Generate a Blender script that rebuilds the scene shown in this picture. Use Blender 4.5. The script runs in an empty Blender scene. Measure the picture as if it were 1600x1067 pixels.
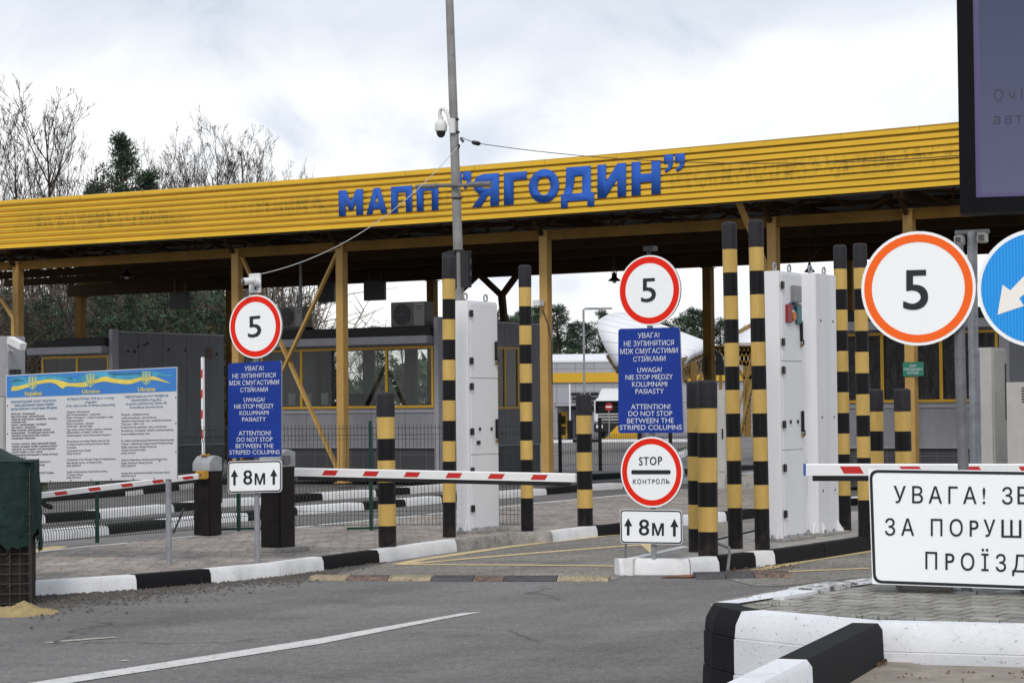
import bpy, bmesh, math, random
from mathutils import Vector, Matrix
R = math.radians
S = bpy.context.scene
COL = S.collection
random.seed(7)

# ------------------------------------------------------------------ camera
FPX = 3500.0                      # focal length in pixels of the 1600 px wide photograph
CAMZ = 1.75
PITCH = math.atan(106.5 / FPX)
ROLL = 0.010
right0 = Vector((1, 0, 0)); fwd = Vector((0, math.cos(PITCH), math.sin(PITCH)))
up0 = Vector((0, -math.sin(PITCH), math.cos(PITCH)))
rt = right0 * math.cos(ROLL) - up0 * math.sin(ROLL)
up = right0 * math.sin(ROLL) + up0 * math.cos(ROLL)
CAM = Vector((0, 0, CAMZ))
cd = bpy.data.cameras.new('camera'); cam = bpy.data.objects.new('camera', cd); COL.objects.link(cam)
cd.sensor_fit = 'HORIZONTAL'; cd.sensor_width = 36.0; cd.lens = FPX / 1600 * 36.0
cd.clip_start = 0.1; cd.clip_end = 5000
m = Matrix((rt, up, -fwd)).transposed().to_4x4(); m.translation = CAM
cam.matrix_world = m
S.camera = cam

# ------------------------------------------------------------------ world, sun, exposure
SUN_EL, SUN_AZ = 46, 188          # azimuth measured clockwise from +Y
W = bpy.data.worlds.new('World'); S.world = W; W.use_nodes = True
wt = W.node_tree; wt.nodes.clear()
def wn(t, **k):
    n = wt.nodes.new(t)
    for a, v in k.items(): setattr(n, a, v)
    return n
wo = wn('ShaderNodeOutputWorld'); bg = wn('ShaderNodeBackground'); bg.inputs['Strength'].default_value = 0.1
sky = wn('ShaderNodeTexSky', sky_type='NISHITA', sun_disc=False)
sky.sun_elevation = R(SUN_EL); sky.sun_rotation = R(SUN_AZ); sky.air_density = 1.0; sky.dust_density = 1.5
tc = wn('ShaderNodeTexCoord'); mp = wn('ShaderNodeMapping'); mp.inputs['Scale'].default_value = (3.4, 3.4, 6.0)
mp.inputs['Location'].default_value = (0.35, 0.2, 0.55)
n1 = wn('ShaderNodeTexNoise'); n1.inputs['Scale'].default_value = 2.6; n1.inputs['Detail'].default_value = 6; n1.inputs['Roughness'].default_value = 0.55; n1.inputs['Distortion'].default_value = 0.5
r1 = wn('ShaderNodeValToRGB')
r1.color_ramp.elements[0].position = 0.30; r1.color_ramp.elements[0].color = (6.3, 6.85, 7.7, 1)
r1.color_ramp.elements[1].position = 0.58; r1.color_ramp.elements[1].color = (9.9, 9.9, 9.9, 1)
e = r1.color_ramp.elements.new(0.43); e.color = (8.5, 8.7, 9.0, 1)
n2 = wn('ShaderNodeTexNoise'); n2.inputs['Scale'].default_value = 1.7; n2.inputs['Detail'].default_value = 4
r2 = wn('ShaderNodeValToRGB'); r2.color_ramp.elements[0].position = 0.40; r2.color_ramp.elements[0].color = (0.9,) * 3 + (1,)
r2.color_ramp.elements[1].position = 0.6; r2.color_ramp.elements[1].color = (1, 1, 1, 1)
mx = wn('ShaderNodeMix', data_type='RGBA')
L = wt.links.new
L(tc.outputs['Generated'], mp.inputs['Vector']); L(mp.outputs[0], n1.inputs['Vector']); L(mp.outputs[0], n2.inputs['Vector'])
L(n1.outputs['Fac'], r1.inputs['Fac']); L(n2.outputs['Fac'], r2.inputs['Fac'])
L(r2.outputs['Color'], mx.inputs[0]); L(sky.outputs['Color'], mx.inputs[6]); L(r1.outputs['Color'], mx.inputs[7])
sp = wn('ShaderNodeSeparateXYZ'); L(tc.outputs['Generated'], sp.inputs[0])   # greyer cloud base higher up
ad = wn('ShaderNodeMath', operation='MULTIPLY_ADD'); ad.inputs[1].default_value = .10; L(n2.outputs['Fac'], ad.inputs[0]); L(sp.outputs['Z'], ad.inputs[2])
r3 = wn('ShaderNodeValToRGB'); r3.color_ramp.elements[0].position = .195; r3.color_ramp.elements[0].color = (1, 1, 1, 1); r3.color_ramp.elements[1].position = .225; r3.color_ramp.elements[1].color = (.74, .78, .84, 1)
L(ad.outputs[0], r3.inputs['Fac']); m3 = wn('ShaderNodeMix', data_type='RGBA', blend_type='MULTIPLY'); m3.inputs[0].default_value = 1
L(mx.outputs[2], m3.inputs[6]); L(r3.outputs['Color'], m3.inputs[7]); L(m3.outputs[2], bg.inputs['Color']); L(bg.outputs[0], wo.inputs['Surface'])
sd = bpy.data.lights.new('sun', 'SUN'); sd.energy = 1.5; sd.angle = R(14); sd.color = (1, 0.95, 0.88)
so = bpy.data.objects.new('sun', sd); COL.objects.link(so)
az, el = R(SUN_AZ), R(SUN_EL)
sdir = Vector((math.sin(az) * math.cos(el), math.cos(az) * math.cos(el), math.sin(el)))
so.rotation_euler = (-sdir).to_track_quat('-Z', 'Y').to_euler(); so.location = (0, 0, 60)
S.view_settings.view_transform = 'Standard'; S.view_settings.look = 'None'
S.view_settings.exposure = 0.25; S.view_settings.gamma = 1.0
S.cycles.max_bounces = 8; S.cycles.transparent_max_bounces = 12

# ------------------------------------------------------------------ measuring helpers
def ray(px, py):
    return fwd + rt * ((px - 800) / FPX) - up * ((py - 533.5) / FPX)
def P(px, py, y):                 # the point at distance y in front of the camera
    r = ray(px, py); return CAM + r * (y / r.y)
def G(px, py, z=0.0):             # the point on the level z
    r = ray(px, py); return CAM + r * ((z - CAMZ) / r.z)
def crop(ox, oy, s): return lambda x, y: (ox + x / s, oy + y / s)

class Fr:
    """A local frame: x along the face, y into the scene, z up."""
    def __init__(s, o, ang):
        s.o = Vector(o); s.a = R(ang)
        s.ax = Vector((math.cos(s.a), -math.sin(s.a), 0)); s.ay = Vector((math.sin(s.a), math.cos(s.a), 0))
    def w(s, x, y, z): return s.o + s.ax * x + s.ay * y + Vector((0, 0, z))
    def loc(s, p): d = Vector(p) - s.o; return (d.dot(s.ax), d.dot(s.ay), d.z)
    def l(s, px, py, y=0.0):
        r = ray(px, py); t = (y - (CAM - s.o).dot(s.ay)) / r.dot(s.ay)
        p = CAM + r * t - s.o
        return (p.dot(s.ax), p.z)
    def lx(s, px, py, x=0.0):     # hit with the plane local x = x
        r = ray(px, py); t = (x - (CAM - s.o).dot(s.ax)) / r.dot(s.ax)
        p = CAM + r * t - s.o
        return (p.dot(s.ay), p.z)
    def place(s, o): o.location = s.o; o.rotation_euler = (0, 0, -s.a); return o

# ------------------------------------------------------------------ object helpers
def tag(o, label=None, cat=None, group=None, kind=None):
    if label: o['label'] = label
    if cat: o['category'] = cat
    if group: o['group'] = group
    if kind: o['kind'] = kind
    return o
def empty(name, loc=(0, 0, 0), rz=0.0):
    o = bpy.data.objects.new(name, None); COL.objects.link(o); o.empty_display_size = .2
    o.location = loc; o.rotation_euler = (0, 0, rz); return o
def thing(name, fr, label, cat, group=None):
    return tag(fr.place(empty(name)), label, cat, group)
def copy_tree(o, parent=None):
    c = o.copy(); COL.objects.link(c); c.parent = parent
    for ch in [x for x in bpy.data.objects if x.parent == o]: copy_tree(ch, c)
    return c

class MB:
    def __init__(s): s.v = []; s.f = []; s.m = []; s.sm = []
    def add(s, vs, fs, m=0, smooth=False):
        b = len(s.v); s.v += [tuple(v) for v in vs]
        for f in fs: s.f.append([b + i for i in f]); s.m.append(m); s.sm.append(smooth)
    def box(s, x0, x1, y0, y1, z0, z1, m=0, bev=0.0):
        if bev <= 0:
            vs = [(x, y, z) for z in (z0, z1) for y in (y0, y1) for x in (x0, x1)]
            s.add(vs, [(0, 2, 3, 1), (4, 5, 7, 6), (0, 1, 5, 4), (2, 6, 7, 3), (0, 4, 6, 2), (1, 3, 7, 5)], m); return
        b = bmesh.new(); bmesh.ops.create_cube(b, size=1)
        for v in b.verts: v.co = Vector(((x0 + x1) / 2 + v.co.x * (x1 - x0), (y0 + y1) / 2 + v.co.y * (y1 - y0), (z0 + z1) / 2 + v.co.z * (z1 - z0)))
        bmesh.ops.bevel(b, geom=b.edges[:], offset=bev, segments=2, affect='EDGES')
        b.verts.index_update()
        s.add([v.co for v in b.verts], [[v.index for v in f.verts] for f in b.faces], m); b.free()
    def bar(s, p, q, w, h=None, m=0):            # square bar between two points
        p, q = Vector(p), Vector(q); h = h or w; d = (q - p).normalized()
        u = d.cross(Vector((0, 0, 1)))
        if u.length < 1e-3: u = Vector((1, 0, 0))
        u.normalize(); n = u.cross(d)
        vs = [c + u * (a * w / 2) + n * (b * h / 2) for c in (p, q) for a, b in ((-1, -1), (1, -1), (1, 1), (-1, 1))]
        s.add(vs, [(3, 2, 1, 0), (4, 5, 6, 7), (0, 1, 5, 4), (1, 2, 6, 5), (2, 3, 7, 6), (3, 0, 4, 7)], m)
    def tube(s, pts, r, n=8, m=0, caps=True):
        pts = [Vector(p) for p in pts]; rs = r if isinstance(r, (list, tuple)) else [r] * len(pts)
        b = len(s.v); ref = None
        for i, p in enumerate(pts):
            d = (pts[min(i + 1, len(pts) - 1)] - pts[max(i - 1, 0)]).normalized()
            if ref is None: ref = d.orthogonal().normalized()
            u = (ref - d * ref.dot(d)).normalized(); ref = u; w = d.cross(u)
            for k in range(n):
                a = 2 * math.pi * k / n
                s.v.append(tuple(p + (u * math.cos(a) + w * math.sin(a)) * rs[i]))
        for i in range(len(pts) - 1):
            for k in range(n):
                k2 = (k + 1) % n
                s.f.append([b + i * n + k, b + i * n + k2, b + (i + 1) * n + k2, b + (i + 1) * n + k]); s.m.append(m); s.sm.append(True)
        if caps:
            s.f.append([b + k for k in range(n)][::-1]); s.m.append(m); s.sm.append(False)
            e = b + (len(pts) - 1) * n
            s.f.append([e + k for k in range(n)]); s.m.append(m); s.sm.append(False)
    def lathe(s, prof, n=24, c=(0, 0, 0), mats=None):   # profile (r, z); mats: material per band
        b = len(s.v)
        for r, z in prof:
            for k in range(n):
                a = 2 * math.pi * k / n; s.v.append((c[0] + r * math.cos(a), c[1] + r * math.sin(a), c[2] + z))
        for i in range(len(prof) - 1):
            for k in range(n):
                k2 = (k + 1) % n
                s.f.append([b + i * n + k, b + i * n + k2, b + (i + 1) * n + k2, b + (i + 1) * n + k]); s.m.append(mats[i] if mats else 0); s.sm.append(True)
        s.f.append([b + (len(prof) - 1) * n + k for k in range(n)]); s.m.append(mats[-1] if mats else 0); s.sm.append(False)
    def plate(s, pts, y0, y1, m=0, ms=None):     # outline (x, z), front face y0, back face y1
        n = len(pts); ms = m if ms is None else ms
        a = sum(pts[i][0] * pts[(i + 1) % n][1] - pts[(i + 1) % n][0] * pts[i][1] for i in range(n))
        if a < 0: pts = pts[::-1]
        s.add([(x, y0, z) for x, z in pts], [list(range(n))], m)
        s.add([(x, y1, z) for x, z in pts], [list(range(n))[::-1]], ms)
        s.add([(x, y0, z) for x, z in pts] + [(x, y1, z) for x, z in pts], [(i, n + i, n + (i + 1) % n, (i + 1) % n) for i in range(n)], ms)
    def face(s, pts, y, m=0):
        n = len(pts); a = sum(pts[i][0] * pts[(i + 1) % n][1] - pts[(i + 1) % n][0] * pts[i][1] for i in range(n))
        if a < 0: pts = pts[::-1]
        s.add([(x, y, z) for x, z in pts], [list(range(n))], m)
    def ring(s, po, pi, y, m=0):
        n = len(po)
        s.add([(x, y, z) for x, z in po] + [(x, y, z) for x, z in pi], [(i, (i + 1) % n, n + (i + 1) % n, n + i) for i in range(n)], m)
    def build(s, name, mats, parent=None, loc=None, rz=None):
        me = bpy.data.meshes.new(name); me.from_pydata(s.v, [], s.f)
        for mt in (mats if isinstance(mats, (list, tuple)) else [mats]): me.materials.append(mt)
        me.polygons.foreach_set('material_index', s.m); me.polygons.foreach_set('use_smooth', s.sm); me.update()
        o = bpy.data.objects.new(name, me); COL.objects.link(o)
        if parent: o.parent = parent
        if loc is not None: o.location = loc
        if rz is not None: o.rotation_euler = (0, 0, rz)
        return o

def circ(cx, cz, r, n=48, rz=None): rz = rz or r; return [(cx + r * math.cos(2 * math.pi * i / n), cz + rz * math.sin(2 * math.pi * i / n)) for i in range(n)]
def rrect(quad, r, n=6):
    """rounded quadrilateral; quad = TL, TR, BR, BL in local (x, z), r = corner radius in metres"""
    q = [Vector((a, b)) for a, b in quad]; out = []
    for i in range(4):
        c, p, nx = q[i], q[i - 1], q[(i + 1) % 4]
        a = c + (p - c).normalized() * r; b = c + (nx - c).normalized() * r
        for k in range(n + 1):
            t = k / n; out.append(tuple(a * (1 - t) ** 2 + c * 2 * t * (1 - t) * 1.0 + b * t * t))
    return out
def inset(quad, d):
    q = [Vector((a, b)) for a, b in quad]; c = sum(q, Vector((0, 0))) / 4; out = []
    for i in range(4):
        e1 = (q[i] - q[i - 1]).normalized(); e2 = (q[(i + 1) % 4] - q[i]).normalized()
        out.append(tuple(q[i] - e1 * d + e2 * d))
    return out

# ------------------------------------------------------------------ lettering
_tc = bpy.data.curves.new('lettering', 'FONT'); _to = bpy.data.objects.new('lettering', _tc); COL.objects.link(_to)
_cache = {}
def text_geo(s, bold=0.0, res=3, spacing=1.0):
    k = (s, bold, res, spacing)
    if k in _cache: return _cache[k]
    _tc.body = s; _tc.offset = bold; _tc.resolution_u = res; _tc.space_character = spacing
    bpy.context.view_layer.update()
    me = bpy.data.meshes.new_from_object(_to.evaluated_get(bpy.context.evaluated_depsgraph_get()))
    vs = [(v.co.x, v.co.y) for v in me.vertices]; fs = [list(p.vertices) for p in me.polygons]
    bpy.data.meshes.remove(me); _cache[k] = (vs, fs); return vs, fs
def put_text(mb, fr, y, s, bl, br, cap, m=0, bold=0.0, res=3, spacing=1.0, flip=False):
    """lettering with its baseline from bl to br (photo pixels) and capitals cap pixels high, laid on the plane local y"""
    vs, fs = text_geo(s.replace('Р', 'P'), 0.0, res, spacing)
    if flip: vs = [(x, .728 - z) for x, z in vs]; fs = [f[::-1] for f in fs]
    x0 = min(v[0] for v in vs); x1 = max(v[0] for v in vs); e = bold / .728 * cap
    for i, (ex, ez) in enumerate([(0, 0)] if not bold else [(e, e * .6), (-e, e * .6), (-e, -e * .6), (e, -e * .6), (0, 0)]):
        out = []; yy = y - .0004 * i
        for x, z in vs:
            t = (x - x0) / (x1 - x0)
            lx, lz = fr.l(bl[0] + (br[0] - bl[0]) * t + ex, bl[1] + (br[1] - bl[1]) * t - z / 0.728 * cap + ez, y)
            out.append((lx, yy, lz))
        mb.add(out, fs, m)
def fill2d(splines):
    """filled outline with holes -> verts 2d, faces"""
    cu = bpy.data.curves.new('shape', 'CURVE'); cu.dimensions = '2D'; cu.fill_mode = 'BOTH'
    for sp in splines:
        s = cu.splines.new('POLY'); s.points.add(len(sp) - 1); s.use_cyclic_u = True
        for p, c in zip(s.points, sp): p.co = (c[0], c[1], 0, 1)
    o = bpy.data.objects.new('shape', cu); COL.objects.link(o); bpy.context.view_layer.update()
    me = bpy.data.meshes.new_from_object(o.evaluated_get(bpy.context.evaluated_depsgraph_get()))
    vs = [(v.co.x, v.co.y) for v in me.vertices]; fs = [list(p.vertices) for p in me.polygons]
    bpy.data.objects.remove(o); bpy.data.curves.remove(cu); bpy.data.meshes.remove(me)
    return vs, fs

# ------------------------------------------------------------------ materials
def mat(name, col, rough=0.6, var=0.0, vs=3.0, speck=0.0, ss=40.0, speckcol=(0.03, 0.03, 0.03), sth=0.62, bump=0.0, bs=30.0, metal=0.0, spec=0.4, world=False, stretch=None):
    M = bpy.data.materials.new(name); M.use_nodes = True; t = M.node_tree; b = t.nodes['Principled BSDF']
    b.inputs['Roughness'].default_value = rough; b.inputs['Metallic'].default_value = metal; b.inputs['Specular IOR Level'].default_value = spec
    b.inputs['Base Color'].default_value = (*col, 1)
    if not (var or speck or bump): return M
    if world: g = t.nodes.new('ShaderNodeNewGeometry'); src = g.outputs['Position']
    else: g = t.nodes.new('ShaderNodeTexCoord'); src = g.outputs['Object']
    if stretch:
        mpn = t.nodes.new('ShaderNodeMapping'); mpn.inputs['Scale'].default_value = stretch; t.links.new(src, mpn.inputs[0]); src = mpn.outputs[0]
    cur = None
    if var:
        n = t.nodes.new('ShaderNodeTexNoise'); n.inputs['Scale'].default_value = vs; n.inputs['Detail'].default_value = 5; n.inputs['Roughness'].default_value = .65
        t.links.new(src, n.inputs['Vector'])
        r = t.nodes.new('ShaderNodeValToRGB'); r.color_ramp.elements[0].position = .3; r.color_ramp.elements[1].position = .7
        r.color_ramp.elements[0].color = (*[c * (1 - var) for c in col], 1); r.color_ramp.elements[1].color = (*[min(1, c * (1 + var)) for c in col], 1)
        t.links.new(n.outputs['Fac'], r.inputs['Fac']); cur = r.outputs['Color']
    if speck:
        n = t.nodes.new('ShaderNodeTexNoise'); n.inputs['Scale'].default_value = ss; n.inputs['Detail'].default_value = 4; n.inputs['Roughness'].default_value = .7
        t.links.new(src, n.inputs['Vector'])
        r = t.nodes.new('ShaderNodeValToRGB'); r.color_ramp.elements[0].position = sth; r.color_ramp.elements[1].position = sth + .06
        r.color_ramp.elements[0].color = (0, 0, 0, 1); r.color_ramp.elements[1].color = (speck,) * 3 + (1,)
        t.links.new(n.outputs['Fac'], r.inputs['Fac'])
        x = t.nodes.new('ShaderNodeMix'); x.data_type = 'RGBA'; t.links.new(r.outputs['Color'], x.inputs[0])
        if cur: t.links.new(cur, x.inputs[6])
        else: x.inputs[6].default_value = (*col, 1)
        x.inputs[7].default_value = (*speckcol, 1); cur = x.outputs[2]
    if cur: t.links.new(cur, b.inputs['Base Color'])
    if bump:
        n = t.nodes.new('ShaderNodeTexNoise'); n.inputs['Scale'].default_value = bs; n.inputs['Detail'].default_value = 5
        t.links.new(src, n.inputs['Vector']); bu = t.nodes.new('ShaderNodeBump'); bu.inputs['Strength'].default_value = bump; bu.inputs['Distance'].default_value = .02
        t.links.new(n.outputs['Fac'], bu.inputs['Height']); t.links.new(bu.outputs[0], b.inputs['Normal'])
    return M
def ramp(t, fac, stops):
    r = t.nodes.new('ShaderNodeValToRGB'); el = r.color_ramp.elements
    while len(el) < len(stops): el.new(.5)
    for e_, (p, c) in zip(el, stops): e_.position = p; e_.color = (*c, 1) if len(c) == 3 else c
    t.links.new(fac, r.inputs['Fac']); return r.outputs['Color']
def noise(t, src, scale, detail=4, rough=.6, dist=0.0):
    n = t.nodes.new('ShaderNodeTexNoise'); n.inputs['Scale'].default_value = scale; n.inputs['Detail'].default_value = detail; n.inputs['Roughness'].default_value = rough; n.inputs['Distortion'].default_value = dist
    t.links.new(src, n.inputs['Vector']); return n.outputs['Fac']
def mix(t, fac, a, b, mode='MIX'):
    x = t.nodes.new('ShaderNodeMix'); x.data_type = 'RGBA'; x.blend_type = mode
    for i, v in ((0, fac), (6, a), (7, b)):
        if isinstance(v, (int, float)): x.inputs[i].default_value = v
        elif isinstance(v, tuple): x.inputs[i].default_value = (*v, 1)
        else: t.links.new(v, x.inputs[i])
    return x.outputs[2]
def mapping(t, src, scale=(1, 1, 1), rot=(0, 0, 0), loc=(0, 0, 0)):
    n = t.nodes.new('ShaderNodeMapping'); n.inputs['Scale'].default_value = scale; n.inputs['Rotation'].default_value = rot; n.inputs['Location'].default_value = loc
    t.links.new(src, n.inputs[0]); return n.outputs[0]
def base(name, rough=.8, spec=.3):
    M = bpy.data.materials.new(name); M.use_nodes = True; t = M.node_tree; b = t.nodes['Principled BSDF']
    b.inputs['Roughness'].default_value = rough; b.inputs['Specular IOR Level'].default_value = spec
    return M, t, b
def add_bump(t, b, h, strength=.3, dist=.01):
    bu = t.nodes.new('ShaderNodeBump'); bu.inputs['Strength'].default_value = strength; bu.inputs['Distance'].default_value = dist
    t.links.new(h, bu.inputs['Height']); t.links.new(bu.outputs[0], b.inputs['Normal'])

def asphalt_mat(name, c0, c1, k=1.0):
    M, t, b = base(name, .88, .25)
    src = t.nodes.new('ShaderNodeNewGeometry').outputs['Position']
    big = ramp(t, noise(t, mapping(t, src, (.22, .22, .22), (0, 0, .4)), 1.6, 6, .6), [(.3, c0), (.7, c1)])
    streak = ramp(t, noise(t, mapping(t, src, (.5, 1.5, 1), (0, 0, -.42)), 1.0, 7, .72), [(.35, (.84,) * 3), (.7, (1.12,) * 3)])
    mot = ramp(t, noise(t, mapping(t, src, (1, .45, 1)), 17, 5, .85), [(.30, (1 - .34 * k,) * 3), (.5, (1.0,) * 3), (.70, (1 + .36 * k,) * 3)])
    al = mapping(t, mapping(t, src, (1, 1, 1), (0, 0, -1.07)), (.035, 1.0, 1))
    bands = ramp(t, noise(t, al, .75, 5, .65), [(.32, (.76,) * 3), (.5, (1.0,) * 3), (.68, (1.16,) * 3)])
    streak = mix(t, 1.0, mix(t, 1.0, streak, mot, 'MULTIPLY'), bands, 'MULTIPLY')
    vo = t.nodes.new('ShaderNodeTexVoronoi'); vo.feature = 'DISTANCE_TO_EDGE'; vo.inputs['Scale'].default_value = .33
    wob = t.nodes.new('ShaderNodeVectorMath'); wob.operation = 'ADD'; nz = t.nodes.new('ShaderNodeTexNoise'); nz.inputs['Scale'].default_value = 1.3; nz.inputs['Detail'].default_value = 6; t.links.new(src, nz.inputs['Vector']); t.links.new(src, wob.inputs[0]); t.links.new(nz.outputs['Color'], wob.inputs[1]); t.links.new(wob.outputs[0], vo.inputs['Vector'])
    crk = ramp(t, vo.outputs['Distance'], [(0, (.55,) * 3), (.006, (.62,) * 3), (.012, (1, 1, 1))])
    streak = mix(t, ramp(t, noise(t, src, .22, 2, .5), [(.52, (0, 0, 0)), (.58, (1, 1, 1))]), streak, mix(t, 1.0, streak, crk, 'MULTIPLY'))
    gr = noise(t, src, 60, 3, .8)
    g = ramp(t, gr, [(.32, (.45,) * 3), (.5, (1.0,) * 3), (.72, (1.5,) * 3)])
    x = mix(t, 1.0, mix(t, 1.0, big, streak, 'MULTIPLY'), g, 'MULTIPLY')
    st = ramp(t, noise(t, src, .9, 7, .75), [(.55, (0, 0, 0)), (.68, (.50,) * 3)])
    x = mix(t, st, x, tuple(c * .55 for c in c0))
    t.links.new(x, b.inputs['Base Color']); add_bump(t, b, gr, .35, .012)
    return M
def paver_mat(name, c0, c1, rot, w=.2, h=.1, mort=.010, mc=(.11, .095, .08)):
    M, t, b = base(name, .9, .2)
    src = t.nodes.new('ShaderNodeNewGeometry').outputs['Position']
    nz = t.nodes.new('ShaderNodeTexNoise'); nz.inputs['Scale'].default_value = 3.5; nz.inputs['Detail'].default_value = 3; t.links.new(src, nz.inputs['Vector'])
    sc_ = t.nodes.new('ShaderNodeVectorMath'); sc_.operation = 'MULTIPLY_ADD'; sc_.inputs[1].default_value = (.10, .10, 0); t.links.new(nz.outputs['Color'], sc_.inputs[0]); t.links.new(src, sc_.inputs[2])
    v = mapping(t, sc_.outputs[0], (1, 1, 1), (0, 0, rot))
    br = t.nodes.new('ShaderNodeTexBrick'); t.links.new(v, br.inputs['Vector'])
    br.inputs['Scale'].default_value = 1; br.inputs['Brick Width'].default_value = w; br.inputs['Row Height'].default_value = h; br.inputs['Mortar Size'].default_value = mort
    br.inputs['Mortar Smooth'].default_value = .2
    br.inputs['Color1'].default_value = (*c0, 1); br.inputs['Color2'].default_value = (*c1, 1); br.inputs['Mortar'].default_value = (*mc, 1); br.inputs['Bias'].default_value = -.1
    big = ramp(t, noise(t, src, .8, 6, .7), [(.3, (.72,) * 3), (.7, (1.22,) * 3)])
    x = mix(t, 1.0, br.outputs['Color'], big, 'MULTIPLY')
    x = mix(t, 1.0, x, ramp(t, noise(t, mapping(t, src, (1, .35, 1)), 5.5, 6, .8), [(.33, (.62,) * 3), (.5, (1,) * 3), (.68, (1.3,) * 3)]), 'MULTIPLY')
    x = mix(t, 1.0, x, ramp(t, noise(t, src, 45, 3, .7), [(.3, (.75,) * 3), (.7, (1.2,) * 3)]), 'MULTIPLY')
    moss = ramp(t, noise(t, src, 1.7, 6, .8), [(.62, (0, 0, 0)), (.7, (.5,) * 3)])
    x = mix(t, moss, x, (.055, .05, .035))
    t.links.new(x, b.inputs['Base Color']); add_bump(t, b, br.outputs['Fac'], -.6, .01)
    return M
def paint_mat(name, col, under, chip=.62, cs=9, dirt=.35, rough=.6):
    """brushed paint with chips down to the concrete and dirt"""
    M, t, b = base(name, rough, .2)
    src = t.nodes.new('ShaderNodeNewGeometry').outputs['Position']
    x = ramp(t, noise(t, src, 2.2, 6, .7), [(.3, tuple(c * .86 for c in col)), (.65, col)])
    ch = ramp(t, noise(t, mapping(t, src, (1, 1, 1.6)), cs, 8, .78), [(chip, (0, 0, 0)), (chip + .025, (.9,) * 3)])
    x = mix(t, ch, x, under)
    d = ramp(t, noise(t, src, 1.3, 7, .8), [(.5, (0, 0, 0)), (.75, (dirt,) * 3)])
    x = mix(t, d, x, tuple(c * .5 for c in under))
    t.links.new(x, b.inputs['Base Color']); add_bump(t, b, noise(t, src, 38, 5, .7), .35, .008)
    return M

M_asph = asphalt_mat('asphalt', (.135, .129, .125), (.180, .172, .168), 1.0)
M_asph2 = asphalt_mat('coarse_asphalt', (.175, .165, .15), (.25, .235, .21), 1.7)
M_pave = paver_mat('concrete_pavers', (.305, .275, .25), (.245, .22, .20), -.06, .36, .27, .012, (.185, .163, .145))
M_pave2 = paver_mat('grey_pavers', (.29, .28, .255), (.235, .23, .21), .64, .21, .21, .012)
M_white = paint_mat('white_kerb_paint', (.77, .77, .78), (.22, .20, .18), .625, 20, .32)
M_white2 = paint_mat('chipped_white_kerb_paint', (.75, .76, .79), (.12, .115, .11), .602, 34, .22)
M_black = paint_mat('black_kerb_paint', (.0085, .0082, .0095), (.045, .043, .04), .66, 18, .25, .85)
M_conc = mat('concrete', (.30, .285, .265), .9, .35, 6, .6, 18, (.10, .09, .08), .58, .3, 40, world=True)
M_road_white = paint_mat('white_road_paint', (.62, .61, .59), (.2, .19, .18), .57, 16, .3)
M_road_yellow = paint_mat('yellow_road_paint', (.62, .49, .26), (.24, .22, .19), .58, 14, .4)
M_steel = mat('galvanised_steel', (.29, .30, .32), .5, .22, 9, metal=.3)
M_steel_dark = mat('weathered_steel', (.16, .16, .165), .55, .25, 6, metal=.3)
M_poleconc = mat('grey_pole_paint', (.24, .235, .23), .8, .25, 3, .4, 14, (.12, .11, .10), .6)
M_blk = mat('black_rubber', (.018, .017, .019), .55, .3, 8)

def column_paint(name, col, rough, spec, wear):
    M, t, b = base(name, rough, spec); tc_ = t.nodes.new('ShaderNodeTexCoord').outputs['Object']; oi = t.nodes.new('ShaderNodeObjectInfo')
    ad_ = t.nodes.new('ShaderNodeVectorMath'); ad_.operation = 'ADD'; cx = t.nodes.new('ShaderNodeCombineXYZ'); ml = t.nodes.new('ShaderNodeMath'); ml.operation = 'MULTIPLY'; ml.inputs[1].default_value = 37; t.links.new(oi.outputs['Random'], ml.inputs[0]); t.links.new(ml.outputs[0], cx.inputs['X']); t.links.new(ml.outputs[0], cx.inputs['Y'])
    t.links.new(tc_, ad_.inputs[0]); t.links.new(cx.outputs[0], ad_.inputs[1]); src = ad_.outputs[0]
    x = ramp(t, noise(t, mapping(t, src, (3, 3, .5)), 2.5, 5, .7), [(.3, tuple(c * .82 for c in col)), (.7, tuple(c * 1.12 for c in col))])
    x = mix(t, ramp(t, noise(t, mapping(t, src, (1, 1, .45)), 14, 7, .8), [(.66, (0, 0, 0)), (.70, (.7,) * 3)]), x, wear)
    sx = t.nodes.new('ShaderNodeSeparateXYZ'); t.links.new(tc_, sx.inputs[0]); lo = ramp(t, sx.outputs['Z'], [(0, (1, 1, 1)), (.20, (.25,) * 3), (.45, (0, 0, 0))])   # splashed dirt and rust at the foot
    x = mix(t, mix(t, 1.0, lo, ramp(t, noise(t, src, 7, 6, .75), [(.46, (0, 0, 0)), (.64, (.7,) * 3)]), 'MULTIPLY'), x, (.060, .042, .030))
    t.links.new(x, b.inputs['Base Color']); add_bump(t, b, noise(t, mapping(t, src, (1, 1, .3)), 9, 3, .5), .25, .006); return M
M_colblk = column_paint('black_column_paint', (.008, .0075, .009), .5, .2, (.04, .036, .03))
M_ylw = column_paint('yellow_column_paint', (.57, .38, .11), .6, .3, (.14, .085, .03))
M_cap = mat('grey_cap', (.022, .021, .025), .65, .2, 12, spec=.25)
M_cab = mat('white_cabinet_paint', (.79, .79, .81), .5, .03, .8, .18, 2.2, (.42, .40, .38), .68, stretch=(2, 2, .8), spec=.25)
M_cab_stain = mat('stained_white_cabinet_paint', (.76, .76, .79), .5, .06, 1.0, .35, 2.6, (.30, .28, .26), .62, stretch=(7, 7, .35))
M_fascia = None
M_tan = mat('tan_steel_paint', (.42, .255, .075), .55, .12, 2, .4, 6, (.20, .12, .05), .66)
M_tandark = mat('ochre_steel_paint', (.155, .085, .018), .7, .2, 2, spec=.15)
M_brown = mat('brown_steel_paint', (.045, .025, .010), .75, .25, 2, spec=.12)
M_deck = mat('roof_deck_sheet', (.16, .155, .155), .65, .25, 3)
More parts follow.
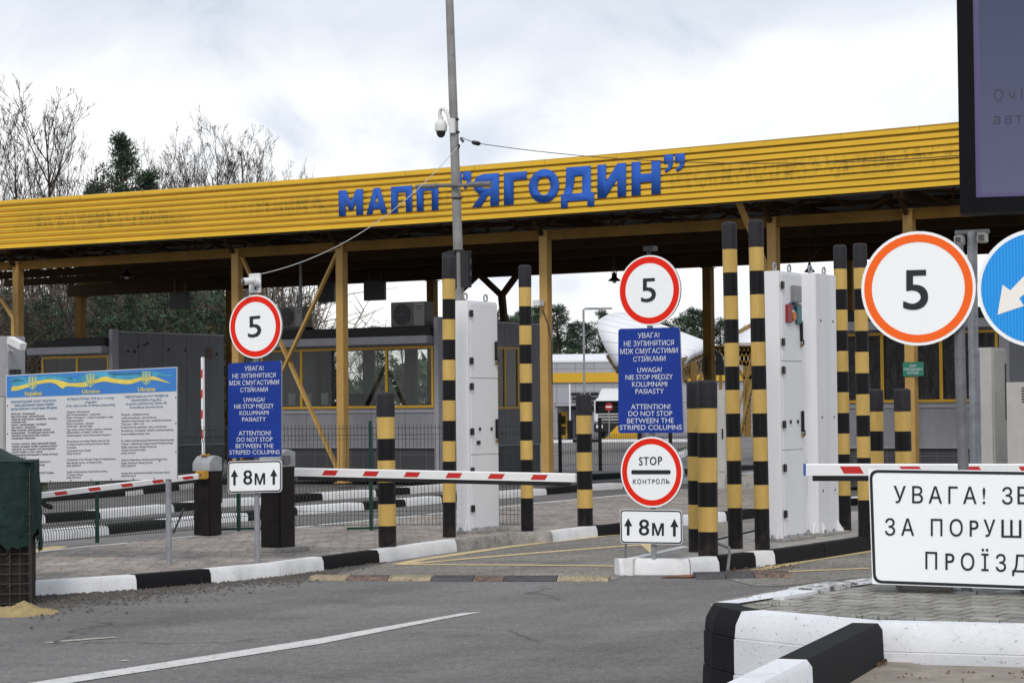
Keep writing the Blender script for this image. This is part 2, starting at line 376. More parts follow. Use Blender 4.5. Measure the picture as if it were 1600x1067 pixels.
M_letter = mat('blue_letter_sheet', (.034, .112, .46), .8, .07, .8, .4, 3.0, (.012, .02, .09), .70, spec=.08)
M_signwhite = mat('white_sign_film', (.93, .94, .95), .35, .01, 5, spec=.5)
M_signblack = mat('black_sign_film', (.014, .018, .024), .4)
M_signblue = mat('blue_sign_film', (.012, .040, .275), .5, .08, 4, spec=.2)
M_signtext = mat('pale_sign_film', (.62, .65, .72), .4)
M_red = mat('red_sign_film', (.80, .022, .008), .5, spec=.15)
M_orange = mat('orange_red_sign_film', (.95, .14, .018), .5, spec=.15)
M_signback = mat('grey_sign_back', (.30, .31, .33), .5, metal=.4)
M_clad = None
M_yframe = mat('yellow_window_frame', (.56, .315, .015), .45, .08, 3)
M_greyband = mat('grey_metal_trim', (.30, .30, .325), .5, .10, 2, metal=.1)
M_roofdark = mat('dark_roof_edge', (.018, .017, .018), .7)
M_plinth = None
M_wiregreen = mat('green_fence_wire', (.018, .027, .023), .6)
M_green = mat('green_fence_post', (.012, .045, .034), .5, spec=.2)
M_boomred = mat('red_boom_film', (.55, .022, .022), .4)
M_boomwhite = mat('white_boom_paint', (.80, .80, .80), .4, .05, 3, .3, 8, (.4, .38, .36), .66)
M_pedestal = mat('black_brown_pedestal', (.013, .0105, .010), .5, .4, 4, .5, 9, (.05, .028, .018), .66, spec=.2)
M_pedcap = mat('silver_grey_cap', (.36, .37, .38), .45, .2, 6, metal=.3)
M_orangebox = mat('ochre_plastic', (.48, .27, .035), .5, .12, 5)
M_camwhite = mat('white_camera_plastic', (.68, .68, .67), .4, .06, 8)
M_dark = mat('dark_plastic', (.012, .012, .014), .35)
M_acd = mat('dark_unit_casing', (.13, .125, .118), .5, .08, 5)
M_ac = mat('beige_unit_casing', (.42, .41, .39), .5, .08, 5)
M_lens = mat('dark_glass_dome', (.01, .01, .012), .08, spec=.8)
M_wire = mat('dark_cable', (.03, .03, .03), .6)
M_wirepale = mat('pale_cable', (.45, .45, .44), .6)
M_trunkb = mat('dark_bark', (.055, .045, .038), .9, .3, 6)
M_twig = mat('bare_twigs', (.045, .036, .030), .9, .2, 5)
M_bark = mat('pine_bark', (.12, .065, .04), .9, .3, 5)
M_needle = mat('pine_needles', (.046, .080, .042), .7, .45, .9)
M_needle2 = mat('dark_pine_needles', (.018, .036, .024), .7, .4, 1.0)
M_brush = mat('brown_undergrowth', (.135, .108, .080), .9, .5, 1.5)
# ================================================================== THE SETTING
def struct(o): return tag(o, kind='structure')
def sheet(name, pts, m, z=None, px=True):
    mb = MB(); w = [tuple(G(p[0], p[1], z)) if px else (p[0], p[1], z) for p in pts]
    a = sum(w[i][0] * w[(i + 1) % len(w)][1] - w[(i + 1) % len(w)][0] * w[i][1] for i in range(len(w)))
    if a < 0: w = w[::-1]
    mb.add(w, [list(range(len(w)))]); return struct(mb.build(name, m))
M_soil = mat('soil_and_grass', (.075, .075, .04), .95, .5, .4, world=True)
sheet('terrain', [(-900, -60), (900, -60), (900, 1600), (-900, 1600)], M_soil, -.03, False)
sheet('road', [(-120, -25), (120, -25), (160, 210), (-120, 210)], M_asph, 0.0, False)

def slab(name, pts, z, m, zb=-.02, px=True):       # raised surface with sides
    w = [tuple(G(p[0], p[1], z))[:2] if px else p for p in pts]
    a = sum(w[i][0] * w[(i + 1) % len(w)][1] - w[(i + 1) % len(w)][0] * w[i][1] for i in range(len(w)))
    if a < 0: w = w[::-1]
    n = len(w); mb = MB()
    mb.add([(x, y, z) for x, y in w] + [(x, y, zb) for x, y in w], [list(range(n))] + [(n + i, n + (i + 1) % n, (i + 1) % n, i) for i in range(n)])
    return struct(mb.build(name, m))

def kerb(name, nodes, cols, z, mats, width=.16, stone=1.0, zb=-.04, flip=False, cham=.045, jit=.004):
    """nodes: pixels of the upper front edge on level z (or world xy tuples flagged by len 3); one colour index per interval"""
    W_ = [Vector(G(p[0], p[1], z)).to_2d() if len(p) == 2 else Vector(p[:2]) for p in nodes]
    nrm = []
    for i in range(len(W_)):
        d = (W_[min(i + 1, len(W_) - 1)] - W_[max(i - 1, 0)]).normalized()
        nn = Vector((-d.y, d.x)); nrm.append(-nn if flip else nn)
    rr = random.Random(len(nodes) * 7 + int(z * 100)); mb = MB()
    prof = [(0, zb), (.012, z - cham), (cham * .8, z), (width, z), (width, zb)]
    for i in range(len(W_) - 1):
        L_ = (W_[i + 1] - W_[i]).length; k = max(1, round(L_ / stone))
        for j in range(k):
            g = .007 / L_; t0, t1 = j / k + g, (j + 1) / k - g; dz = rr.uniform(-jit, jit); dn = rr.uniform(-jit, jit)
            vs = []
            for t in (t0, t1):
                p = W_[i].lerp(W_[i + 1], t); q = nrm[i].lerp(nrm[i + 1], t).normalized()
                for o_, zz in prof: vs.append((p.x + q.x * (o_ + dn), p.y + q.y * (o_ + dn), zz + (dz if zz > 0 else 0)))
            n = len(prof); fs = [(a, a + 1, n + a + 1, n + a) for a in range(n - 1)] + [tuple(range(n))[::-1], tuple(range(n, 2 * n))]
            if not flip: fs = [f[::-1] for f in fs]
            mb.add(vs, fs, cols[i])
    return struct(mb.build(name, mats))
KM = [M_white, M_black, M_conc]

# left pavement island
zl = .15
front = [(-320, 946), (55.5, 907.6), (215.3, 897.7), (330.7, 888.4), (439, 879), (507.4, 870), (593.5, 858.7), (714.7, 842.4), (797.6, 832.5), (865, 829.8), (935, 821), (968, 818.6), (1067, 806), (1136, 799.5), (1182, 794.5)]
kerb('kerb', front, [0, 0, 1, 0, 0, 1, 0, 2, 2, 0, 1, 1, 0, 1], zl, KM, .16, 1.05)
back = [(1182, 752.5), (1070, 764.6), (968, 773), (839, 785), (690, 801), (461, 823), (306, 836.5), (133, 853), (53, 862), (-320, 900)]
slab('pavement', [(p[0], p[1] - .8) for p in front] + back, zl - .004, M_pave)
def strip(name, pts, wid, m, z, px=True):
    w = [Vector(G(p[0], p[1], z)).to_2d() if px else Vector(p) for p in pts]; mb = MB(); vs = []
    for i, p in enumerate(w):
        d = (w[min(i + 1, len(w) - 1)] - w[max(i - 1, 0)]).normalized(); q = Vector((-d.y, d.x)) * wid / 2
        vs += [(p.x + q.x, p.y + q.y, z), (p.x - q.x, p.y - q.y, z)]
    mb.add(vs, [(2 * i, 2 * i + 1, 2 * i + 3, 2 * i + 2) for i in range(len(w) - 1)])
    return struct(mb.build(name, m))
strip('white_kerb_line', [(53, 862.6), (133, 853.6), (200, 848)], .09, M_white, zl)
strip('white_kerb_line', [(262, 841), (306, 837), (345, 834)], .09, M_white, zl)
strip('white_kerb_line', [(461, 823.6), (560, 814), (690, 801.6), (839, 785.6), (968, 773.6), (1070, 765)], .10, M_white, zl)

# kerbs of the lanes under the canopy
kerb('kerb', [(-200, 853), (55.5, 832.4), (171, 821), (266, 811.5), (344, 804.2), (389, 801), (465.7, 792.3), (569.4, 785.2), (634.5, 779.8), (690.8, 775), (779, 768.7), (855, 763), (926, 757), (974, 754), (1060, 748), (1250, 733)],
     [0, 0, 1, 0, 0, 1, 0, 1, 0, 1, 0, 1, 0, 1, 0], .13, KM, .35, 1.4)
kerb('kerb', [(-200, 823), (72, 803.5), (157.5, 797.3), (273, 787.5), (306, 784.5), (344, 780.5), (412.6, 776.8), (460, 774), (505, 770.4), (588.4, 765.2), (641.6, 761.2), (690.8, 757.5), (780, 750)],
     [0, 1, 0, 1, 0, 0, 1, 1, 0, 1, 0, 0], .14, KM, .35, 1.4)
kerb('kerb', [(-200, 792), (197, 764.5), (225, 762), (281, 756), (345, 748.5), (420, 741)], [1, 0, 1, 0, 1], .14, KM, .3, 1.4)
kerb('kerb', [(926, 741), (1000, 737), (1070, 733), (1180, 726)], [1, 0, 1], .14, KM, .3, 1.4)

# island with the control post sign
zi = .17
kerb('kerb', [(968, 873.5), (990, 872.8), (1079, 872.5), (1125, 868.6)], [0, 0, 0], zi, KM, .18, 1.2, cham=.06)
kerb('kerb', [(1126, 868.4), (1182, 862.2), (1212.5, 859.4), (1290, 849), (1359, 838.8), (1420, 829.5), (1560, 808)], [1, 0, 1, 1, 1, 0], zi, KM, .17, 1.1)
kerb('kerb', [(1290, 802), (1200, 821), (1060, 853), (968, 873.2)], [0, 1, 0], zi, KM, .14, 1.2)
slab('traffic_island', [(969, 872.6), (990, 872.2), (1079, 871.9), (1125, 868), (1182, 861.6), (1212.5, 858.8), (1290, 848.4), (1359, 838.2), (1420, 829), (1560, 807.5), (1540, 782), (1290, 802), (1200, 821), (1060, 853)], zi - .005, M_conc)
# pavement on the far side of the right lane
slab('pavement', [(1380, 812), (1900, 790), (1900, 745), (1420, 755), (1340, 775)], .15, M_pave)
kerb('kerb', [(1326, 780), (1345, 778), (1400, 771)], [1, 0], .12, KM, .3, 1.2)

# lane surface and its markings
sheet('lane', [(484, 906), (600, 880), (715, 861), (800, 850), (866, 842), (936, 835), (1068, 820), (1182, 808), (1260, 800), (1190, 824), (1060, 860), (968, 903), (950, 907)], M_asph2, .004)
sheet('lane', [(1130, 903), (1126, 890), (1184, 884), (1212, 880), (1359, 858), (1560, 826), (1700, 820), (1560, 860), (1361, 900), (1223, 915), (1180, 915)], M_asph2, .004)
strip('yellow_road_line', [(621.5, 881.3), (658.7, 873.6), (800, 853), (965, 834.2), (1060, 823)], .17, M_road_yellow, .008)
strip('yellow_road_line', [(640, 880.2), (800, 866.3), (965, 853.2), (1003, 850.5)], .16, M_road_yellow, .009)
strip('yellow_road_line', [(621.5, 881.4), (780, 882), (965, 883.7)], .16, M_road_yellow, .010)
sheet('yellow_road_triangle', [(1000, 850), (1022, 847), (1021, 868)], M_road_yellow, .011)
strip('yellow_road_line', [(1182, 890), (1270, 874), (1359, 860.5), (1460, 846)], .16, M_road_yellow, .008)
strip('yellow_road_line', [(1139, 896), (1240, 892), (1359, 887)], .13, M_road_yellow, .009)
sheet('white_road_line', [(-80, 1097), (98, 1068), (300, 1036.8), (500, 1005.2), (690, 967.2), (753, 955.4), (722, 957.2), (500, 996.2), (300, 1027.2), (98, 1058), (-80, 1086)], M_road_white, .005)
M_bumpy_ = paint_mat('worn_yellow_spill', (.50, .38, .18), (.20, .18, .15), .56, 10, .3)
strip('worn_road_dash', [(72, 1003), (83, 1002.6)], .05, M_road_white, .005)
strip('worn_road_dash', [(93, 1001.3), (140, 997.5), (182, 994.6)], .10, mat('worn_pale_paint', (.36, .32, .27), .85, .3, 6, .7, 14, (.15, .14, .13), .52, world=True), .005)
strip('worn_road_dash', [(187, 1032), (199, 1030.6)], .05, M_road_white, .005)
sheet('worn_yellow_patch', [(50, 862), (60, 856), (85, 852.6), (107, 853.3), (92, 858)], M_bumpy_, .005)
strip('lane_edge_line', [(200, 816), (262, 811.5), (345, 805)], .1, M_road_white, .006)
strip('lane_edge_line', [(820, 694), (900, 692), (1000, 690)], .25, M_road_white, .006)
strip('lane_edge_line', [(830, 710), (872, 709)], .3, M_road_white, .006)

# raised platform in the right foreground, three courses high on the road side
zp = .60
PC = [(1164.5, 931), (1099.5, 942.4)]
def course_wall(name, px, cols, z0s, wid, mats, tops=True, flip=False):
    """wall of three kerb courses under the top edge px (level zp); vertical courses slightly stepped"""
    W_ = [Vector(G(p[0], p[1], zp)).to_2d() for p in px]; mb = MB(); nrm = []
    for i in range(len(W_)):
        d = (W_[min(i + 1, len(W_) - 1)] - W_[max(i - 1, 0)]).normalized(); nn = Vector((-d.y, d.x)); nrm.append(-nn if flip else nn)
    for i in range(len(W_) - 1):
        rows = [(wid, zp), (.055, zp), (.012, zp - .075)] + sum([[(0.004 - k * .006, z_ + .005), (0.009 - k * .006, z_ + .002), (0.009 - k * .006, z_ - .002), (-.002 - k * .006, z_ - .005)] for k, z_ in enumerate(z0s)], []) + [(-.02, -.05)]
        vs = []
        sub = 6
        for s_ in range(sub + 1):
            t = s_ / sub; p = W_[i].lerp(W_[i + 1], t); q = nrm[i].lerp(nrm[i + 1], t).normalized()
            for o_, zz in rows: vs.append((p.x + q.x * o_, p.y + q.y * o_, zz))
        n = len(rows); fs = [(a + s_ * n, a + 1 + s_ * n, n + a + 1 + s_ * n, n + a + s_ * n) for s_ in range(sub) for a in range(n - 1)]
        if flip: fs = [f[::-1] for f in fs]
        mb.add(vs, fs, cols[i])
    return struct(mb.build(name, mats))
course_wall('kerb_wall', [(1361, 903), (1223, 922), (1164.5, 931), (1106, 940), (1099.5, 943), (1112, 948.5), (1146.6, 955.4), (1236, 963.5), (1340, 973), (1369, 973.5), (1480, 976), (1600, 979), (1900, 985)],
            [0, 0, 0, 1, 1, 1, 0, 0, 0, 0, 0, 0], (.45, .25), .2, [M_white2, M_black])
slab('platform_paving', [(1361, 901), (1223, 920), (1166, 930.2), (1112, 941), (1108, 944), (1120, 949), (1146.6, 954), (1236, 962), (1340, 971.5), (1480, 974.6), (1600, 977.5), (1900, 983), (2400, 900), (1900, 860)], zp - .012, M_pave2, .1)
# broken white edge along the back of the platform
M_white3 = paint_mat('broken_white_paint', (.66, .66, .66), (.085, .082, .078), .50, 9, .3)
kerb('kerb', [(1361, 900), (1290, 909), (1223, 920), (1166, 930.2)], [0, 0, 1], zp + .006, [M_white3, M_white2], .24, .7, .3, jit=.012)
# footway in the right corner and the dividing kerb between it and the road
M_foot = mat('dusty_footway', (.26, .225, .19), .95, .25, 5, .6, 25, (.15, .10, .07), .6, .4, 60, world=True)
zf = .40
slab('footway', [(1379, 1026), (1440, 1038), (1600, 1042), (2000, 1050), (2000, 1300), (1180, 1300), (1290, 1072)], zf, M_foot, 0)
ka = Vector(G(1352, 973.5, zp)).to_2d(); kb = Vector(G(1238, 1030, zp)).to_2d(); kc = kb + (kb - ka) * 2.2
def block_kerb(name, a, b, m, w=.16, z0=0.0):
    mb = MB(); d = (b - a).normalized(); n = Vector((-d.y, d.x))
    prof = [(-w / 2 - .035, z0), (-w / 2 - .012, zp - .03), (-w / 2 + .012, zp + .003), (w / 2 - .012, zp + .003), (w / 2 + .012, zp - .03), (w / 2 + .035, z0)]
    vs = []
    for p in (a + d * .004, b - d * .004):
        for o_, z_ in prof: vs.append((p.x + n.x * o_, p.y + n.y * o_, z_))
    k = len(prof); mb.add(vs, [(i, i + 1, k + i + 1, k + i) for i in range(k - 1)] + [tuple(range(k))[::-1], tuple(range(k, 2 * k))])
    return struct(mb.build(name, m))
block_kerb('dividing_kerb', ka, kb, M_black)
block_kerb('dividing_kerb', kb, kc, M_white2)

# loose gravel against the left kerb, sand and grass tufts
gb = MB(); rg = random.Random(3)
M_gravel = mat('dirty_gravel', (.085, .075, .066), .95, .5, 14, world=True)
gp = [Vector(G(*p, .0)).to_2d() for p in [(40, 930), (330, 912), (480, 903), (620, 884), (560, 897), (440, 915), (250, 936), (90, 966), (30, 975)]]
for i in range(9500):
    t = rg.random(); px = 45 + 560 * t ** 1.35; yk = 925 - (px - 55) * .066 - max(0, px - 480) * .12
    py = yk - 3 + abs(rg.gauss(0, 1)) * (14 * (1 - (px - 45) / 600) + 2.5)
    c = G(px, py, .006); r = rg.choice([.006, .009, .009, .013, .020]) * rg.uniform(.7, 1.2)
    q = [(c.x + r * math.cos(a + rg.uniform(-.4, .4)), c.y + r * math.sin(a), .004) for a in (0, 1.57, 3.14, 4.71)]
    gb.add(q + [(c.x + rg.uniform(-.3, .3) * r, c.y, r * rg.uniform(.6, 1.1))], [(0, 1, 4), (1, 2, 4), (2, 3, 4), (3, 0, 4)])
tag(gb.build('gravel', M_gravel), kind='stuff')
M_sand = mat('yellow_sand', (.33, .25, .12), .95, .25, 6, .4, 30, (.2, .14, .07), .6, .5, 50, world=True)
sb = MB(); c0 = G(30, 958, 0); nx, ny = 40, 22
for j in range(ny + 1):
    for i in range(nx + 1):
        u, v = i / nx * 2 - 1, j / ny * 2 - 1; r = math.hypot(u, v)
        h = .11 * max(0, 1 - r) ** 1.1 + .02 * math.sin(9 * u + 3 * v) * max(0, 1 - r) + rg.uniform(-.011, .011)
        sb.v.append((c0.x + u * .36 + .05 * v, c0.y + v * .42, h - .008 - (.05 if r > 1 else 0)))
for j in range(ny):
    for i in range(nx):
        a = j * (nx + 1) + i; sb.f.append([a, a + 1, a + nx + 2, a + nx + 1]); sb.m.append(0); sb.sm.append(True)
tag(sb.build('sand', M_sand), kind='stuff')
M_grass = mat('grass_blades', (.11, .12, .06), .9, .4, 8)
def tufts(spots, z, name='grass', hgt=.035, n=12):
    mb = MB(); r_ = random.Random(11)
    for px, py, wdt in spots:
        for k in range(n):
            c = G(px + r_.gauss(0, wdt), py + r_.gauss(0, 1.0), z); h = hgt * r_.uniform(.4, 1.2); a = r_.uniform(0, 6.28); l = r_.uniform(.2, .7) * h
            w = .004; mb.add([(c.x - w * math.sin(a), c.y + w * math.cos(a), z - .01), (c.x + w * math.sin(a), c.y - w * math.cos(a), z - .01), (c.x + l * math.cos(a), c.y + l * math.sin(a), z + h)], [(0, 1, 2)])
    return tag(mb.build(name, M_grass), kind='stuff')
tufts([(1312, 966, 10), (1205, 946, 16), (1180, 938, 8), (1375, 968, 14), (1420, 971, 25), (1500, 973, 10), (1270, 921, 20), (1330, 910, 14), (1235, 932, 14), (1560, 976, 14), (1210, 929, 10)], zp - .012)
tufts([(316, 910, 5), (452, 903, 6)], .0, 'grass', .09, 12)
# leaf litter at the foot of the dividing kerb
lb = MB(); M_leaf = mat('dry_leaf_litter', (.115, .065, .035), .95, .5, 20)
for i in range(420):
    px = 1385 - abs(rg.gauss(0, 30)); c = G(px, 1031 + (1385 - px) * .36 + abs(rg.gauss(0, 3.0)), zf); a = rg.uniform(0, 6.28); r = rg.uniform(.006, .018)
    lb.add([(c.x + r * math.cos(a), c.y + r * math.sin(a), zf + .004 + rg.uniform(0, .015)), (c.x - r * math.cos(a), c.y - r * math.sin(a), zf + .004 + rg.uniform(0, .02)), (c.x + r * .5 * math.sin(a), c.y - r * .5 * math.cos(a), zf + .008)], [(0, 1, 2)])
for i in range(26):
    c = G(1300 + rg.random() * 300, 1050 + rg.random() * 16, zf); r = rg.uniform(.004, .012)
    lb.add([(c.x - r, c.y, zf + .003), (c.x + r, c.y - r * .3, zf + .003), (c.x, c.y + r, zf + .012)], [(0, 1, 2)])
for i in range(260):
    px = 1140 + rg.random() * 110; c = G(px, 893 - (px - 1140) * .07 + rg.gauss(0, 3), 0); a = rg.uniform(0, 6.28); r = rg.uniform(.008, .022)
    lb.add([(c.x + r * math.cos(a), c.y + r * math.sin(a), .012 + rg.uniform(0, .015)), (c.x - r * math.cos(a), c.y - r * math.sin(a), .012 + rg.uniform(0, .02)), (c.x + r * .5 * math.sin(a), c.y - r * .5 * math.cos(a), .014)], [(0, 1, 2)])
tag(lb.build('leaf_litter', M_leaf), kind='stuff')

# speed bumps
M_rust = mat('rusty_worn_rubber', (.20, .14, .11), .9, .4, 8, .8, 20, (.05, .045, .04), .52, world=True)
M_bumpy = mat('worn_yellow_rubber', (.36, .30, .20), .9, .3, 9, .8, 24, (.16, .12, .09), .55, world=True)
M_bumpd = mat('dark_rubber', (.075, .075, .08), .85, .35, 9, .5, 30, (.2, .18, .14), .62, world=True)
def bump(nodes, cols, name, label, w=.38, h=.04, grp=None):
    W_ = [Vector(G(*p, 0)).to_2d() for p in nodes]; o = W_[0]; mb = MB()
    for i, c in enumerate(cols):
        a, b = W_[i] - o, W_[i + 1] - o; d = (b - a).normalized(); n = Vector((-d.y, d.x))
        a = a + d * .006; b = b - d * .006
        pr = [(0, 0), (.05, h * .6), (.12, h), (w - .12, h), (w - .05, h * .6), (w, 0)]
        for r_ in range(14):      # ribs across the rubber
            t0, t1 = r_ / 14, (r_ + .62) / 14; vs = []
            for t in (t0, t1):
                p = a.lerp(b, t)
                vs += [(p.x + n.x * q, p.y + n.y * q, z + .006) for q, z in pr]
            mb.add(vs, [(j, j + 6, j + 7, j + 1) for j in range(5)], c)
        vs = []
        for p in (a, b): vs += [(p.x + n.x * q, p.y + n.y * q, z) for q, z in pr]
        mb.add(vs, [(j, j + 6, j + 7, j + 1) for j in range(5)] + [(0, 1, 2, 3, 4, 5), (11, 10, 9, 8, 7, 6)], c)
    return tag(mb.build(name, [M_bumpy, M_rust, M_bumpd], None, (o.x, o.y, 0)), label, 'speed bump', grp)
bump([(481, 907), (540, 907.3), (605, 907.6), (672, 907.9), (738, 908.1), (786, 908.3), (869, 908.5), (950, 908.6)], [0, 1, 0, 2, 1, 2, 0], 'speed_bump', 'long worn rubber speed bump with rust and faded yellow bands across the left lane', grp='speed bumps')
bump([(1088, 905), (1135, 904.4), (1180, 903.6), (1240, 902.6)], [2, 2, 1], 'speed_bump', 'short grey broken speed bump beside the end of the sign island', .42, .05, 'speed bumps')
# ================================================================== SIGNS AND STREET FURNITURE
def disc_sign(par, fr, name, cpx, rpx, ringpx, innpx, y, col, thick=.025):
    """round sign; pixel radii are vertical"""
    cx, cz = fr.l(cpx[0], cpx[1], y); r = fr.l(cpx[0], cpx[1] - rpx, y)[1] - cz; k = r / rpx
    mb = MB(); mb.plate(circ(cx, cz, r), y, y + thick, 0, 1)
    # folded rim
    o = mb.build(name, [M_signwhite, M_signback], par)
    b = MB(); b.ring(circ(cx, cz, ringpx * k), circ(cx, cz, innpx * k), y - .002); b.build('ring', col, o)
    return o, cx, cz, k
def arrow_up(mb, fr, y, x, ytop, ybot, hw, sw, hh, skew=0):
    pts = [(x, ytop), (x + hw, ytop + hh), (x + sw, ytop + hh), (x + sw, ybot), (x - sw, ybot), (x - sw, ytop + hh), (x - hw, ytop + hh)]
    l = [fr.l(a, b, y) for a, b in pts]
    mb.face([l[0], l[1], l[6]], y); mb.face([l[2], l[3], l[4], l[5]], y)
BLUE = ["УВАГА!", "НЕ ЗУПИНЯТИСЯ", "МІЖ СМУГАСТИМИ", "СТІЙКАМИ", "UWAGA!", "NIE STOP MIĘDZY", "KOLUMNAMI", "PASIASTY", "ATTENTION!", "DO NOT STOP", "BETWEEN THE", "STRIPED COLUMNS"]
def panel(par, fr, name, quad, r, y, mats, thick=.02):
    q = [fr.l(a, b, y) for a, b in quad]; mb = MB(); mb.plate(rrect(q, r), y, y + thick, 0, 1)
    return mb.build(name, mats, par), q
def plate8m(par, fr, quad, y, C, arrows, t8, tm):
    o, q = panel(par, fr, 'distance_plate', quad, .045, y, [M_signwhite, M_signback])
    b = MB(); b.ring(rrect(inset(q, .006), .042), rrect(inset(q, .020), .032), y - .002); b.build('border', M_signblack, o)
    for a in arrows:
        b = MB(); arrow_up(b, fr, y - .002, *a); b.build('arrow', M_signblack, o)
    b = MB(); put_text(b, fr, y - .002, "8", *t8, bold=.009); put_text(b, fr, y - .002, "м", *tm, bold=.010); b.build('lettering', M_signblack, o)
    return o

# ---- left sign post
F = Fr(G(402, 878, zl), 28.5)
t = thing('sign_post', F, 'sign post with 5 sign, blue panel and 8м plate on the left pavement', 'traffic sign', 'sign posts')
b = MB(); b.tube([(0, 0, -.02), (.0, 0, 2.72)], .030, 12); b.build('pole', M_steel, t)
C5 = crop(300, 420, 3.81); CP = crop(340, 550, 4.64)
o, cx, cz, k = disc_sign(t, F, 'speed_sign', (399, 510.2), 49.6, 47.3, 38.6, -.06, M_red)
b = MB(); put_text(b, F, -.063, "5", C5(334, 409), C5(411, 402), 132 / 3.81, bold=.007); b.build('numeral', M_signblack, o)
o, q = panel(t, F, 'warning_panel', [(356.3, 567.5), (439.5, 563), (439.5, 713), (356.6, 716)], .035, -.055, [M_signblue, M_signback])
b = MB()
for s, x0, x1, y0, y1, c in [(0, 197, 333, 136, 133, 34), (1, 108, 421, 190, 183, 33), (2, 86, 445, 242, 234, 34), (3, 165, 364, 290, 286, 32), (4, 190, 341, 362, 359, 33), (5, 121, 407, 410, 405, 33),
                             (6, 160, 370, 457, 453, 32), (7, 178, 350, 503, 500, 32), (8, 153, 386, 604, 602, 34), (9, 140, 398, 650, 648, 34), (10, 132, 405, 696, 694, 33), (11, 87, 450, 742, 739, 33)]:
    put_text(b, F, -.057, BLUE[s], CP(x0, y0), CP(x1, y1), c / 4.64, bold=.006)
b.build('lettering', M_signtext, o)
plate8m(t, F, [(356, 720.5), (440, 718.5), (440, 768.5), (356, 770.5)], -.055, CP,
        [(CP(122, 0)[0], CP(0, 850)[1], CP(0, 965)[1], 5.7, 1.9, 11.5), (CP(407, 0)[0], CP(0, 846)[1], CP(0, 960)[1], 5.7, 1.9, 11.5)], (CP(187, 959), CP(250, 958), 23.4), (CP(270, 960), CP(343, 958), 23.5))
cm = MB(); a0 = F.l(390, 458, -.02); a1 = F.l(407, 427, -.02); cm.box(a0[0], a1[0], -.035, -.005, a0[1], a1[1], 0, .004)
bx, bz = F.l(395, 441, -.06); cm.tube([(bx + .05, -.03, bz - .01), (bx + .03, -.09, bz)], .045, 14); c_ = cm.build('camera_bracket', M_camwhite, t)
b = MB(); tx, tz = F.l(378, 442, -.2); b.tube([(bx + .035, -.09, bz + .015), (tx + .02, -.20, tz + .012)], [.036, .040], 14); b.build('bullet_camera', M_camwhite, t)
b = MB(); b.tube([(tx + .02, -.20, tz + .012), (tx + .008, -.212, tz + .009)], [.036, .034], 14); b.tube([(bx + .035, -.06, bz - .085), (bx + .03, -.06, bz - .05)], .012, 8); b.build('lens', M_lens, t)
b = MB(); b.box(-.06, .06, -.04, .035, 2.07, 2.10); b.box(-.06, .06, -.04, .035, 1.15, 1.18); b.box(-.06, .06, -.04, .035, .85, .88); b.build('clamp', M_steel_dark, t)

# ---- control post sign on the island
F = Fr(G(1022, 872, zi), 32)
t = thing('sign_post', F, 'sign post with 5, blue panel, stop control disc and 8м plate on the island', 'traffic sign', 'sign posts')
b = MB(); b.tube([(0, 0, -.02), (-.02, 0, 2.95)], .032, 12); b.build('pole', M_steel, t)
o, cx, cz, k = disc_sign(t, F, 'speed_sign', (1014.6, 453.7), 54.9, 52.6, 42.6, -.06, M_red)
C2 = crop(800, 380, 3.333)
b = MB(); put_text(b, F, -.063, "5", C2(673, 307), C2(749, 303), 130 / 3.333, bold=.007); b.build('numeral', M_signblack, o)
CB = crop(950, 500, 5.615)
o, q = panel(t, F, 'warning_panel', [CB(90, 78), CB(628, 63), CB(662, 988), CB(90, 992)], .035, -.055, [M_signblue, M_signback])
b = MB()
for s, x0, x1, y0, y1, c in [(0, 263, 451, 160, 153, 46), (1, 140, 578, 232, 221, 47), (2, 108, 613, 299, 287, 46), (3, 222, 504, 366, 358, 45), (4, 258, 472, 460, 455, 45), (5, 155, 568, 524, 517, 45),
                             (6, 212, 519, 585, 582, 46), (7, 241, 491, 647, 644, 46), (8, 202, 547, 782, 779, 46), (9, 180, 564, 842, 840, 46), (10, 168, 577, 905, 901, 46), (11, 104, 648, 964, 961, 46)]:
    put_text(b, F, -.057, BLUE[s], CB(x0, y0), CB(x1, y1), c / 5.615, bold=.006)
b.build('lettering', M_signtext, o)
CS = crop(950, 670, 5.614)
o, cx, cz, k = disc_sign(t, F, 'stop_control_sign', CS(382, 378), 55.2, 52.6, 43.8, -.06, M_red)
b = MB(); put_text(b, F, -.063, "STOP", CS(273, 319), CS(473, 313), 76 / 5.614, bold=.012, spacing=1.15); put_text(b, F, -.063, "КОНТРОЛ", CS(219, 482), CS(496, 480), 42 / 5.614, bold=.01, spacing=1.25); put_text(b, F, -.063, "P", CS(510, 480), CS(539, 480), 42 / 5.614, bold=.01, flip=True)
b.build('lettering', M_signblack, o)
b = MB(); b.face(rrect([F.l(*CS(x, y), -.063) for x, y in ((204, 360), (549, 360), (549, 396), (204, 397))], .018), -.063); b.build('black_bar', M_signblack, o)
plate8m(t, F, [CS(105, 703), CS(650, 711), CS(655, 1012), CS(110, 1003)], -.055, CS,
        [(CS(177, 0)[0], CS(0, 780)[1], CS(0, 933)[1], 6.5, 2.2, 12.8), (CS(582, 0)[0], CS(0, 787)[1], CS(0, 942)[1], 6.5, 2.2, 12.8)], (CS(272, 931), CS(360, 931), 26), (CS(388, 933), CS(488, 935), 26))
b = MB(); p0 = F.l(977, 876, -.02); p1 = F.l(978, 846, -.02); b.tube([(p0[0], -.02, p0[1]), (p1[0], -.02, p1[1])], .012, 8); b.build('prop', M_steel_dark, t)
b = MB(); z5 = F.l(1015, 385, 0)[1]; b.box(-.06, .06, -.05, .05, z5 - .05, z5); b.tube([(-.02, 0, 2.9), (-.02, 0, z5)], .02, 8); b.build('pole_head', M_dark, t)

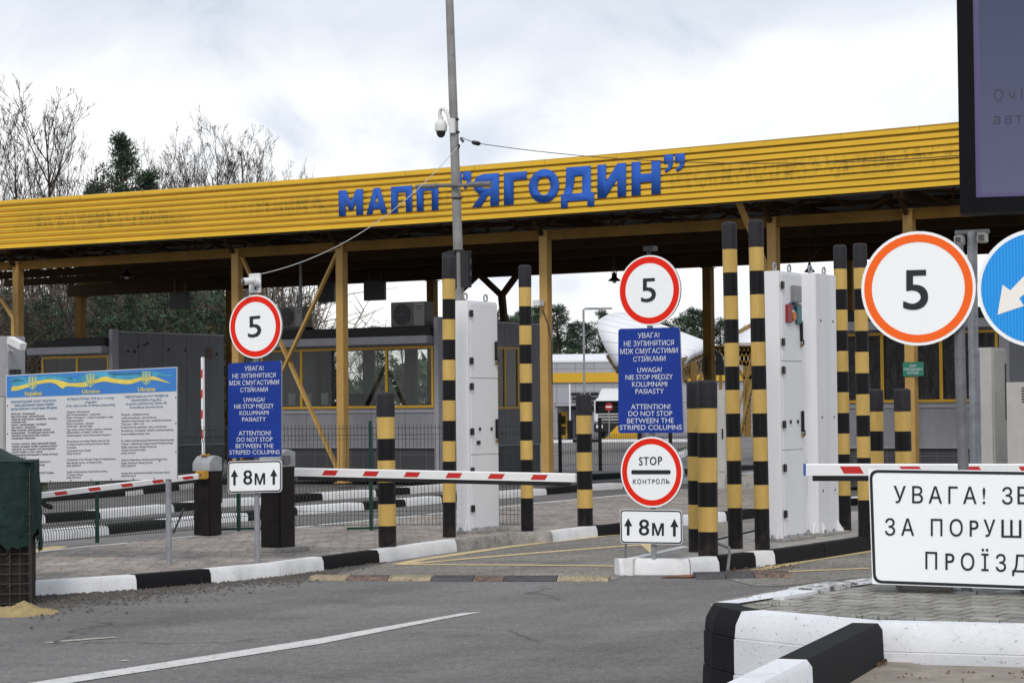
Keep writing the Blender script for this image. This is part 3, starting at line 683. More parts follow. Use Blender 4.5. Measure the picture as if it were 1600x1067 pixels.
# ---- right foreground sign post
F = Fr(G(1511, 928, zp - .012), 20)
t = thing('sign_post', F, 'sign post with large orange ringed 5 sign above the white lettered panel', 'traffic sign', 'sign posts')
tx, tz = F.l(1497.5, 379, 0); tm, zm = F.l(1500, 560, 0)
b = MB(); b.tube([(0, 0, -.02), (tm, 0, zm), (tx, 0, tz)], [.034, .034, .030], 14); b.tube([(tm + .001, 0, zm - .004), (tm, 0, zm + .004)], .036, 14); b.build('pole', M_steel_dark, t)
o, cx, cz, k = disc_sign(t, F, 'speed_sign', (1434.5, 450.6), 89.2, 84.6, 72.5, -.06, M_orange)
b = MB(); put_text(b, F, -.063, "5", (1412.2, 483), (1449.2, 482), 64, res=8, bold=.012); b.build('numeral', M_signblack, o)
CW = crop(1340, 710, 4.85)
o, q = panel(t, F, 'lettered_panel', [(1356.8, 732), (1790, 738), (1795, 928), (1363, 912)], .004, -.055, [M_signwhite, M_signback])
b = MB(); b.ring(rrect(inset(q, .006), .058), rrect(inset(q, .024), .042), -.057); b.build('border', M_signblack, o)
b = MB()
put_text(b, F, -.057, "УВАГА! З", CW(274, 366), CW(1174, 376), 130 / 4.85, bold=.004, res=6, spacing=1.4)
put_text(b, F, -.057, "Е", CW(1212, 374), CW(1292, 376), 133 / 4.85, bold=.004)
put_text(b, F, -.057, "ЗА ПОРУ", CW(208, 611), CW(1043, 622), 130 / 4.85, bold=.004, res=6, spacing=1.45)
put_text(b, F, -.057, "ШЕННЯ", CW(1090, 627), CW(1920, 640), 134 / 4.85, bold=.004, res=6, spacing=1.4)
put_text(b, F, -.057, "ПРОЇЗ", CW(514, 866), CW(1125, 886), 132 / 4.85, bold=.004, res=6, spacing=1.5)
put_text(b, F, -.057, "ДУ", CW(1172, 889), CW(1430, 894), 134 / 4.85, bold=.004, res=6, spacing=1.4)
b.build('lettering', M_signblack, o)
bc = [F.l(1399, 929, .12), F.l(1441, 930, .12), F.l(1492, 930, .12)]
b = MB(); b.box(-.06, .06, -.06, .05, .0, .02, 0); b.build('foot', M_steel_dark, t)
M_block = mat('pale_concrete_block', (.36, .35, .33), .9, .3, 6, .5, 20, (.12, .11, .1), .6, .2, 40)
o = MB(); o.box(0, .36, 0, .22, 0, .2, 0, .012); w0 = F.w(bc[0][0], .12, 0)
tag(o.build('concrete_block', M_conc, None, w0, -F.a), 'low grey concrete block under the lettered panel, left of the post foot', 'block')
o = MB(); o.box(0, .9, 0, .2, 0, .2, 0, .012); w0 = F.w(.30, .14, 0)
tag(o.build('concrete_block', M_conc, None, w0, -F.a), 'low grey concrete block under the lettered panel, right of the post foot', 'block')

# ---- blue arrow sign
F = Fr(G(1624, 930, zp - .012), 20)
M_cyan = M_arrow = None
M_arrowblue, t_, b_ = base('ribbed_blue_reflective_film', .35, .5)
src = t_.nodes.new('ShaderNodeTexCoord').outputs['Object']
wv = t_.nodes.new('ShaderNodeTexWave'); wv.inputs['Scale'].default_value = 16; wv.inputs['Distortion'].default_value = .3; t_.links.new(src, wv.inputs['Vector'])
t_.links.new(ramp(t_, wv.outputs['Fac'], [(.1, (.004, .24, .72)), (.75, (.010, .34, .86))]), b_.inputs['Base Color'])
t = thing('arrow_sign_post', F, 'round blue sign with a white arrow pointing down left at the right edge', 'traffic sign')
b = MB(); b.tube([(0, 0, -.02), (0, 0, F.l(1621, 356, 0)[1])], .034, 14); b.build('pole', M_steel_dark, t)
cx, cz = F.l(1620.5, 450, -.06); r = F.l(1620.5, 450 - 92.6, -.06)[1] - cz
b = MB(); b.plate(circ(cx, cz, r, 64), -.06, -.035, 0, 1); o = b.build('arrow_sign', [M_signwhite, M_signback], t)
b = MB(); b.face(circ(cx, cz, r * .934, 64), -.062); b.build('blue_field', M_arrowblue, o)
ar = [(1558.7, 491.7), (1566.5, 445), (1578.7, 453.7), (1625, 405), (1645, 424), (1592.5, 466), (1600, 478)]
b = MB(); l_ = [F.l(x, y, -.064) for x, y in ar]; b.face([l_[0], l_[1], l_[2], l_[5], l_[6]], -.064); b.face([l_[2], l_[3], l_[4], l_[5]], -.064); b.build('arrow', mat('warm_white_film', (.90, .86, .80), .35), o)

# ---- galvanised mast with floodlight heads, behind
g0 = P(1523, 634, 25.0); F = Fr((g0.x, 25.0, .15), 30)
t = thing('camera_mast', F, 'galvanised mast with a T bar and two small heads behind the orange ringed 5 sign', 'mast')
zt = F.l(1519, 362, 0)[1]; xt = F.l(1519, 362, 0)[0]; zc, xc = F.l(1522, 547, 0)[1], F.l(1522, 547, 0)[0]
b = MB(); b.tube([(0, 0, -.02), (xc, 0, zc), (xc - .01, 0, zc + .01), (xt, 0, zt)], [.068, .062, .056, .056], 14); b.build('pole', M_steel, t)
x0, x1 = F.l(1493, 360, 0)[0], F.l(1545, 360, 0)[0]
b = MB(); b.box(x0, x1, -.04, .04, zt - .03, zt + .02, 0, .006); b.build('cross_bar', M_steel_dark, t)
for px, py, tilt in ((1500, 376, -.05), (1536, 372, .0)):
    x_, z_ = F.l(px, py, -.02); b = MB(); b.box(x_ - .05, x_ + .05, -.09, .02, z_ - .055, z_ + .055, 0, .01); b.tube([(x_, -.02, z_ + .05), (x_, -.02, zt)], .012, 6); hd = b.build('head', M_ac, t)
    b = MB(); b.box(x_ - .032, x_ + .032, -.094, -.0905, z_ - .035, z_ + .035); b.build('front_glass', M_lens, hd)

# ------------------------------------------------------------------ striped columns
def column_mesh(r, top, n, bot, s=.257):
    mb = MB(); H = top + n * s + bot; prof = [(r, -.02), (r, bot)]; mats = [0]
    z = bot
    for i in range(n):
        prof.append((r * 1.004 if i % 2 == 0 else r, z)); mats.append(1 if i % 2 == 0 else 0)
        prof.append((r * 1.004 if i % 2 == 0 else r, z + s)); mats.append(1 if i % 2 == 0 else 0); z += s
    # cap with rounded edge
    prof.append((r * 1.03, z)); mats.append(2); prof.append((r * 1.03, H - .035)); mats.append(2)
    for a in (25, 50, 72, 90): prof.append((r * 1.03 - .035 * (1 - math.cos(R(a))), H - .035 + .035 * math.sin(R(a)))); mats.append(2)
    prof.append((.001, H + .004)); mats.append(2)
    prof2, m2 = [prof[0]], []
    for i in range(1, len(prof)):
        prof2.append(prof[i]); m2.append(mats[i - 1] if i - 1 < len(mats) else 2)
    mb.lathe(prof2, 28, mats=m2); return mb
tall = column_mesh(.083, .30, 11, .44); short = column_mesh(.106, .29, 5, .245)
TL, SL = 'tall', 'short'
cols = [(702, 838.5, zl, 1, 'tall black and yellow striped column left of the cabinet on the left pavement', 1.0),
        (824, 829, zl, 1, 'tall black and yellow striped column right of the cabinet on the left pavement', .985),
        (1149.5, 856, zi, 1, 'tall striped column on the island, left one of the close pair before the lamp cabinet', 1.03),
        (1191.5, 858, zi, 1, 'tall striped column on the island touching the left edge of the lamp cabinet', 1.03),
        (1320, 829, zi, 1, 'tall striped column standing just right of the stained second white cabinet', 1.02),
        (1352, 837.5, zi, 1, 'tall striped column partly behind the left edge of the large round 5 sign', 1.0),
        (605.5, 853.5, zl, 0, 'short fat striped column behind the left boom, nearest the green fence post', 1.0),
        (914.5, 821, zl, 0, 'short striped column at the free end of the left boom', .99),
        (1091, 861, zi, 0, 'short striped column at the back of the touching pair right of the control sign', 1.03),
        (1106.5, 867, zi, 0, 'short striped column at the front of the touching pair, scraped and rusty at its foot', 1.03),
        (1369, 826, .15, 0, 'short striped column half hidden behind the tall one at the right booth', 1.0),
        (1414, 828, .15, 0, 'short striped column below the small green sign in front of the right booth', 1.0)]
for i, (px, py, z, tl, lab, sc) in enumerate(cols):
    src = tall if tl else short
    if i in (0, 6): first = src.build('striped_column', [M_colblk, M_ylw, M_cap]); o = first
    else: o = first.copy(); COL.objects.link(o)
    o.location = G(px, py, z); o.scale = (1, 1, sc); o.rotation_euler = (R(random.uniform(-.25, .25)), R(-.35 + random.uniform(-.2, .2)), random.uniform(0, 6))
    tag(o, lab, 'striped column', 'tall striped columns' if tl else 'short striped columns')

# ------------------------------------------------------------------ control cabinets
def cabinet(px, py, z, H, w, d, label, lamp=False, plain=False, grp='white cabinets on the islands'):
    F = Fr(G(px, py, z), 30); t = thing('control_cabinet', F, label, 'cabinet', grp)
    # local origin: front right corner; front strip to -x, door face along +y (at x = 0)
    b = MB(); b.box(-w, 0, 0, d, .03, H, 0, .006); b.build('body', M_cab_stain if plain else M_cab, t)
    b = MB(); b.box(-w - .12, .10, -.12, d + .12, -.02, .03, 0, .004); b.build('base_plate', M_conc, t)
    b = MB()
    for x_, y_, dx, dy in ((-w * .85, 0, 0, -.07), (-w * .25, 0, 0, -.07), (-w, .1, -.07, 0)) + (((0, d * .15, .07, 0), (0, d * .9, .09, 0)) if plain else ()):
        tk = .012
        if dx == 0: vs = [(x_, y_, .03), (x_, y_ + dy, .03), (x_, y_, .17)]; vs += [(a + tk, b_, c) for a, b_, c in vs]
        else: vs = [(x_, y_, .03), (x_ + dx, y_, .03), (x_, y_, .17)]; vs += [(a, b_ + tk, c) for a, b_, c in vs]
        b.add(vs, [(0, 1, 2), (5, 4, 3), (0, 3, 4, 1), (1, 4, 5, 2), (2, 5, 3, 0)])
    b.build('gusset', M_cab, t)
    b = MB()
    for x_, y_ in ((-w * .5, -.07), (.06, d * .5), (.06, .06), (.06, d - .04)): b.tube([(x_, y_, .03), (x_, y_, .075)], .018, 6)
    b.build('anchor_bolt', M_steel, t)
    for y_ in (.10, d - .12):
        b = MB(); cz = H + .055; pts = [(-w / 2, y_ + .045 * math.sin(a), cz + .045 * math.cos(a)) for a in [k * math.pi / 8 for k in range(17)]]
        b.tube(pts, .012, 6); b.tube([(-w / 2, y_, H), (-w / 2, y_, H + .02)], .016, 8); b.build('lifting_eye', M_steel, t)
    if plain:
        b = MB()
        for y_ in (.14, d - .12):
            for z_ in (H * .45, H * .17, H * .82): b.tube([(0, y_, z_), (.008, y_, z_)], .015, 8)
        b.build('screw', M_steel_dark, t); return F, t
    zs = H * .665; zs2 = H * .335
    for k, (z0, z1) in enumerate(((zs + .006, H - .03), (zs2 + .006, zs - .006), (.06, zs2 - .006))):
        b = MB(); b.box(.0, .016, .035, d - .015, z0, z1, 0, .004); dr = b.build('door', M_cab, t)
        for z_ in ((z0 + .22, z1 - .14) if k == 0 else ((z0 + .30, z1 - .1) if k == 1 else (z0 + .26, z1 - .2))):
            h = MB(); h.box(.0165, .04, .0, .075, z_ - .045, z_ + .045, 0, .006); h.build('hinge', M_dark, dr)
        if k < 2:
            zh = z0 + (.36 if k == 0 else .33); h = MB(); h.box(.0165, .05, d - .10, d - .055, zh - .13, zh + .13, 0, .01); h.box(.05, .065, d - .085, d - .065, zh - .17, zh - .10, 0, .006); h.build('handle', M_dark, dr)
            h = MB(); h.box(.02, .05, d - .095, d - .06, zh - .19, zh - .14, 0, .006); h.build('padlock', mat('brass', (.30, .22, .10), .4, metal=.6) if 'brass' not in bpy.data.materials else bpy.data.materials['brass'], dr)
        if k == 1:
            h = MB()
            for y_ in (.24, d - .2): h.tube([(.0165, y_, z0 + .33), (.03, y_, z0 + .33)], .022, 10)
            if not lamp: h.box(.0165, .03, .16, .24, z0 + .13, z0 + .18)
            h.build('lock', M_dark, dr)
    if lamp:
        zl_ = H - .52; h = MB(); h.box(.0165, .055, .30, .56, zl_ + .16, zl_ + .36, 0, .01); h.build('floodlight', mat('grey_floodlight', (.30, .30, .31), .4, .1, 9, metal=.4), t)
        h = MB(); h.box(.0165, .045, .13, .29, zl_ - .09, zl_ + .13, 0, .01); h.build('red_lamp', mat('red_lamp', (.30, .02, .03), .3), t)
        h = MB(); h.tube([(.0165, .36, zl_ - .01), (.045, .36, zl_ - .01)], .055, 12); h.build('amber_lamp', mat('amber_lamp', (.50, .15, .03), .3), t)
        h = MB(); h.box(.0165, .045, .43, .58, zl_ - .10, zl_ + .12, 0, .01); h.build('green_lamp', mat('teal_lamp', (.02, .13, .16), .3), t)
        h = MB(); h.box(.0165, .020, .24, .40, zs + .62, zs + .70); h.build('blue_label', mat('blue_label', (.02, .12, .28), .4), t)
        h = MB(); h.box(.0165, .020, .41, .62, zs + .61, zs + .69); h.build('grey_label', mat('grey_label', (.11, .10, .08), .4), t)
        h = MB(); h.box(.03, .05, .34, .44, zl_ + .13, zl_ + .15); h.build('cable', M_dark, t)
    return F, t
cabinet(734.5, 833, zl, 3.03, .20, .74, 'white steel cabinet with black handles between two tall striped columns on the left pavement')
cabinet(1223, 845.5, zi, 3.19, .20, .66, 'white cabinet with red, amber and green lamps and a grey floodlight on its door', True)
cabinet(1280, 837, zi, 3.22, .22, .66, 'plain white cabinet streaked with grey stains behind the lamp cabinet', plain=True)
# distant and far right cabinets
F = Fr(G(1121, 764, .13), 30); t = thing('equipment_cabinet', F, 'slim pale cabinet seen between the short pair and tall pair of striped columns', 'cabinet')
hC = F.l(1121, 609, 0)[1]; wC = F.l(1136, 764, 0)[0]
b = MB(); b.box(0, wC, 0, .5, .0, hC, 0, .01); b.build('body', M_ac, t); b = MB(); b.box(.04, wC - .03, -.015, -.001, .35, hC - .08, 0, .004); d_ = b.build('door', M_ac, t); b = MB(); b.box(wC - .09, wC - .06, -.03, -.016, 1.0, 1.2); b.build('handle', M_dark, d_)
b = MB(); b.box(wC, wC + 1.1, -.1, .5, 0, .30, 0, .01); b.build('plinth', M_conc, t)

# ------------------------------------------------------------------ barriers
def boom(par, p, q, h, t_, spacing, n0, blen, tipcol=None, off=0.0):
    """boom beam from p (hinge) to q (tip) in world space with red skewed bands on both sides"""
    p, q = Vector(p), Vector(q); d = (q - p); L_ = d.length; d.normalize(); u = Vector((0, 0, 1)); n = d.cross(u).normalized()
    if (CAM - p).dot(n) < 0: n = -n
    up_ = n.cross(d); up_ = up_ if up_.z > 0 else -up_
    def q_(s, a, b_): return p + d * s + up_ * a + n * b_
    b = MB(); vs = [q_(s, a, c) for s in (0, L_) for a, c in ((-h / 2, -t_ / 2), (-h / 2, t_ / 2), (h / 2 - .01, t_ / 2), (h / 2, t_ / 2 - .01), (h / 2, -t_ / 2))]
    b.add(vs, [(0, 1, 2, 3, 4), (9, 8, 7, 6, 5)] + [(i, (i + 1) % 5, 5 + (i + 1) % 5, 5 + i) for i in range(5)]); o = b.build('boom', M_boomwhite); 
    b = MB(); k = 0; s = n0
    while s + blen < L_:
        for side in (1, -1):
            sk = .035; vs = [q_(s, -h * .32, side * (t_ / 2 + .002)), q_(s + blen - sk, -h * .32, side * (t_ / 2 + .002)), q_(s + blen, h * .28, side * (t_ / 2 + .002)), q_(s + sk, h * .28, side * (t_ / 2 + .002))]
            b.add(vs, [(0, 1, 2, 3) if side > 0 else (3, 2, 1, 0)])
        s += spacing
    r_ = b.build('red_bands', M_boomred); r_.parent = o
    b = MB(); vs = [q_(s, a, c) for s in (.04, L_ - .06) for a, c in ((-h / 2 - .045, -.012), (-h / 2 - .045, .012), (-h / 2 - .001, .02), (-h / 2 - .001, -.02))]
    b.add(vs, [(0, 1, 2, 3), (7, 6, 5, 4)] + [(i, (i + 1) % 4, 4 + (i + 1) % 4, 4 + i) for i in range(4)]); e_ = b.build('rubber_edge', M_blk); e_.parent = o
    if tipcol:
        b = MB(); vs = [q_(s, a, c) for s in (L_, L_ + .014) for a, c in ((-h / 2, -t_ / 2), (-h / 2, t_ / 2), (h / 2, t_ / 2), (h / 2, -t_ / 2))]
        b.add(vs, [(0, 1, 2, 3), (7, 6, 5, 4)] + [(i, (i + 1) % 4, 4 + (i + 1) % 4, 4 + i) for i in range(4)]); e_ = b.build('end_cap', tipcol); e_.parent = o
    o.parent = par; o.matrix_parent_inverse = Matrix.LocRotScale(par.location, par.rotation_euler, None).inverted()
    return o
def pedestal(t, w, d, H, capm, mt=M_pedestal, slope=.12, x0=0, rim=True):
    """housing with its front right corner at the local origin"""
    b = MB(); b.box(-w, 0, 0, d, 0, H - .20, 0, .012); b.build('housing', mt, t)
    b = MB(); hz = H - .199; vs = []
    prof = [(0, hz), (0, H - .10), (.03, H - .06), (d * .35, H - .01), (d * .6, H), (d, H - .03), (d, hz)]
    for x_ in (-w - .004, .004): vs += [(x_, y_ - .004 if y_ == 0 else y_, z_) for y_, z_ in prof]
    n = len(prof); b.add(vs, [tuple(range(n)), tuple(range(2 * n - 1, n - 1, -1))] + [((i + 1) % n, i, n + i, n + (i + 1) % n) for i in range(n)])
    b.build('cap', capm, t)
F = Fr(G(438, 862, zl), 30)
t = thing('barrier', F, 'lowered barrier with dark brown housing and red and white boom across the left lane', 'barrier', 'boom barriers')
pedestal(t, .28, .30, 1.17, M_pedcap)
b = MB(); b.box(-.42, .12, -.10, .42, -.01, .045, 0, .01); b.build('footing', M_conc, t)
hinge = P(461.5, 737, 25.75); tip = P(900, 746.2, 24.6)
boom(t, hinge, tip, .095, .05, .505, .345, .205)
b = MB(); b.box(.002, .03, .05, .18, 1.0, 1.10, 0, .006); b.build('arm_clamp', M_steel_dark, t)

F = Fr(G(328, 837, zl), 30)
t = thing('barrier', F, 'barrier with yellow side box, its boom drooping left below the information board', 'barrier', 'boom barriers')
pedestal(t, .27, .26, 1.04, M_pedcap, M_pedestal)
b = MB(); x_, z_ = F.l(313, 742, -.08); b.box(x_ - .085, x_ + .085, -.10, -.001, z_ - .055, z_ + .055, 0, .015); yb = b.build('side_box', M_orangebox, t)
b = MB(); pts = circ(x_, z_, .045, 16, .02); b.ring(pts, circ(x_, z_, .032, 16, .012), -.102); b.build('logo', M_dark, yb)
b = MB(); x_, z_ = F.l(320, 715, .1); b.box(x_ - .05, x_ + .05, .06, .16, 1.035, 1.06, 0, .008); b.build('top_knob', M_orangebox, t)
hinge = P(308, 744, F.o.y - .25); tip = P(64, 773.5, 26.3)
boom(t, hinge, tip, .068, .05, .62, .10, .25)

p = P(331, 650, 40); F = Fr((p.x, p.y, .13), 30)
t = thing('raised_barrier', F, 'barrier with its striped boom raised upright behind the yellow boxed housing', 'barrier', 'boom barriers')
pedestal(t, .2, .3, .85, M_colblk, M_colblk)
z1 = F.l(320, 558, -.05)[1]
b = MB(); b.box(-.155, -.115, -.11, -.05, .7, z1, 0, .004); bo = b.build('boom', M_boomwhite, t)
b = MB(); z_ = 1.15
while z_ < z1 - .1: b.add([(-.155, -.112, z_), (-.115, -.112, z_ + .02), (-.115, -.112, z_ + .17), (-.155, -.112, z_ + .15)], [(0, 1, 2, 3)]); z_ += .36
b.build('red_bands', M_boomred, bo)

g = P(1700, 640, 18.4); F = Fr((g.x, g.y, .15), 30)
t = thing('barrier', F, 'lowered barrier whose blue tipped boom passes behind the lettered panel across the right lane', 'barrier', 'boom barriers')
pedestal(t, .3, .3, 1.35, M_pedcap)
hinge = F.w(-.31, .12, 0); hinge.z = P(1650, 733.5, hinge.y).z; tip = P(1258.5, 733.5, 18.6)
boom(t, hinge, tip, .098, .05, .497, .12, .2, mat('blue_end_cap', (.03, .10, .40), .4))

# ------------------------------------------------------------------ information board
F = Fr(G(263.5, 880, zl), 24)
t = thing('information_board', F, 'large white board with blue and yellow header and three columns of text', 'information board')
CI = crop(0, 560, 5.333)
Q = [CI(50, 140), CI(1475, 70), CI(1475, 1003), CI(285 - 235, 1037)]
q = [F.l(a, b_, -.04) for a, b_ in Q]
M_board = mat('white_board_sheet', (.60, .60, .62), .45, .05, 2, .4, 9, (.45, .44, .44), .68)
b = MB(); b.plate(q, -.04, -.02, 0, 1); o = b.build('board', [M_board, M_signback], t)
for px in (263.5, 24):
    x_ = F.l(px, 800, 0)[0]; b = MB(); b.tube([(x_, 0, -.02), (x_, 0, q[0][1] - .05)], .032, 12); b.build('post', M_steel, t)
def I(x, y): return F.l(*CI(x, y), -.042)
hq = [CI(55, 147), CI(1470, 76), CI(1470, 272), CI(55, 328)]
b = MB(); b.face([F.l(*p_, -.042) for p_ in hq], -.042); hd = b.build('header', mat('sky_blue_print', (.045, .20, .54), .45, .06, 3), o)
def band(pts_top, pts_bot, y, mt, par, nm):
    def sm(p_):
        out = []
        for i in range(len(p_) - 1):
            p0, p1, p2, p3 = p_[max(0, i - 1)], p_[i], p_[i + 1], p_[min(len(p_) - 1, i + 2)]
            for k in range(5):
                t_ = k / 5; out.append(tuple(.5 * (2 * p1[j] + (p2[j] - p0[j]) * t_ + (2 * p0[j] - 5 * p1[j] + 4 * p2[j] - p3[j]) * t_ ** 2 + (3 * p1[j] - p0[j] - 3 * p2[j] + p3[j]) * t_ ** 3) for j in (0, 1)))
        return out + [p_[-1]]
    a, c = sm(pts_top), sm(pts_bot); b = MB(); n = len(a); vs = []
    for p_ in a + c: x_, z_ = F.l(*CI(*p_), y); vs.append((x_, y, z_))
    b.add(vs, [(i, n + i, n + i + 1, i + 1) for i in range(n - 1)]); return b.build(nm, mt, par)
M_teal = mat('teal_ribbon_print', (.06, .33, .50), .45, .35, 5); M_rib = mat('yellow_ribbon_print', (.72, .58, .10), .45, .12, 5)
M_tealdark = mat('dark_teal_ribbon_print', (.03, .16, .25), .45, .3, 5)
band([(85, 180), (150, 150), (210, 160), (250, 178), (330, 150), (450, 140), (560, 150), (630, 170), (720, 130), (870, 115), (960, 125), (1080, 130), (1200, 120)], [(100, 232), (160, 228), (230, 210), (300, 190), (400, 172), (500, 175), (600, 190), (640, 196), (720, 190), (870, 160), (960, 165), (1080, 172), (1200, 158)], -.0435, M_teal, hd, 'ribbon')
band([(1250, 110), (1320, 118), (1400, 135), (1450, 140)], [(1270, 150), (1330, 143), (1400, 148), (1450, 142)], -.0435, M_teal, hd, 'ribbon')
band([(90, 185), (140, 170), (200, 185)], [(95, 205), (145, 190), (205, 190)], -.0437, M_tealdark, hd, 'ribbon_shade')
band([(440, 142), (520, 150), (600, 160)], [(450, 148), (530, 165), (610, 185)], -.0437, M_tealdark, hd, 'ribbon_shade')
band([(900, 118), (1000, 122), (1180, 118)], [(900, 130), (1000, 142), (1180, 132)], -.0437, M_tealdark, hd, 'ribbon_shade')
band([(100, 232), (160, 228), (230, 210), (300, 190), (400, 172), (480, 178), (560, 200), (600, 205), (700, 198), (800, 175), (870, 150), (960, 168), (1080, 176), (1180, 155), (1280, 150), (1350, 175), (1420, 205)], [(92, 270), (150, 265), (230, 240), (300, 218), (400, 202), (460, 210), (520, 250), (560, 232), (700, 237), (800, 205), (870, 192), (960, 205), (1080, 213), (1180, 185), (1280, 178), (1350, 192), (1420, 207)], -.044, M_rib, hd, 'ribbon')
# trident shields
for cx_, cy_ in ((272, 205), (755, 183), (1220, 163)):
    b = MB(); sh = [(-34, -55), (34, -55), (34, 25), (18, 45), (0, 60), (-18, 45), (-34, 25)]
    b.face([I(cx_ + x_, cy_ + y_) for x_, y_ in sh], -.0445); so_ = b.build('shield', mat('shield_blue_print', (.09, .36, .46), .45) if 'shield_blue_print' not in bpy.data.materials else bpy.data.materials['shield_blue_print'], hd)
    b = MB(); st = lambda pts: b.face([F.l(*CI(cx_ + x_, cy_ + y_), -.046) for x_, y_ in pts], -.046)
    st([(-4, -46), (4, -46), (6, -5), (-6, -5)]); st([(-26, -40), (-18, -30), (-17, 14), (-26, 14)]); st([(26, -40), (18, -30), (17, 14), (26, 14)])
    st([(-26, 15), (26, 15), (26, 22), (-26, 22)]); st([(-6, -4), (6, -4), (8, 14), (-8, 14)]); st([(-8, 23), (8, 23), (0, 48)]); st([(-16, -8), (-10, -4), (-10, 13), (-16, 13)]); st([(16, -8), (10, -4), (10, 13), (16, 13)])
    b.build('trident', M_rib, so_)
    b = MB(); po = [I(cx_ + x_, cy_ + y_) for x_, y_ in sh]; pi = [I(cx_ + x_ * .9, cy_ + y_ * .93) for x_, y_ in sh]
    b.add([(x_, -.0452, z_) for x_, z_ in po + pi], [(i, 7 + i, 7 + (i + 1) % 7, (i + 1) % 7) for i in range(7)]); b.build('shield_edge', M_rib, so_)
b = MB(); put_text(b, F, -.044, "Україна", CI(203, 312), CI(346, 306), 36 / 5.333, bold=.02); put_text(b, F, -.044, "Ukraine", CI(684, 292), CI(830, 287), 34 / 5.333, bold=.02); put_text(b, F, -.044, "Ukraina", CI(1150, 275), CI(1296, 270), 36 / 5.333, bold=.02)
b.build('lettering', M_rib, hd)
M_inkblue = mat('blue_ink', (.10, .22, .36), .5); M_ink = mat('dark_ink', (.14, .14, .145), .6)
b = MB()
for s, x0, x1, y0, y1 in [("МІЖНАРОДНИЙ ПУНКТ ПРОПУСКУ", 92, 470, 372, 360), ("через державний кордон України", 118, 448, 400, 387), ("автомобільного сполучення «Ягодин»", 92, 475, 430, 416),
                          ("INTERNATIONAL POE (port of entry)", 560, 950, 348, 335), ("«Yagodin»", 705, 805, 373, 368), ("of the state border of Ukraine (automobile)", 550, 960, 403, 393),
                          ("MIĘDZYNARODOWY PRZEJŚCIE", 1040, 1402, 329, 317), ("GRANICZNE «Yagodin»", 1092, 1345, 358, 349), ("na granice państwowej Ukrainy dla", 1050, 1390, 386, 376), ("komunikacji samochodowej", 1083, 1357, 416, 408)]:
    put_text(b, F, -.042, s, CI(x0, y0), CI(x1, y1), 20 / 5.333, res=1, bold=.012)
b.build('title_lettering', M_inkblue, o)
b = MB()
T1 = ["Категорія - міжнародний;", "Вид сполучення - автомобільний;", "Характер транспортних перевезень - вантажо-", "пасажирський;", "Режим функціонування - постійний;", "Час роботи - цілодобово;", "Види контролю: прикордонний, митний,", "ветеринарний, фітосанітарний, екологічний,", "санітарно-епідеміологічний, контроль", "міжнародних перевезень."]
W1 = [200, 275, 380, 122, 290, 207, 325, 360, 318, 205]
for i, (s, w_) in enumerate(zip(T1, W1)): y_ = 469 + i * 22.6; put_text(b, F, -.042, s, CI(95, y_), CI(95 + w_, y_ - w_ * .022), 16.5 / 5.333, res=1, bold=.012)
T1 = ["З питань пропуску через державний кордон", "України громадяни України та іноземці можуть", "звертатись до посадових осіб Прикордонної", "служби України за телефонами:", "Командування прикордонного загону (м.Луцьк)", "(0332) 72-09-20"]
for i, (s, w_) in enumerate(zip(T1, [370, 380, 365, 258, 385, 120])): y_ = 718 + i * 23; put_text(b, F, -.042, s, CI(97, y_), CI(97 + w_, y_ - w_ * .022), 16.5 / 5.333, res=1, bold=.012)
for s, x0, x1, y_ in (("Західного регіонального", 200, 420, 868), ("управління (м.Львів)", 215, 372, 895), ("адміністрації ДПС України", 240, 446, 960)): put_text(b, F, -.042, s, CI(x0, y_ + 2), CI(x1, y_ - 3), 16.5 / 5.333, res=1, bold=.012)
T2 = [("Category - International;", 190, 452), ("Kind of communication - automobile;", 285, 476), ("Nature of transport - transport passengers, cargo,", 390, 500), ("cargo-passengers;", 140, 524), ("Mode of operation - standard;", 230, 550), ("Work time - day and night;", 218, 573), ("Type of the control: frontier, customs, veterinary,", 380, 600), ("phytosanitary, ecological, sanitary and", 302, 622), ("epidemiological, control international transport.", 370, 648),
      ("All questions concerning Ukraine state border", 360, 697), ("crossing should be adressed in Board Guard", 352, 722), ("Command.", 82, 748), ("Command Frontier (Lutsk)", 200, 775), ("(0332) 72-09-20", 118, 800), ("Commander of the Western Regional Administration", 408, 850), ("State Border Service of Ukraine (Lviv)", 290, 876), ("(032) 238-85-09", 118, 900), ("Hotline Administration State Border Service", 340, 952), ("of Ukraine (Kiev)", 132, 976), ("(044) 527-63-63", 118, 1000)]
for s, w_, y_ in T2: put_text(b, F, -.042, s, CI(555, y_), CI(555 + w_, y_ - w_ * .022), 16.5 / 5.333, res=1, bold=.012)
T3 = [("Kategoria - międzynarodowa;", 230, 474), ("rodzaj komunikacji - samochodowa;", 295, 502), ("Charakter transportowego ruchu - pasażersko-towarowy;", 420, 528), ("Tryb pracy - dzień i noc;", 190, 553), ("Rodzaj kontroli: graniczny, celny, weterynarny,", 382, 580), ("fitosanitarny, ekologiczny, sanitarno-epidemiologiczny,", 436, 608), ("kontrol międzynarodowy ruchu.", 240, 636),
      ("Do urzędu strzeżenia granicy Państwowej Ukrainy obywateli", 440, 692), ("Ukrainy i cudzoziemcy mogą dotyczyć funkcjonariuszy", 432, 718), ("Służby Granicznej Ukrainy Wojennej;", 295, 745), ("Granica Komenda (Lutsk)", 200, 770), ("(0332) 72-09-20", 118, 796), ("Granica Regionalnej Administracji Państwowej", 380, 852), ("Służby Granicznej Ukrainy (Lwów)", 260, 878), ("(032) 238-85-09", 120, 903), ("Gorąca linia Administracji Służby Granicznej (Kiev)", 404, 962), ("(044) 527-63-63", 120, 986)]
for s, w_, y_ in T3: put_text(b, F, -.042, s, CI(1010, y_), CI(1010 + w_, y_ - w_ * .022), 16.5 / 5.333, res=1, bold=.012)
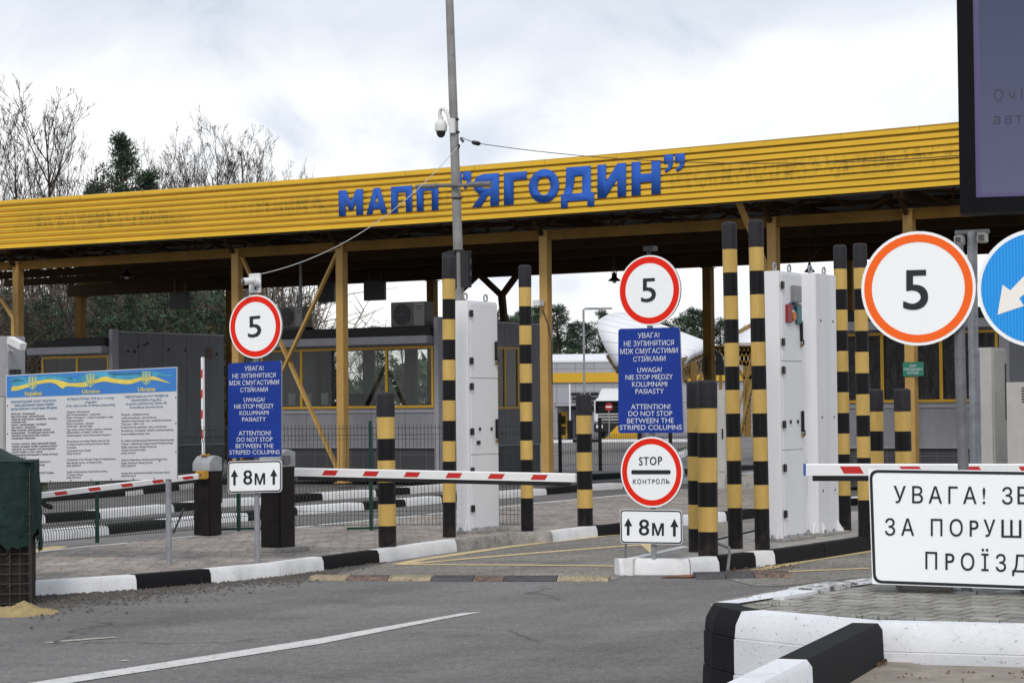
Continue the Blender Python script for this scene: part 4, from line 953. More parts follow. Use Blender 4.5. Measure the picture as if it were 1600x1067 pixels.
b.build('text_lettering', M_ink, o)
b = MB()
for x_, y_ in [(420, 1021), (590, 1015), (760, 1010), (925, 1005), (1110, 1003), (1285, 998), (1465, 775), (1465, 540), (1465, 325), (62, 395), (62, 628), (1330, 853)]:
    lx_, lz_ = I(x_, y_); b.face(circ(lx_, lz_, .008, 8), -.0425)
b.build('rivets', M_dark, o)

# ------------------------------------------------------------------ gabion post with tarpaulin at the left edge
F = Fr(G(47, 947, 0), -10)
t = thing('gabion_post', F, 'wire mesh gabion with dark liner under a torn green tarpaulin at the left edge', 'gabion')
hg = F.l(44, 722, 0)[1]; hm = F.l(50, 850, 0)[1]
M_liner = mat('dark_brown_liner', (.013, .010, .009), .85, .5, 6, .5, 14, (.04, .025, .016), .62)
b = MB(); b.box(-1.6, -.02, .02, 1.2, 0, hg - .03, 0, .02); b.build('liner', M_liner, t)
b = MB(); wr = .0035
for i in range(18):
    x_ = -1.53 + i * .09; b.tube([(x_, -.008, 0), (x_, -.008, hg - .05)], wr, 4, caps=False)
for i in range(16):
    z_ = .03 + i * .09
    if z_ < hg - .05: b.tube([(-1.6, -.004, z_), (0, -.004, z_), (.006, .02, z_), (.006, 1.2, z_)], wr, 4, caps=False)
for i in range(13): b.tube([(.010, .05 + i * .09, 0), (.010, .05 + i * .09, hg - .05)], wr, 4, caps=False)
# spiral at the seam
pts = [(-.19 + .02 * math.cos(k * 1.3), -.02 + .012 * math.sin(k * 1.3), .15 + k * .011) for k in range(60)]; b.tube(pts, .003, 4, caps=False)
b.build('wire_mesh', mat('rusty_wire', (.085, .075, .065), .7, .3, 8, metal=.3), t)
M_tarp, t_, b_ = base('dark_green_tarpaulin', .8, .25)
src = t_.nodes.new('ShaderNodeTexCoord').outputs['Object']
x_ = ramp(t_, noise(t_, src, 4, 7, .75), [(.25, (.005, .015, .013)), (.55, (.012, .034, .028)), (.8, (.030, .062, .052))])
vo = noise(t_, mapping(t_, src, (60, 60, 60)), 2.2, 2, .8)
t_.links.new(mix(t_, 1.0, x_, ramp(t_, vo, [(.35, (.55,) * 3), (.6, (1.1,) * 3)]), 'MULTIPLY'), b_.inputs['Base Color']); add_bump(t_, b_, noise(t_, src, 9, 6, .7), .8, .03)
b = MB(); rg = random.Random(5); nx, nz = 64, 40
# front skirt, then side skirt, then top
def fold(s, z): return .03 * math.sin(s * 9 + 2.2 * z) * (1 - .5 * z) + .025 * math.sin(s * 21 + 5 * z) * .6 + .012 * math.sin(s * 47 + 9 * z)
path = [(-1.65, -.03), (-.08, -.03), (0.025, .05), (.03, 1.25)]
seg = [(Vector(path[i]), Vector(path[i + 1])) for i in range(3)]; tot = sum((q_ - p_).length for p_, q_ in seg)
vs = []
for i in range(nx + 1):
    s = i / nx * tot; a = s
    for p_, q_ in seg:
        l_ = (q_ - p_).length
        if a <= l_ + 1e-6: pt = p_.lerp(q_, a / l_); dd = (q_ - p_).normalized(); break
        a -= l_
    nn = Vector((dd.y, -dd.x))
    low = hm + .10 * math.sin(s * 4.1) + .06 * math.sin(s * 11) + rg.uniform(-.03, .03)
    for j in range(nz + 1):
        v = j / nz; z = hg + .01 - v * (hg - low); off = .01 + abs(fold(s, v)) * (.25 + v) ; 
        vs.append((pt.x + nn.x * off, pt.y + nn.y * off, z ))
b.add(vs, [(i * (nz + 1) + j, i * (nz + 1) + j + 1, (i + 1) * (nz + 1) + j + 1, (i + 1) * (nz + 1) + j) for i in range(nx) for j in range(nz)], 0, True)
tp = []
n = 24
for i in range(n + 1):
    for j in range(n + 1):
        u, v = i / n, j / n; x_ = -1.68 + u * 1.71; y_ = -.05 + v * 1.3
        ed = min(1, min(u, 1 - u, v, 1 - v) * 5); h = hg + .004 + ed * (.17 * math.exp(-((x_ + .50) / .38) ** 2) * (1 - .4 * v) + .03 * math.sin(x_ * 8 + y_ * 5)) - (1 - ed) * .0
        tp.append((x_, y_, h))
b.add(tp, [(i * (n + 1) + j, (i + 1) * (n + 1) + j, (i + 1) * (n + 1) + j + 1, i * (n + 1) + j + 1) for i in range(n) for j in range(n)], 0, True)
b.build('tarpaulin', M_tarp, t)

# surveillance post at the left edge
p = G(6, 872, zl); F = Fr((p.x, p.y, zl), 25)
t = thing('camera_post', F, 'grey box post with a white bullet camera at the far left edge', 'camera post')
zt = F.l(5, 525, 0)[1]; zmid = F.l(5, 620, 0)[1]; x1 = F.l(14, 560, 0)[0]
b = MB(); b.box(x1 - .34, x1, 0, .3, zmid, zt, 0, .01); b.build('upper_box', mat('grey_box_paint', (.30, .30, .32), .6, .15, 3), t)
b = MB(); b.box(x1 - .36, x1 - .03, -.05, .3, 0, zmid - .002, 0, .01); b.build('lower_box', M_ac, t)
a0 = F.l(16, 531, -.08); a1 = F.l(43, 541, -.08)
b = MB(); b.bar((a0[0], -.08, a0[1]), (a1[0], -.16, a1[1] - .005), .085, .075); cm_ = b.build('bullet_camera', M_camwhite, t)
b = MB(); b.tube([(x1, .05, a0[1] - .12), (x1 + .04, -.05, a0[1] - .11), (x1 + .05, -.08, a0[1] - .03)], .016, 8); b.build('bracket', M_camwhite, t)
b = MB(); z_ = F.l(22, 584, 0)[1]; b.box(x1 + .01, x1 + .10, -.02, .10, z_ - .05, z_ + .05, 0, .01); b.build('small_box', M_dark, t)

# ------------------------------------------------------------------ green mesh fence
fpts = [G(-120, 873, zl), G(152, 848, zl), G(373, 829.3, zl), G(580, 828, zl), G(813, 826.5, zl)]
FH = 1.42
t = tag(empty('mesh_fence', fpts[0]), 'low dark green wire mesh fence along the back of the left pavement', 'fence')
def fence_panel(p, q, h, par, o, z0=.06, step=.05, r=.0032, mt=None):
    b = MB(); d = (q - p); L_ = d.length; d.normalize(); n = Vector((-d.y, d.x, 0)); folds = [(.06, .0), (h * .12, .0), (h * .16, .03), (h * .20, 0), (h * .48, 0), (h * .52, .03), (h * .56, 0), (h * .84, 0), (h * .88, .03), (h * .92, 0), (h, 0)]
    i = 0; s = .03
    while s < L_ - .02:
        pts = [p + d * s + n * off + Vector((0, 0, z)) - o for z, off in folds]
        for a, c in zip(pts[:-1], pts[1:]): b.bar(a, c, r * 2)
        s += step
    for z, off in [(.07, 0), (h * .14, .015), (h * .18, .015), (h * .5, .015), (h * .54, .015), (h * .86, .015), (h * .90, .015), (h - .05, 0)]:
        b.bar(p + n * (off + .004) + Vector((0, 0, z)) - o, q + n * (off + .004) + Vector((0, 0, z)) - o, r * 2)
    return b.build('mesh_panel', mt or M_wiregreen, par)
for p, q in zip(fpts[:-1], fpts[1:]): fence_panel(p, q, FH, t, fpts[0])
for p in fpts[1:4]:
    b = MB(); l_ = p - fpts[0]; b.box(l_.x - .022, l_.x + .022, l_.y - .022, l_.y + .022, 0, FH + .05); b.build('post', M_green, t)
    if p is not fpts[1]:
        b = MB(); b.bar(l_ + Vector((-.32, -.1, .03)), l_ + Vector((.32, .1, .03)), .05, .03); b.build('foot', M_green, t)
p, q = G(271, 832, zl), G(287, 829, zl); q = P(287, 795, q.y)
b = MB(); b.tube([(0, 0, 0), q - p], .014, 6); tag(b.build('leaning_rod', M_dark, None, p), 'short dark rod leaning by the right post of the information board', 'rod')

# bent pipe on the island
b = MB(); o = G(1137, 892, .03); pts = [G(1110, 869, zi) + Vector((0, 0, .08)), P(1118, 848, 24.4), P(1139, 855, 24.2), P(1140, 863, 24.1), o]
pts = [Vector(a) - o for a in pts[1:]]; b.tube(pts, .017, 8)
tag(b.build('bent_pipe', M_steel_dark, None, o), 'bent dark metal pipe hanging over the black and white kerb of the island', 'pipe')
b = MB(); o = G(1062, 902, 0); M_rustp = mat('rusty_sheet', (.20, .085, .05), .85, .4, 10)
b.add([(-.22, -.06, .012), (.10, -.10, .012), (.26, .10, .03), (-.02, .08, .02)], [(0, 1, 2, 3)]); b.add([(-.22, -.06, .004), (.10, -.10, .004), (.26, .10, .022), (-.02, .08, .012)], [(3, 2, 1, 0)])
tag(b.build('rusty_plate', M_rustp, None, o), 'flat rusty brown metal scrap at the foot of the white island kerb', 'metal plate')

# ------------------------------------------------------------------ lamp pole with dome camera and signal heads
p = P(719, 640, 30.5); F = Fr((p.x, p.y, zl), 30)
t = thing('camera_pole', F, 'tall leaning grey pole with white dome camera and black signal heads behind the left cabinet', 'pole')
def at(px, py, y=0): x_, z_ = F.l(px, py, y); return Vector((x_, y, z_))
b = MB(); b.tube([(at(721, 640).x, 0, 0), at(716, 400), at(709, 190), at(698, -120)], [.070, .066, .060, .052], 16); b.build('pole', M_poleconc, t)
b = MB()
for px, py in ((709, 187), (710, 207), (714, 310), (717, 392)): c = at(px, py); b.tube([c - Vector((0, 0, .012)), c + Vector((0, 0, .012))], .074, 14)
b.build('pole_clamp', M_dark, t)
CD = crop(500, 150, 4.267)
b = MB(); q0 = F.l(*CD(866, 252), -.07); q1 = F.l(*CD(892, 150), -.07); b.box(q0[0], q1[0] + .02, -.10, -.055, q0[1], q1[1], 0, .006); dc = b.build('camera_bracket', M_camwhite, t)
pts = [at(*CD(x_, y_), -.08) for x_, y_ in ((864, 190), (862, 165), (852, 120), (836, 95), (818, 84), (804, 92), (799, 112), (798, 140))]
b = MB(); b.tube(pts, [.026] * 7 + [.026], 10); b.build('gooseneck', M_camwhite, t)
cc = at(*CD(806, 200), -.08); k = at(*CD(806, 160), -.08).z - cc.z
b = MB(); b.lathe([(.001, -.9 * k), (k * .95, -.9 * k), (k * 1.0, -.6 * k), (k * 1.03, .2 * k), (k * .8, .75 * k), (k * .42, 1.0 * k), (k * .40, 1.5 * k), (.001, 1.5 * k)], 20, cc); b.build('dome_camera', M_camwhite, t)
b = MB(); b.lathe([(.001, -2.0 * k), (k * .35, -1.93 * k), (k * .65, -1.6 * k), (k * .78, -1.1 * k), (k * .80, -.91 * k)], 20, cc); b.build('dome_glass', M_lens, t)
b = MB(); b.tube([at(*CD(645, 606), -.1), at(*CD(790, 598), -.1)], .018, 8); b.tube([at(*CD(780, 598), -.1), at(*CD(1000, 596), -.1)], .026, 8); b.tube([at(*CD(1000, 592), -.1), at(*CD(1140, 588), -.1)], .040, 8); b.tube([at(*CD(640, 606), -.1), at(*CD(780, 600), -.1)], [.026, .034], 8)
b.build('cross_arm', M_steel_dark, t)
c = at(720, 216, .0); b = MB(); b.tube([c, at(724, 222)], .02, 6); b.tube([at(717, 226), at(715, 232)], .025, 6); b.build('cable_hook', M_dark, t)
for (x0, x1, y0, y1, face) in ((701, 714, 391, 452, -1), (722, 736, 392, 450, 1)):
    a, c = F.l(x0, y1, -.05), F.l(x1, y0, -.05); b = MB(); b.box(a[0], c[0], -.10, .16 if face < 0 else -.03, a[1], c[1], 0, .01); sh = b.build('signal_head', M_dark, t)
    for i in range(3):
        z_ = c[1] - (i + .5) * (c[1] - a[1]) / 3; rr = (c[1] - a[1]) / 3 * .42; pts = []
        xs = a[0] if face < 0 else c[0]
        bb = MB(); nseg = 12; vs = []
        for kx, dx in ((0, 0), (1, .11 if face < 0 else .02)):
            for s_ in range(nseg + 1):
                an = math.pi * (-.1 + 1.2 * s_ / nseg); vs.append((xs + face * dx, (.03 if face < 0 else -.065) + rr * (1 if face < 0 else .25) * math.cos(an), z_ + rr * math.sin(an) * (1 - .25 * kx) + (.25 * rr * kx)))
        bb.add(vs, [(s_, s_ + 1, nseg + 2 + s_, nseg + 1 + s_) for s_ in range(nseg)], 0, True); bb.build('visor', M_cap if face < 0 else M_dark, sh)
        if face > 0: continue
        bb = MB(); bb.tube([(xs, .03, z_), (xs + face * .012, .03, z_)], rr * .9, 14); bb.build('lens', M_lens, sh)

# overhead wires
def cable(name, pts, r, mt, label):
    o = Vector(pts[0]); b = MB(); b.tube([Vector(q_) - o for q_ in pts], r, 5); return tag(b.build(name, mt, None, o), label, 'cable')
def sag(a, c, n, s): a, c = Vector(a), Vector(c); return [a.lerp(c, i / n) - Vector((0, 0, s * 4 * (i / n) * (1 - i / n))) for i in range(n + 1)]
A_ = P(720, 215, 30.4)
cable('cable', [A_, P(738, 222, 30.2)] + [Vector(v) for v in sag(P(748, 224.5, 30.2), P(1540, 240, 24), 24, .18)], .0055, M_wire, 'thin dark overhead cable running right from the camera pole across the yellow fascia')
b = MB(); o = P(743, 223.5, 30.2); b.tube([P(737, 221.7, 30.2) - o, P(740, 223 , 30.2) - o, P(748, 224.8, 30.2) - o, P(751, 225, 30.2) - o], [.012, .03, .03, .012], 8)
tag(b.build('cable_insulator', M_dark, None, o), 'small black insulator on the overhead cable just right of the pole', 'insulator')
cable('cable', sag(P(716, 229, 30.3), P(409, 428, 23.9), 24, .28), .005, M_wirepale, 'pale cable sagging from the camera pole down to the camera on the left sign post')

# ------------------------------------------------------------------ large electronic display at the right edge
p = P(1500, 640, 21); F = Fr((p.x, p.y, 0), 13)
t = thing('display_board', F, 'large dark framed electronic display hanging into the top right corner', 'display')
CBD = crop(1480, 100, 4.267)
bl = F.l(1500, 333, 0); br_ = F.l(2150, 316, 0); tl = F.l(1503.5, -330, 0)
x0, x1, z0, z1 = bl[0], br_[0], bl[1], tl[1]; fw = F.l(1525, 308, 0)[0] - x0; zs = F.l(1525, 308.5, 0)[1]
M_frame = mat('dark_display_frame', (.005, .0048, .0065), .6, .2, 2, spec=.1)
b = MB(); b.box(x0, x0 + fw, 0, .35, z0, z1); b.box(x1 - fw, x1, 0, .35, z0, z1); b.box(x0 + fw, x1 - fw, 0, .35, z0, zs); b.box(x0 + fw, x1 - fw, 0, .35, z1 - fw, z1); b.build('frame', M_frame, t)
b = MB(); b.box(x0 + .02, x1 - .02, .351, .40, z0 + .02, z1 - .02); b.build('back', M_frame, t)
M_screen = bpy.data.materials.new('lavender_screen'); M_screen.use_nodes = True; T = M_screen.node_tree; bs = T.nodes['Principled BSDF']
bs.inputs['Base Color'].default_value = (.015, .015, .025, 1); bs.inputs['Roughness'].default_value = .5; bs.inputs['Specular IOR Level'].default_value = .12
tcn = T.nodes.new('ShaderNodeTexCoord').outputs['Object']; sx = T.nodes.new('ShaderNodeSeparateXYZ'); T.links.new(tcn, sx.inputs[0])
mr = T.nodes.new('ShaderNodeMapRange'); mr.inputs['From Min'].default_value = zs; mr.inputs['From Max'].default_value = zs + 2.3; T.links.new(sx.outputs['Z'], mr.inputs['Value'])
rc = ramp(T, mr.outputs[0], [(0, (.122, .124, .215)), (.45, (.088, .102, .172)), (1, (.052, .075, .135))])
T.links.new(rc, bs.inputs['Emission Color']); bs.inputs['Emission Strength'].default_value = .66
b = MB(); b.box(x0 + fw, x1 - fw, .05, .30, zs, z1 - fw); sc_ = b.build('screen', M_screen, t)
M_purple = bpy.data.materials.new('purple_screen_edge'); M_purple.use_nodes = True; pb = M_purple.node_tree.nodes['Principled BSDF']; pb.inputs['Base Color'].default_value = (.03, .025, .06, 1); pb.inputs['Emission Color'].default_value = (.062, .052, .13, 1); pb.inputs['Emission Strength'].default_value = .7
w_ = F.l(1534, 300, 0)[0] - F.l(1525, 300, 0)[0]
b = MB(); b.face([(x0 + fw, zs), (x0 + fw + w_, zs + w_ * .7), (x0 + fw + w_, z1 - fw), (x0 + fw, z1 - fw)], .047); b.face([(x0 + fw, zs), (x1 - fw, zs), (x1 - fw, zs + w_ * .7), (x0 + fw + w_, zs + w_ * .7)], .047); b.build('screen_edge', M_purple, sc_)
b = MB()
def nat(s, bl_, cap, asp, slope, spacing):
    vs, _ = text_geo(s, 0, 4, spacing); w = (max(v[0] for v in vs) - min(v[0] for v in vs)) / .728 * cap * asp; put_text(b, F, .046, s, bl_, (bl_[0] + w, bl_[1] + w * slope), cap, res=4, spacing=spacing)
nat("Очі", CBD(312, 246), 17.6, .92, -.03, 1.55); nat("авто", CBD(308, 404), 17.6, 1.0, -.03, 1.35)
M_dimtext = bpy.data.materials.new('dim_screen_text'); M_dimtext.use_nodes = True; pb = M_dimtext.node_tree.nodes['Principled BSDF']; pb.inputs['Base Color'].default_value = (.012, .012, .02, 1); pb.inputs['Emission Color'].default_value = (.02, .024, .045, 1); pb.inputs['Emission Strength'].default_value = .8
b.build('lettering', M_dimtext, sc_)
for xx in (x0 + 1.1, x1 - .5):
    b = MB(); b.box(xx, xx + .25, .42, .67, -.02, z1 - .4); b.build('support_post', M_steel_dark, t)
for i, (a, c) in enumerate(((.35, 2.2), (.65, 2.6))): pass
# ================================================================== THE CANOPY
FC = Fr((0, 47.7, 0), 31.8)
HF = 1.14
def f_h(x): return 73.4 + .0122 * x + 2.0e-6 * x * x
def f_bot(x): return 389 - .06125 * x - 7.83e-6 * x * (x - 800)
def f_d(x): return HF * FPX / f_h(x)
def f_hit(px, py, off=0.0): return FC.loc(P(px, py, f_d(px)) - FC.ay * off)

M_fascia, t_, b_ = base('yellow_corrugated_sheet', .42, .4)
src = t_.nodes.new('ShaderNodeTexCoord').outputs['Object']
sx = t_.nodes.new('ShaderNodeSeparateXYZ'); t_.links.new(src, sx.inputs[0])
col = ramp(t_, noise(t_, mapping(t_, src, (.35, 1, 1.5)), 2.0, 5, .6), [(.3, (.68, .405, .020)), (.7, (.79, .475, .026))])
zr = ramp(t_, sx.outputs['Z'], [(0, (0, 0, 0)), (1, (0, 0, 0))])
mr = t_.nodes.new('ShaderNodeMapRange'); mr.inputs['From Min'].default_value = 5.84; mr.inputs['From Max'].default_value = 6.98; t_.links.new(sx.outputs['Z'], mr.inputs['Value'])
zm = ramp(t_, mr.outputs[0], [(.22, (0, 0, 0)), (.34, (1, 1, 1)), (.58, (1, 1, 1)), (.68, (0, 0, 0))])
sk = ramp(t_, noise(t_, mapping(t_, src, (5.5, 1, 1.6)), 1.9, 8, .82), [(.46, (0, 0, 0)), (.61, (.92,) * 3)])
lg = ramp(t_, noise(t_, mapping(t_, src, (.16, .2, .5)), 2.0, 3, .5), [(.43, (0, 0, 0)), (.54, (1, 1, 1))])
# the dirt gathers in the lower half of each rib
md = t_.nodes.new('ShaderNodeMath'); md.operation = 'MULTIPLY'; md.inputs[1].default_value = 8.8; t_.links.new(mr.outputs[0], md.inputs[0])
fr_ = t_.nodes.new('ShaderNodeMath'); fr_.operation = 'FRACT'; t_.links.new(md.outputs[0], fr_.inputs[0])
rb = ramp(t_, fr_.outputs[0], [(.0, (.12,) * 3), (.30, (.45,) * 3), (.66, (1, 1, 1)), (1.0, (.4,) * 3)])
groove_shade = ramp(t_, fr_.outputs[0], [(.58, (0, 0, 0)), (.70, (.62,) * 3), (.86, (.62,) * 3), (.97, (0, 0, 0))])  # groove lines darkened in the colour to deepen the shade between ribs
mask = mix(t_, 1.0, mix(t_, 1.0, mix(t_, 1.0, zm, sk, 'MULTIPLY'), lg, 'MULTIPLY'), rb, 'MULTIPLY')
t_.links.new(mix(t_, mask, mix(t_, groove_shade, col, (.17, .095, .010)), (.05, .035, .012)), b_.inputs['Base Color'])

canopy = thing('canopy', FC, 'long border crossing canopy with yellow corrugated fascia and blue letters on tan steel columns', 'canopy')
canopy.location = FC.o
xs = [-330 + i * 30 for i in range(80)]
# corrugated fascia
NR = 8.8; prof = [(0.0, .0), (0.0, .055)]
for k in range(9):
    a = k / NR
    for dt, o_ in ((.070, .055), (.080, .008), (.090, .008), (.099, .055)):
        tt = a + dt * 1.136
        if tt < .985: prof.append((tt, o_))
prof += [(1.0, .055), (1.0, 0)]
b = MB(); vs = []
for px in xs:
    h, bt = f_h(px), f_bot(px)
    for tt, o_ in prof: vs.append(f_hit(px, bt - h * tt, o_))
n = len(prof); b.add(vs, [(i * n + j, (i + 1) * n + j, (i + 1) * n + j + 1, i * n + j + 1) for i in range(len(xs) - 1) for j in range(n - 1)])
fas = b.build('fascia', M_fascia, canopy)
# folded cap along the top, in lengths
b = MB(); seams = [-330]; stp = 88
while seams[-1] < 2020: seams.append(seams[-1] + stp); stp *= 1.0205
for a, c in zip(seams[:-1], seams[1:]):
    vs = []
    for px in (a + .7, (a + c) / 2, c - .1):
        h, bt = f_h(px), f_bot(px)
        for tt, o_ in ((.915, .058), (.917, .070), (1.012, .070), (1.02, .04), (1.02, -.1)): vs.append(f_hit(px, bt - h * tt, o_))
    b.add(vs, [(i * 5 + j, (i + 1) * 5 + j, (i + 1) * 5 + j + 1, i * 5 + j + 1) for i in range(2) for j in range(4)])
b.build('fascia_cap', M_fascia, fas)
b = MB(); vs = []
for px in xs:
    h, bt = f_h(px), f_bot(px)
    for tt, o_ in ((-.02, .02), (-.02, -.14), (1.0, -.14), (1.0, -.02), (.02, -.02)): vs.append(f_hit(px, bt - h * tt, o_))
b.add(vs, [(i * 5 + j, (i + 1) * 5 + j, (i + 1) * 5 + j + 1, i * 5 + j + 1) for i in range(len(xs) - 1) for j in range(4)])
b.build('fascia_back', M_deck, canopy)
# letters
CL = crop(520, 220, 2.807)
def quadmap(q): return lambda u, v: tuple((q[0][i] * (1 - u) + q[1][i] * u) * (1 - v) + (q[3][i] * (1 - u) + q[2][i] * u) * v for i in (0, 1))
LET = {
 'М': [[(0, 0), (.30, 0), (.52, .48), (.72, 0), (1, 0), (1, 1), (.72, 1), (.72, .42), (.58, .80), (.44, .80), (.28, .42), (.28, 1), (0, 1)]],
 'А': [[(.36, 0), (.64, 0), (1, 1), (.70, 1), (.64, .80), (.34, .80), (.28, 1), (0, 1)], [(.41, .60), (.58, .60), (.495, .28)]],
 'П': [[(0, 0), (1, 0), (1, 1), (.70, 1), (.70, .24), (.32, .24), (.32, 1), (0, 1)]],
 'Я': [[(1, 0), (.42, 0), (.2, .06), (.08, .2), (.06, .35), (.12, .5), (.27, .61), (.33, .63), (.0, 1), (.33, 1), (.60, .66), (.68, .66), (.68, 1), (1, 1)], [(.68, .22), (.68, .45), (.48, .45), (.40, .41), (.37, .335), (.40, .26), (.48, .22)]],
 'Г': [[(0, 0), (1, 0), (1, .25), (.42, .25), (.42, 1), (0, 1)]],
 'О': [[(.5 + .5 * math.cos(a), .5 + .5 * math.sin(a)) for a in [k * math.pi / 18 for k in range(36)]], [(.5 + .215 * math.cos(a), .5 + .27 * math.sin(a)) for a in [k * math.pi / 14 for k in range(28)]]],
 'Д': [[(.16, 0), (.90, 0), (.90, .66), (1, .66), (1, 1), (.80, 1), (.80, .84), (.20, .84), (.20, 1), (0, 1), (0, .66), (.08, .66), (.14, .45)], [(.42, .22), (.64, .22), (.64, .66), (.32, .66), (.38, .48)]],
 'И': [[(0, 0), (.30, 0), (.30, .52), (.70, 0), (1, 0), (1, 1), (.70, 1), (.70, .46), (.28, 1), (0, 1)]],
 'Н': [[(0, 0), (.31, 0), (.31, .37), (.69, .37), (.69, 0), (1, 0), (1, 1), (.69, 1), (.69, .62), (.31, .62), (.31, 1), (0, 1)]],
 '"': [[(0, 0), (1, 0), (1, .55), (.75, .85), (.2, 1), (.08, .88), (.42, .72), (.5, .5), (0, .5)]]}
b = MB()
for ch, q in [('М', [(33, 220), (140, 212), (140, 326), (35, 333)]), ('А', [(155, 212), (247, 204), (247, 318), (155, 326)]), ('П', [(263, 204), (356, 197), (356, 313), (264, 320)]), ('П', [(374, 196), (470, 189), (470, 305), (376, 312)]),
              ('"', [(541, 141), (573, 139), (573, 214), (541, 216)]), ('"', [(579, 138), (614, 135), (614, 211), (579, 214)]), ('Я', [(618, 151), (736, 143), (736, 286), (618, 294)]), ('Г', [(758, 143), (858, 135), (858, 276), (758, 284)]),
              ('О', [(867, 130), (1000, 122), (1000, 270), (867, 278)]), ('Д', [(1008, 121), (1153, 110), (1153, 288), (1008, 298)]), ('И', [(1168, 108), (1293, 98), (1293, 246), (1168, 254)]), ('Н', [(1317, 96), (1444, 86), (1444, 234), (1317, 243)]),
              ('"', [(1459, 64), (1500, 61), (1498, 140), (1459, 143)]), ('"', [(1508, 60), (1551, 56), (1549, 136), (1508, 139)])]:
    qm = quadmap(q); v2, f2 = fill2d(LET[ch])
    b.add([f_hit(*CL(*qm(u, v)), .066) for u, v in v2], f2)
lt = b.build('lettering', M_letter, fas); md_ = lt.modifiers.new('sheet', 'SOLIDIFY'); md_.thickness = .012; md_.offset = 0

# columns
ZC = 5.60
YB = FC.loc(G(800, 423.5, 5.35))[1]
def column(x, y, z0, z1, w=.20, mt=None):
    b = MB(); t_f = .016
    b.box(x - w / 2, x + w / 2, y - w / 2, y + w / 2, z0, z1 - .02, 0, .004); b.box(x - w / 2 - .05, x + w / 2 + .05, y - w / 2 - .05, y + w / 2 + .05, z0 - .001, z0 + .02); b.box(x - w / 2 - .03, x + w / 2 + .03, y - w / 2 - .03, y + w / 2 + .03, z1 - .019, z1)
    return b.build('column', mt or M_tan, canopy)
YF = .85; colx = []
for px in (29, 372, 535.5, 854.5, 1212, 1425, 1720):
    x_ = FC.l(px, 640, YF)[0]; colx.append(x_); column(x_, YF, .12, ZC)
bx_ = []
for px in (127, 362, 677, 1109, 1330, 1560, 1800):
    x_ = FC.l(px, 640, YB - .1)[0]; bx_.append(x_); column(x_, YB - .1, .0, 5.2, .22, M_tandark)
XL, XR = FC.loc(P(-330, 400, f_d(-330)))[0], FC.loc(P(2030, 250, f_d(2030)))[0]
def yfas(x): # local y of the curved fascia above local x
    best = min(xs, key=lambda px: abs(f_hit(px, f_bot(px))[0] - x)); return f_hit(best, f_bot(best))[1]
def truss(y, mt, zb, zt_, step, hb=.22, wb=.12, name='truss', web=None):
    b = MB(); b.box(XL, XR, y - wb / 2, y + wb / 2, zb - hb, zb)
    if web: b.build('beam', mt, canopy); b = MB(); mt = web
    b.box(XL, XR, y - wb / 2 + .02, y + wb / 2 - .02, zt_ - .1, zt_)
    x = XL; k = 0
    while x < XR - step:
        b.bar((x, y, zb), (x + step / 2, y, zt_ - .1), .06); b.bar((x + step / 2, y, zt_ - .1), (x + step, y, zb), .06)
        if k % 2 == 0: b.bar((x, y, zb), (x, y, zt_ - .1), .05)
        x += step; k += 1
    return b.build(name, mt, canopy)
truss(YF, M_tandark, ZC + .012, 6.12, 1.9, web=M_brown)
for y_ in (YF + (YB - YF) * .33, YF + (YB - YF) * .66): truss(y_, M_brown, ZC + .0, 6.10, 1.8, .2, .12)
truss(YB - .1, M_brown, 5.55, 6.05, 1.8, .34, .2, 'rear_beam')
b = MB()
for x_ in colx:
    for dx in (-.06, .06): b.bar((x_ + dx, .3, 5.86), (x_ + dx, YB, 5.80), .08, .16)
    b.bar((x_, .7, ZC - .1), (x_, .35, 5.84), .08)
x = XL + .9
while x < XR - 1:      # lateral bracing seen from below
    b.bar((x, .5, 5.92), (x + 2.2, 4.2, 5.92), .05); b.bar((x + 2.2, .6, 5.90), (x, 4.2, 5.90), .05)
    b.bar((x, 4.4, 5.92), (x + 2.2, 7.6, 5.92), .05); b.bar((x + 2.2, 4.4, 5.90), (x, 7.6, 5.90), .05); x += 2.9
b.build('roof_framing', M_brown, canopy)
b = MB(); x = XL; pr = []
while x < XR: pr += [(x, 6.16), (x + .09, 6.16), (x + .12, 6.20), (x + .21, 6.20)]; x += .24
vs = []
for x_, z_ in pr:
    yf = 0.15 + (.55 if -6 < x_ < 6 else .3)
    vs += [(x_, -.02 + yfas_ if False else yf - .3, z_) if False else (x_, yf, z_), (x_, YB + .25, z_ - .05)]
b.add(vs, [(2 * i, 2 * i + 1, 2 * i + 3, 2 * i + 2) for i in range(len(pr) - 1)]); b.add([(XL, .1, 6.26), (XR, .1, 6.26), (XR, YB + .3, 6.24), (XL, YB + .3, 6.24)], [(0, 1, 2, 3)])
b.build('roof_deck', M_deck, canopy)
b = MB(); b.box(XL, XR, YB + .25, YB + .33, 5.30, 6.5); b.build('rear_fascia', M_tandark, canopy)
# X bracing between the second and third columns, struts
b = MB(); b.bar((colx[1] + .1, YF + .03, ZC - .15), (colx[2] - .05, YF + .03, .2), .10, .06); b.bar((colx[1] + .1, YF - .04, .6), (colx[2] - .1, YF - .04, ZC - .25), .10, .06); b.build('brace', M_tan, canopy)
p0 = FC.l(1154, 316, .3); p1 = FC.l(1178, 362, YF); b = MB(); p2 = (colx[4] - .1, YF, p1[1] - .9); b.bar((p0[0], .3, p0[1]), p2, .10); b.build('brace', M_tan, canopy)
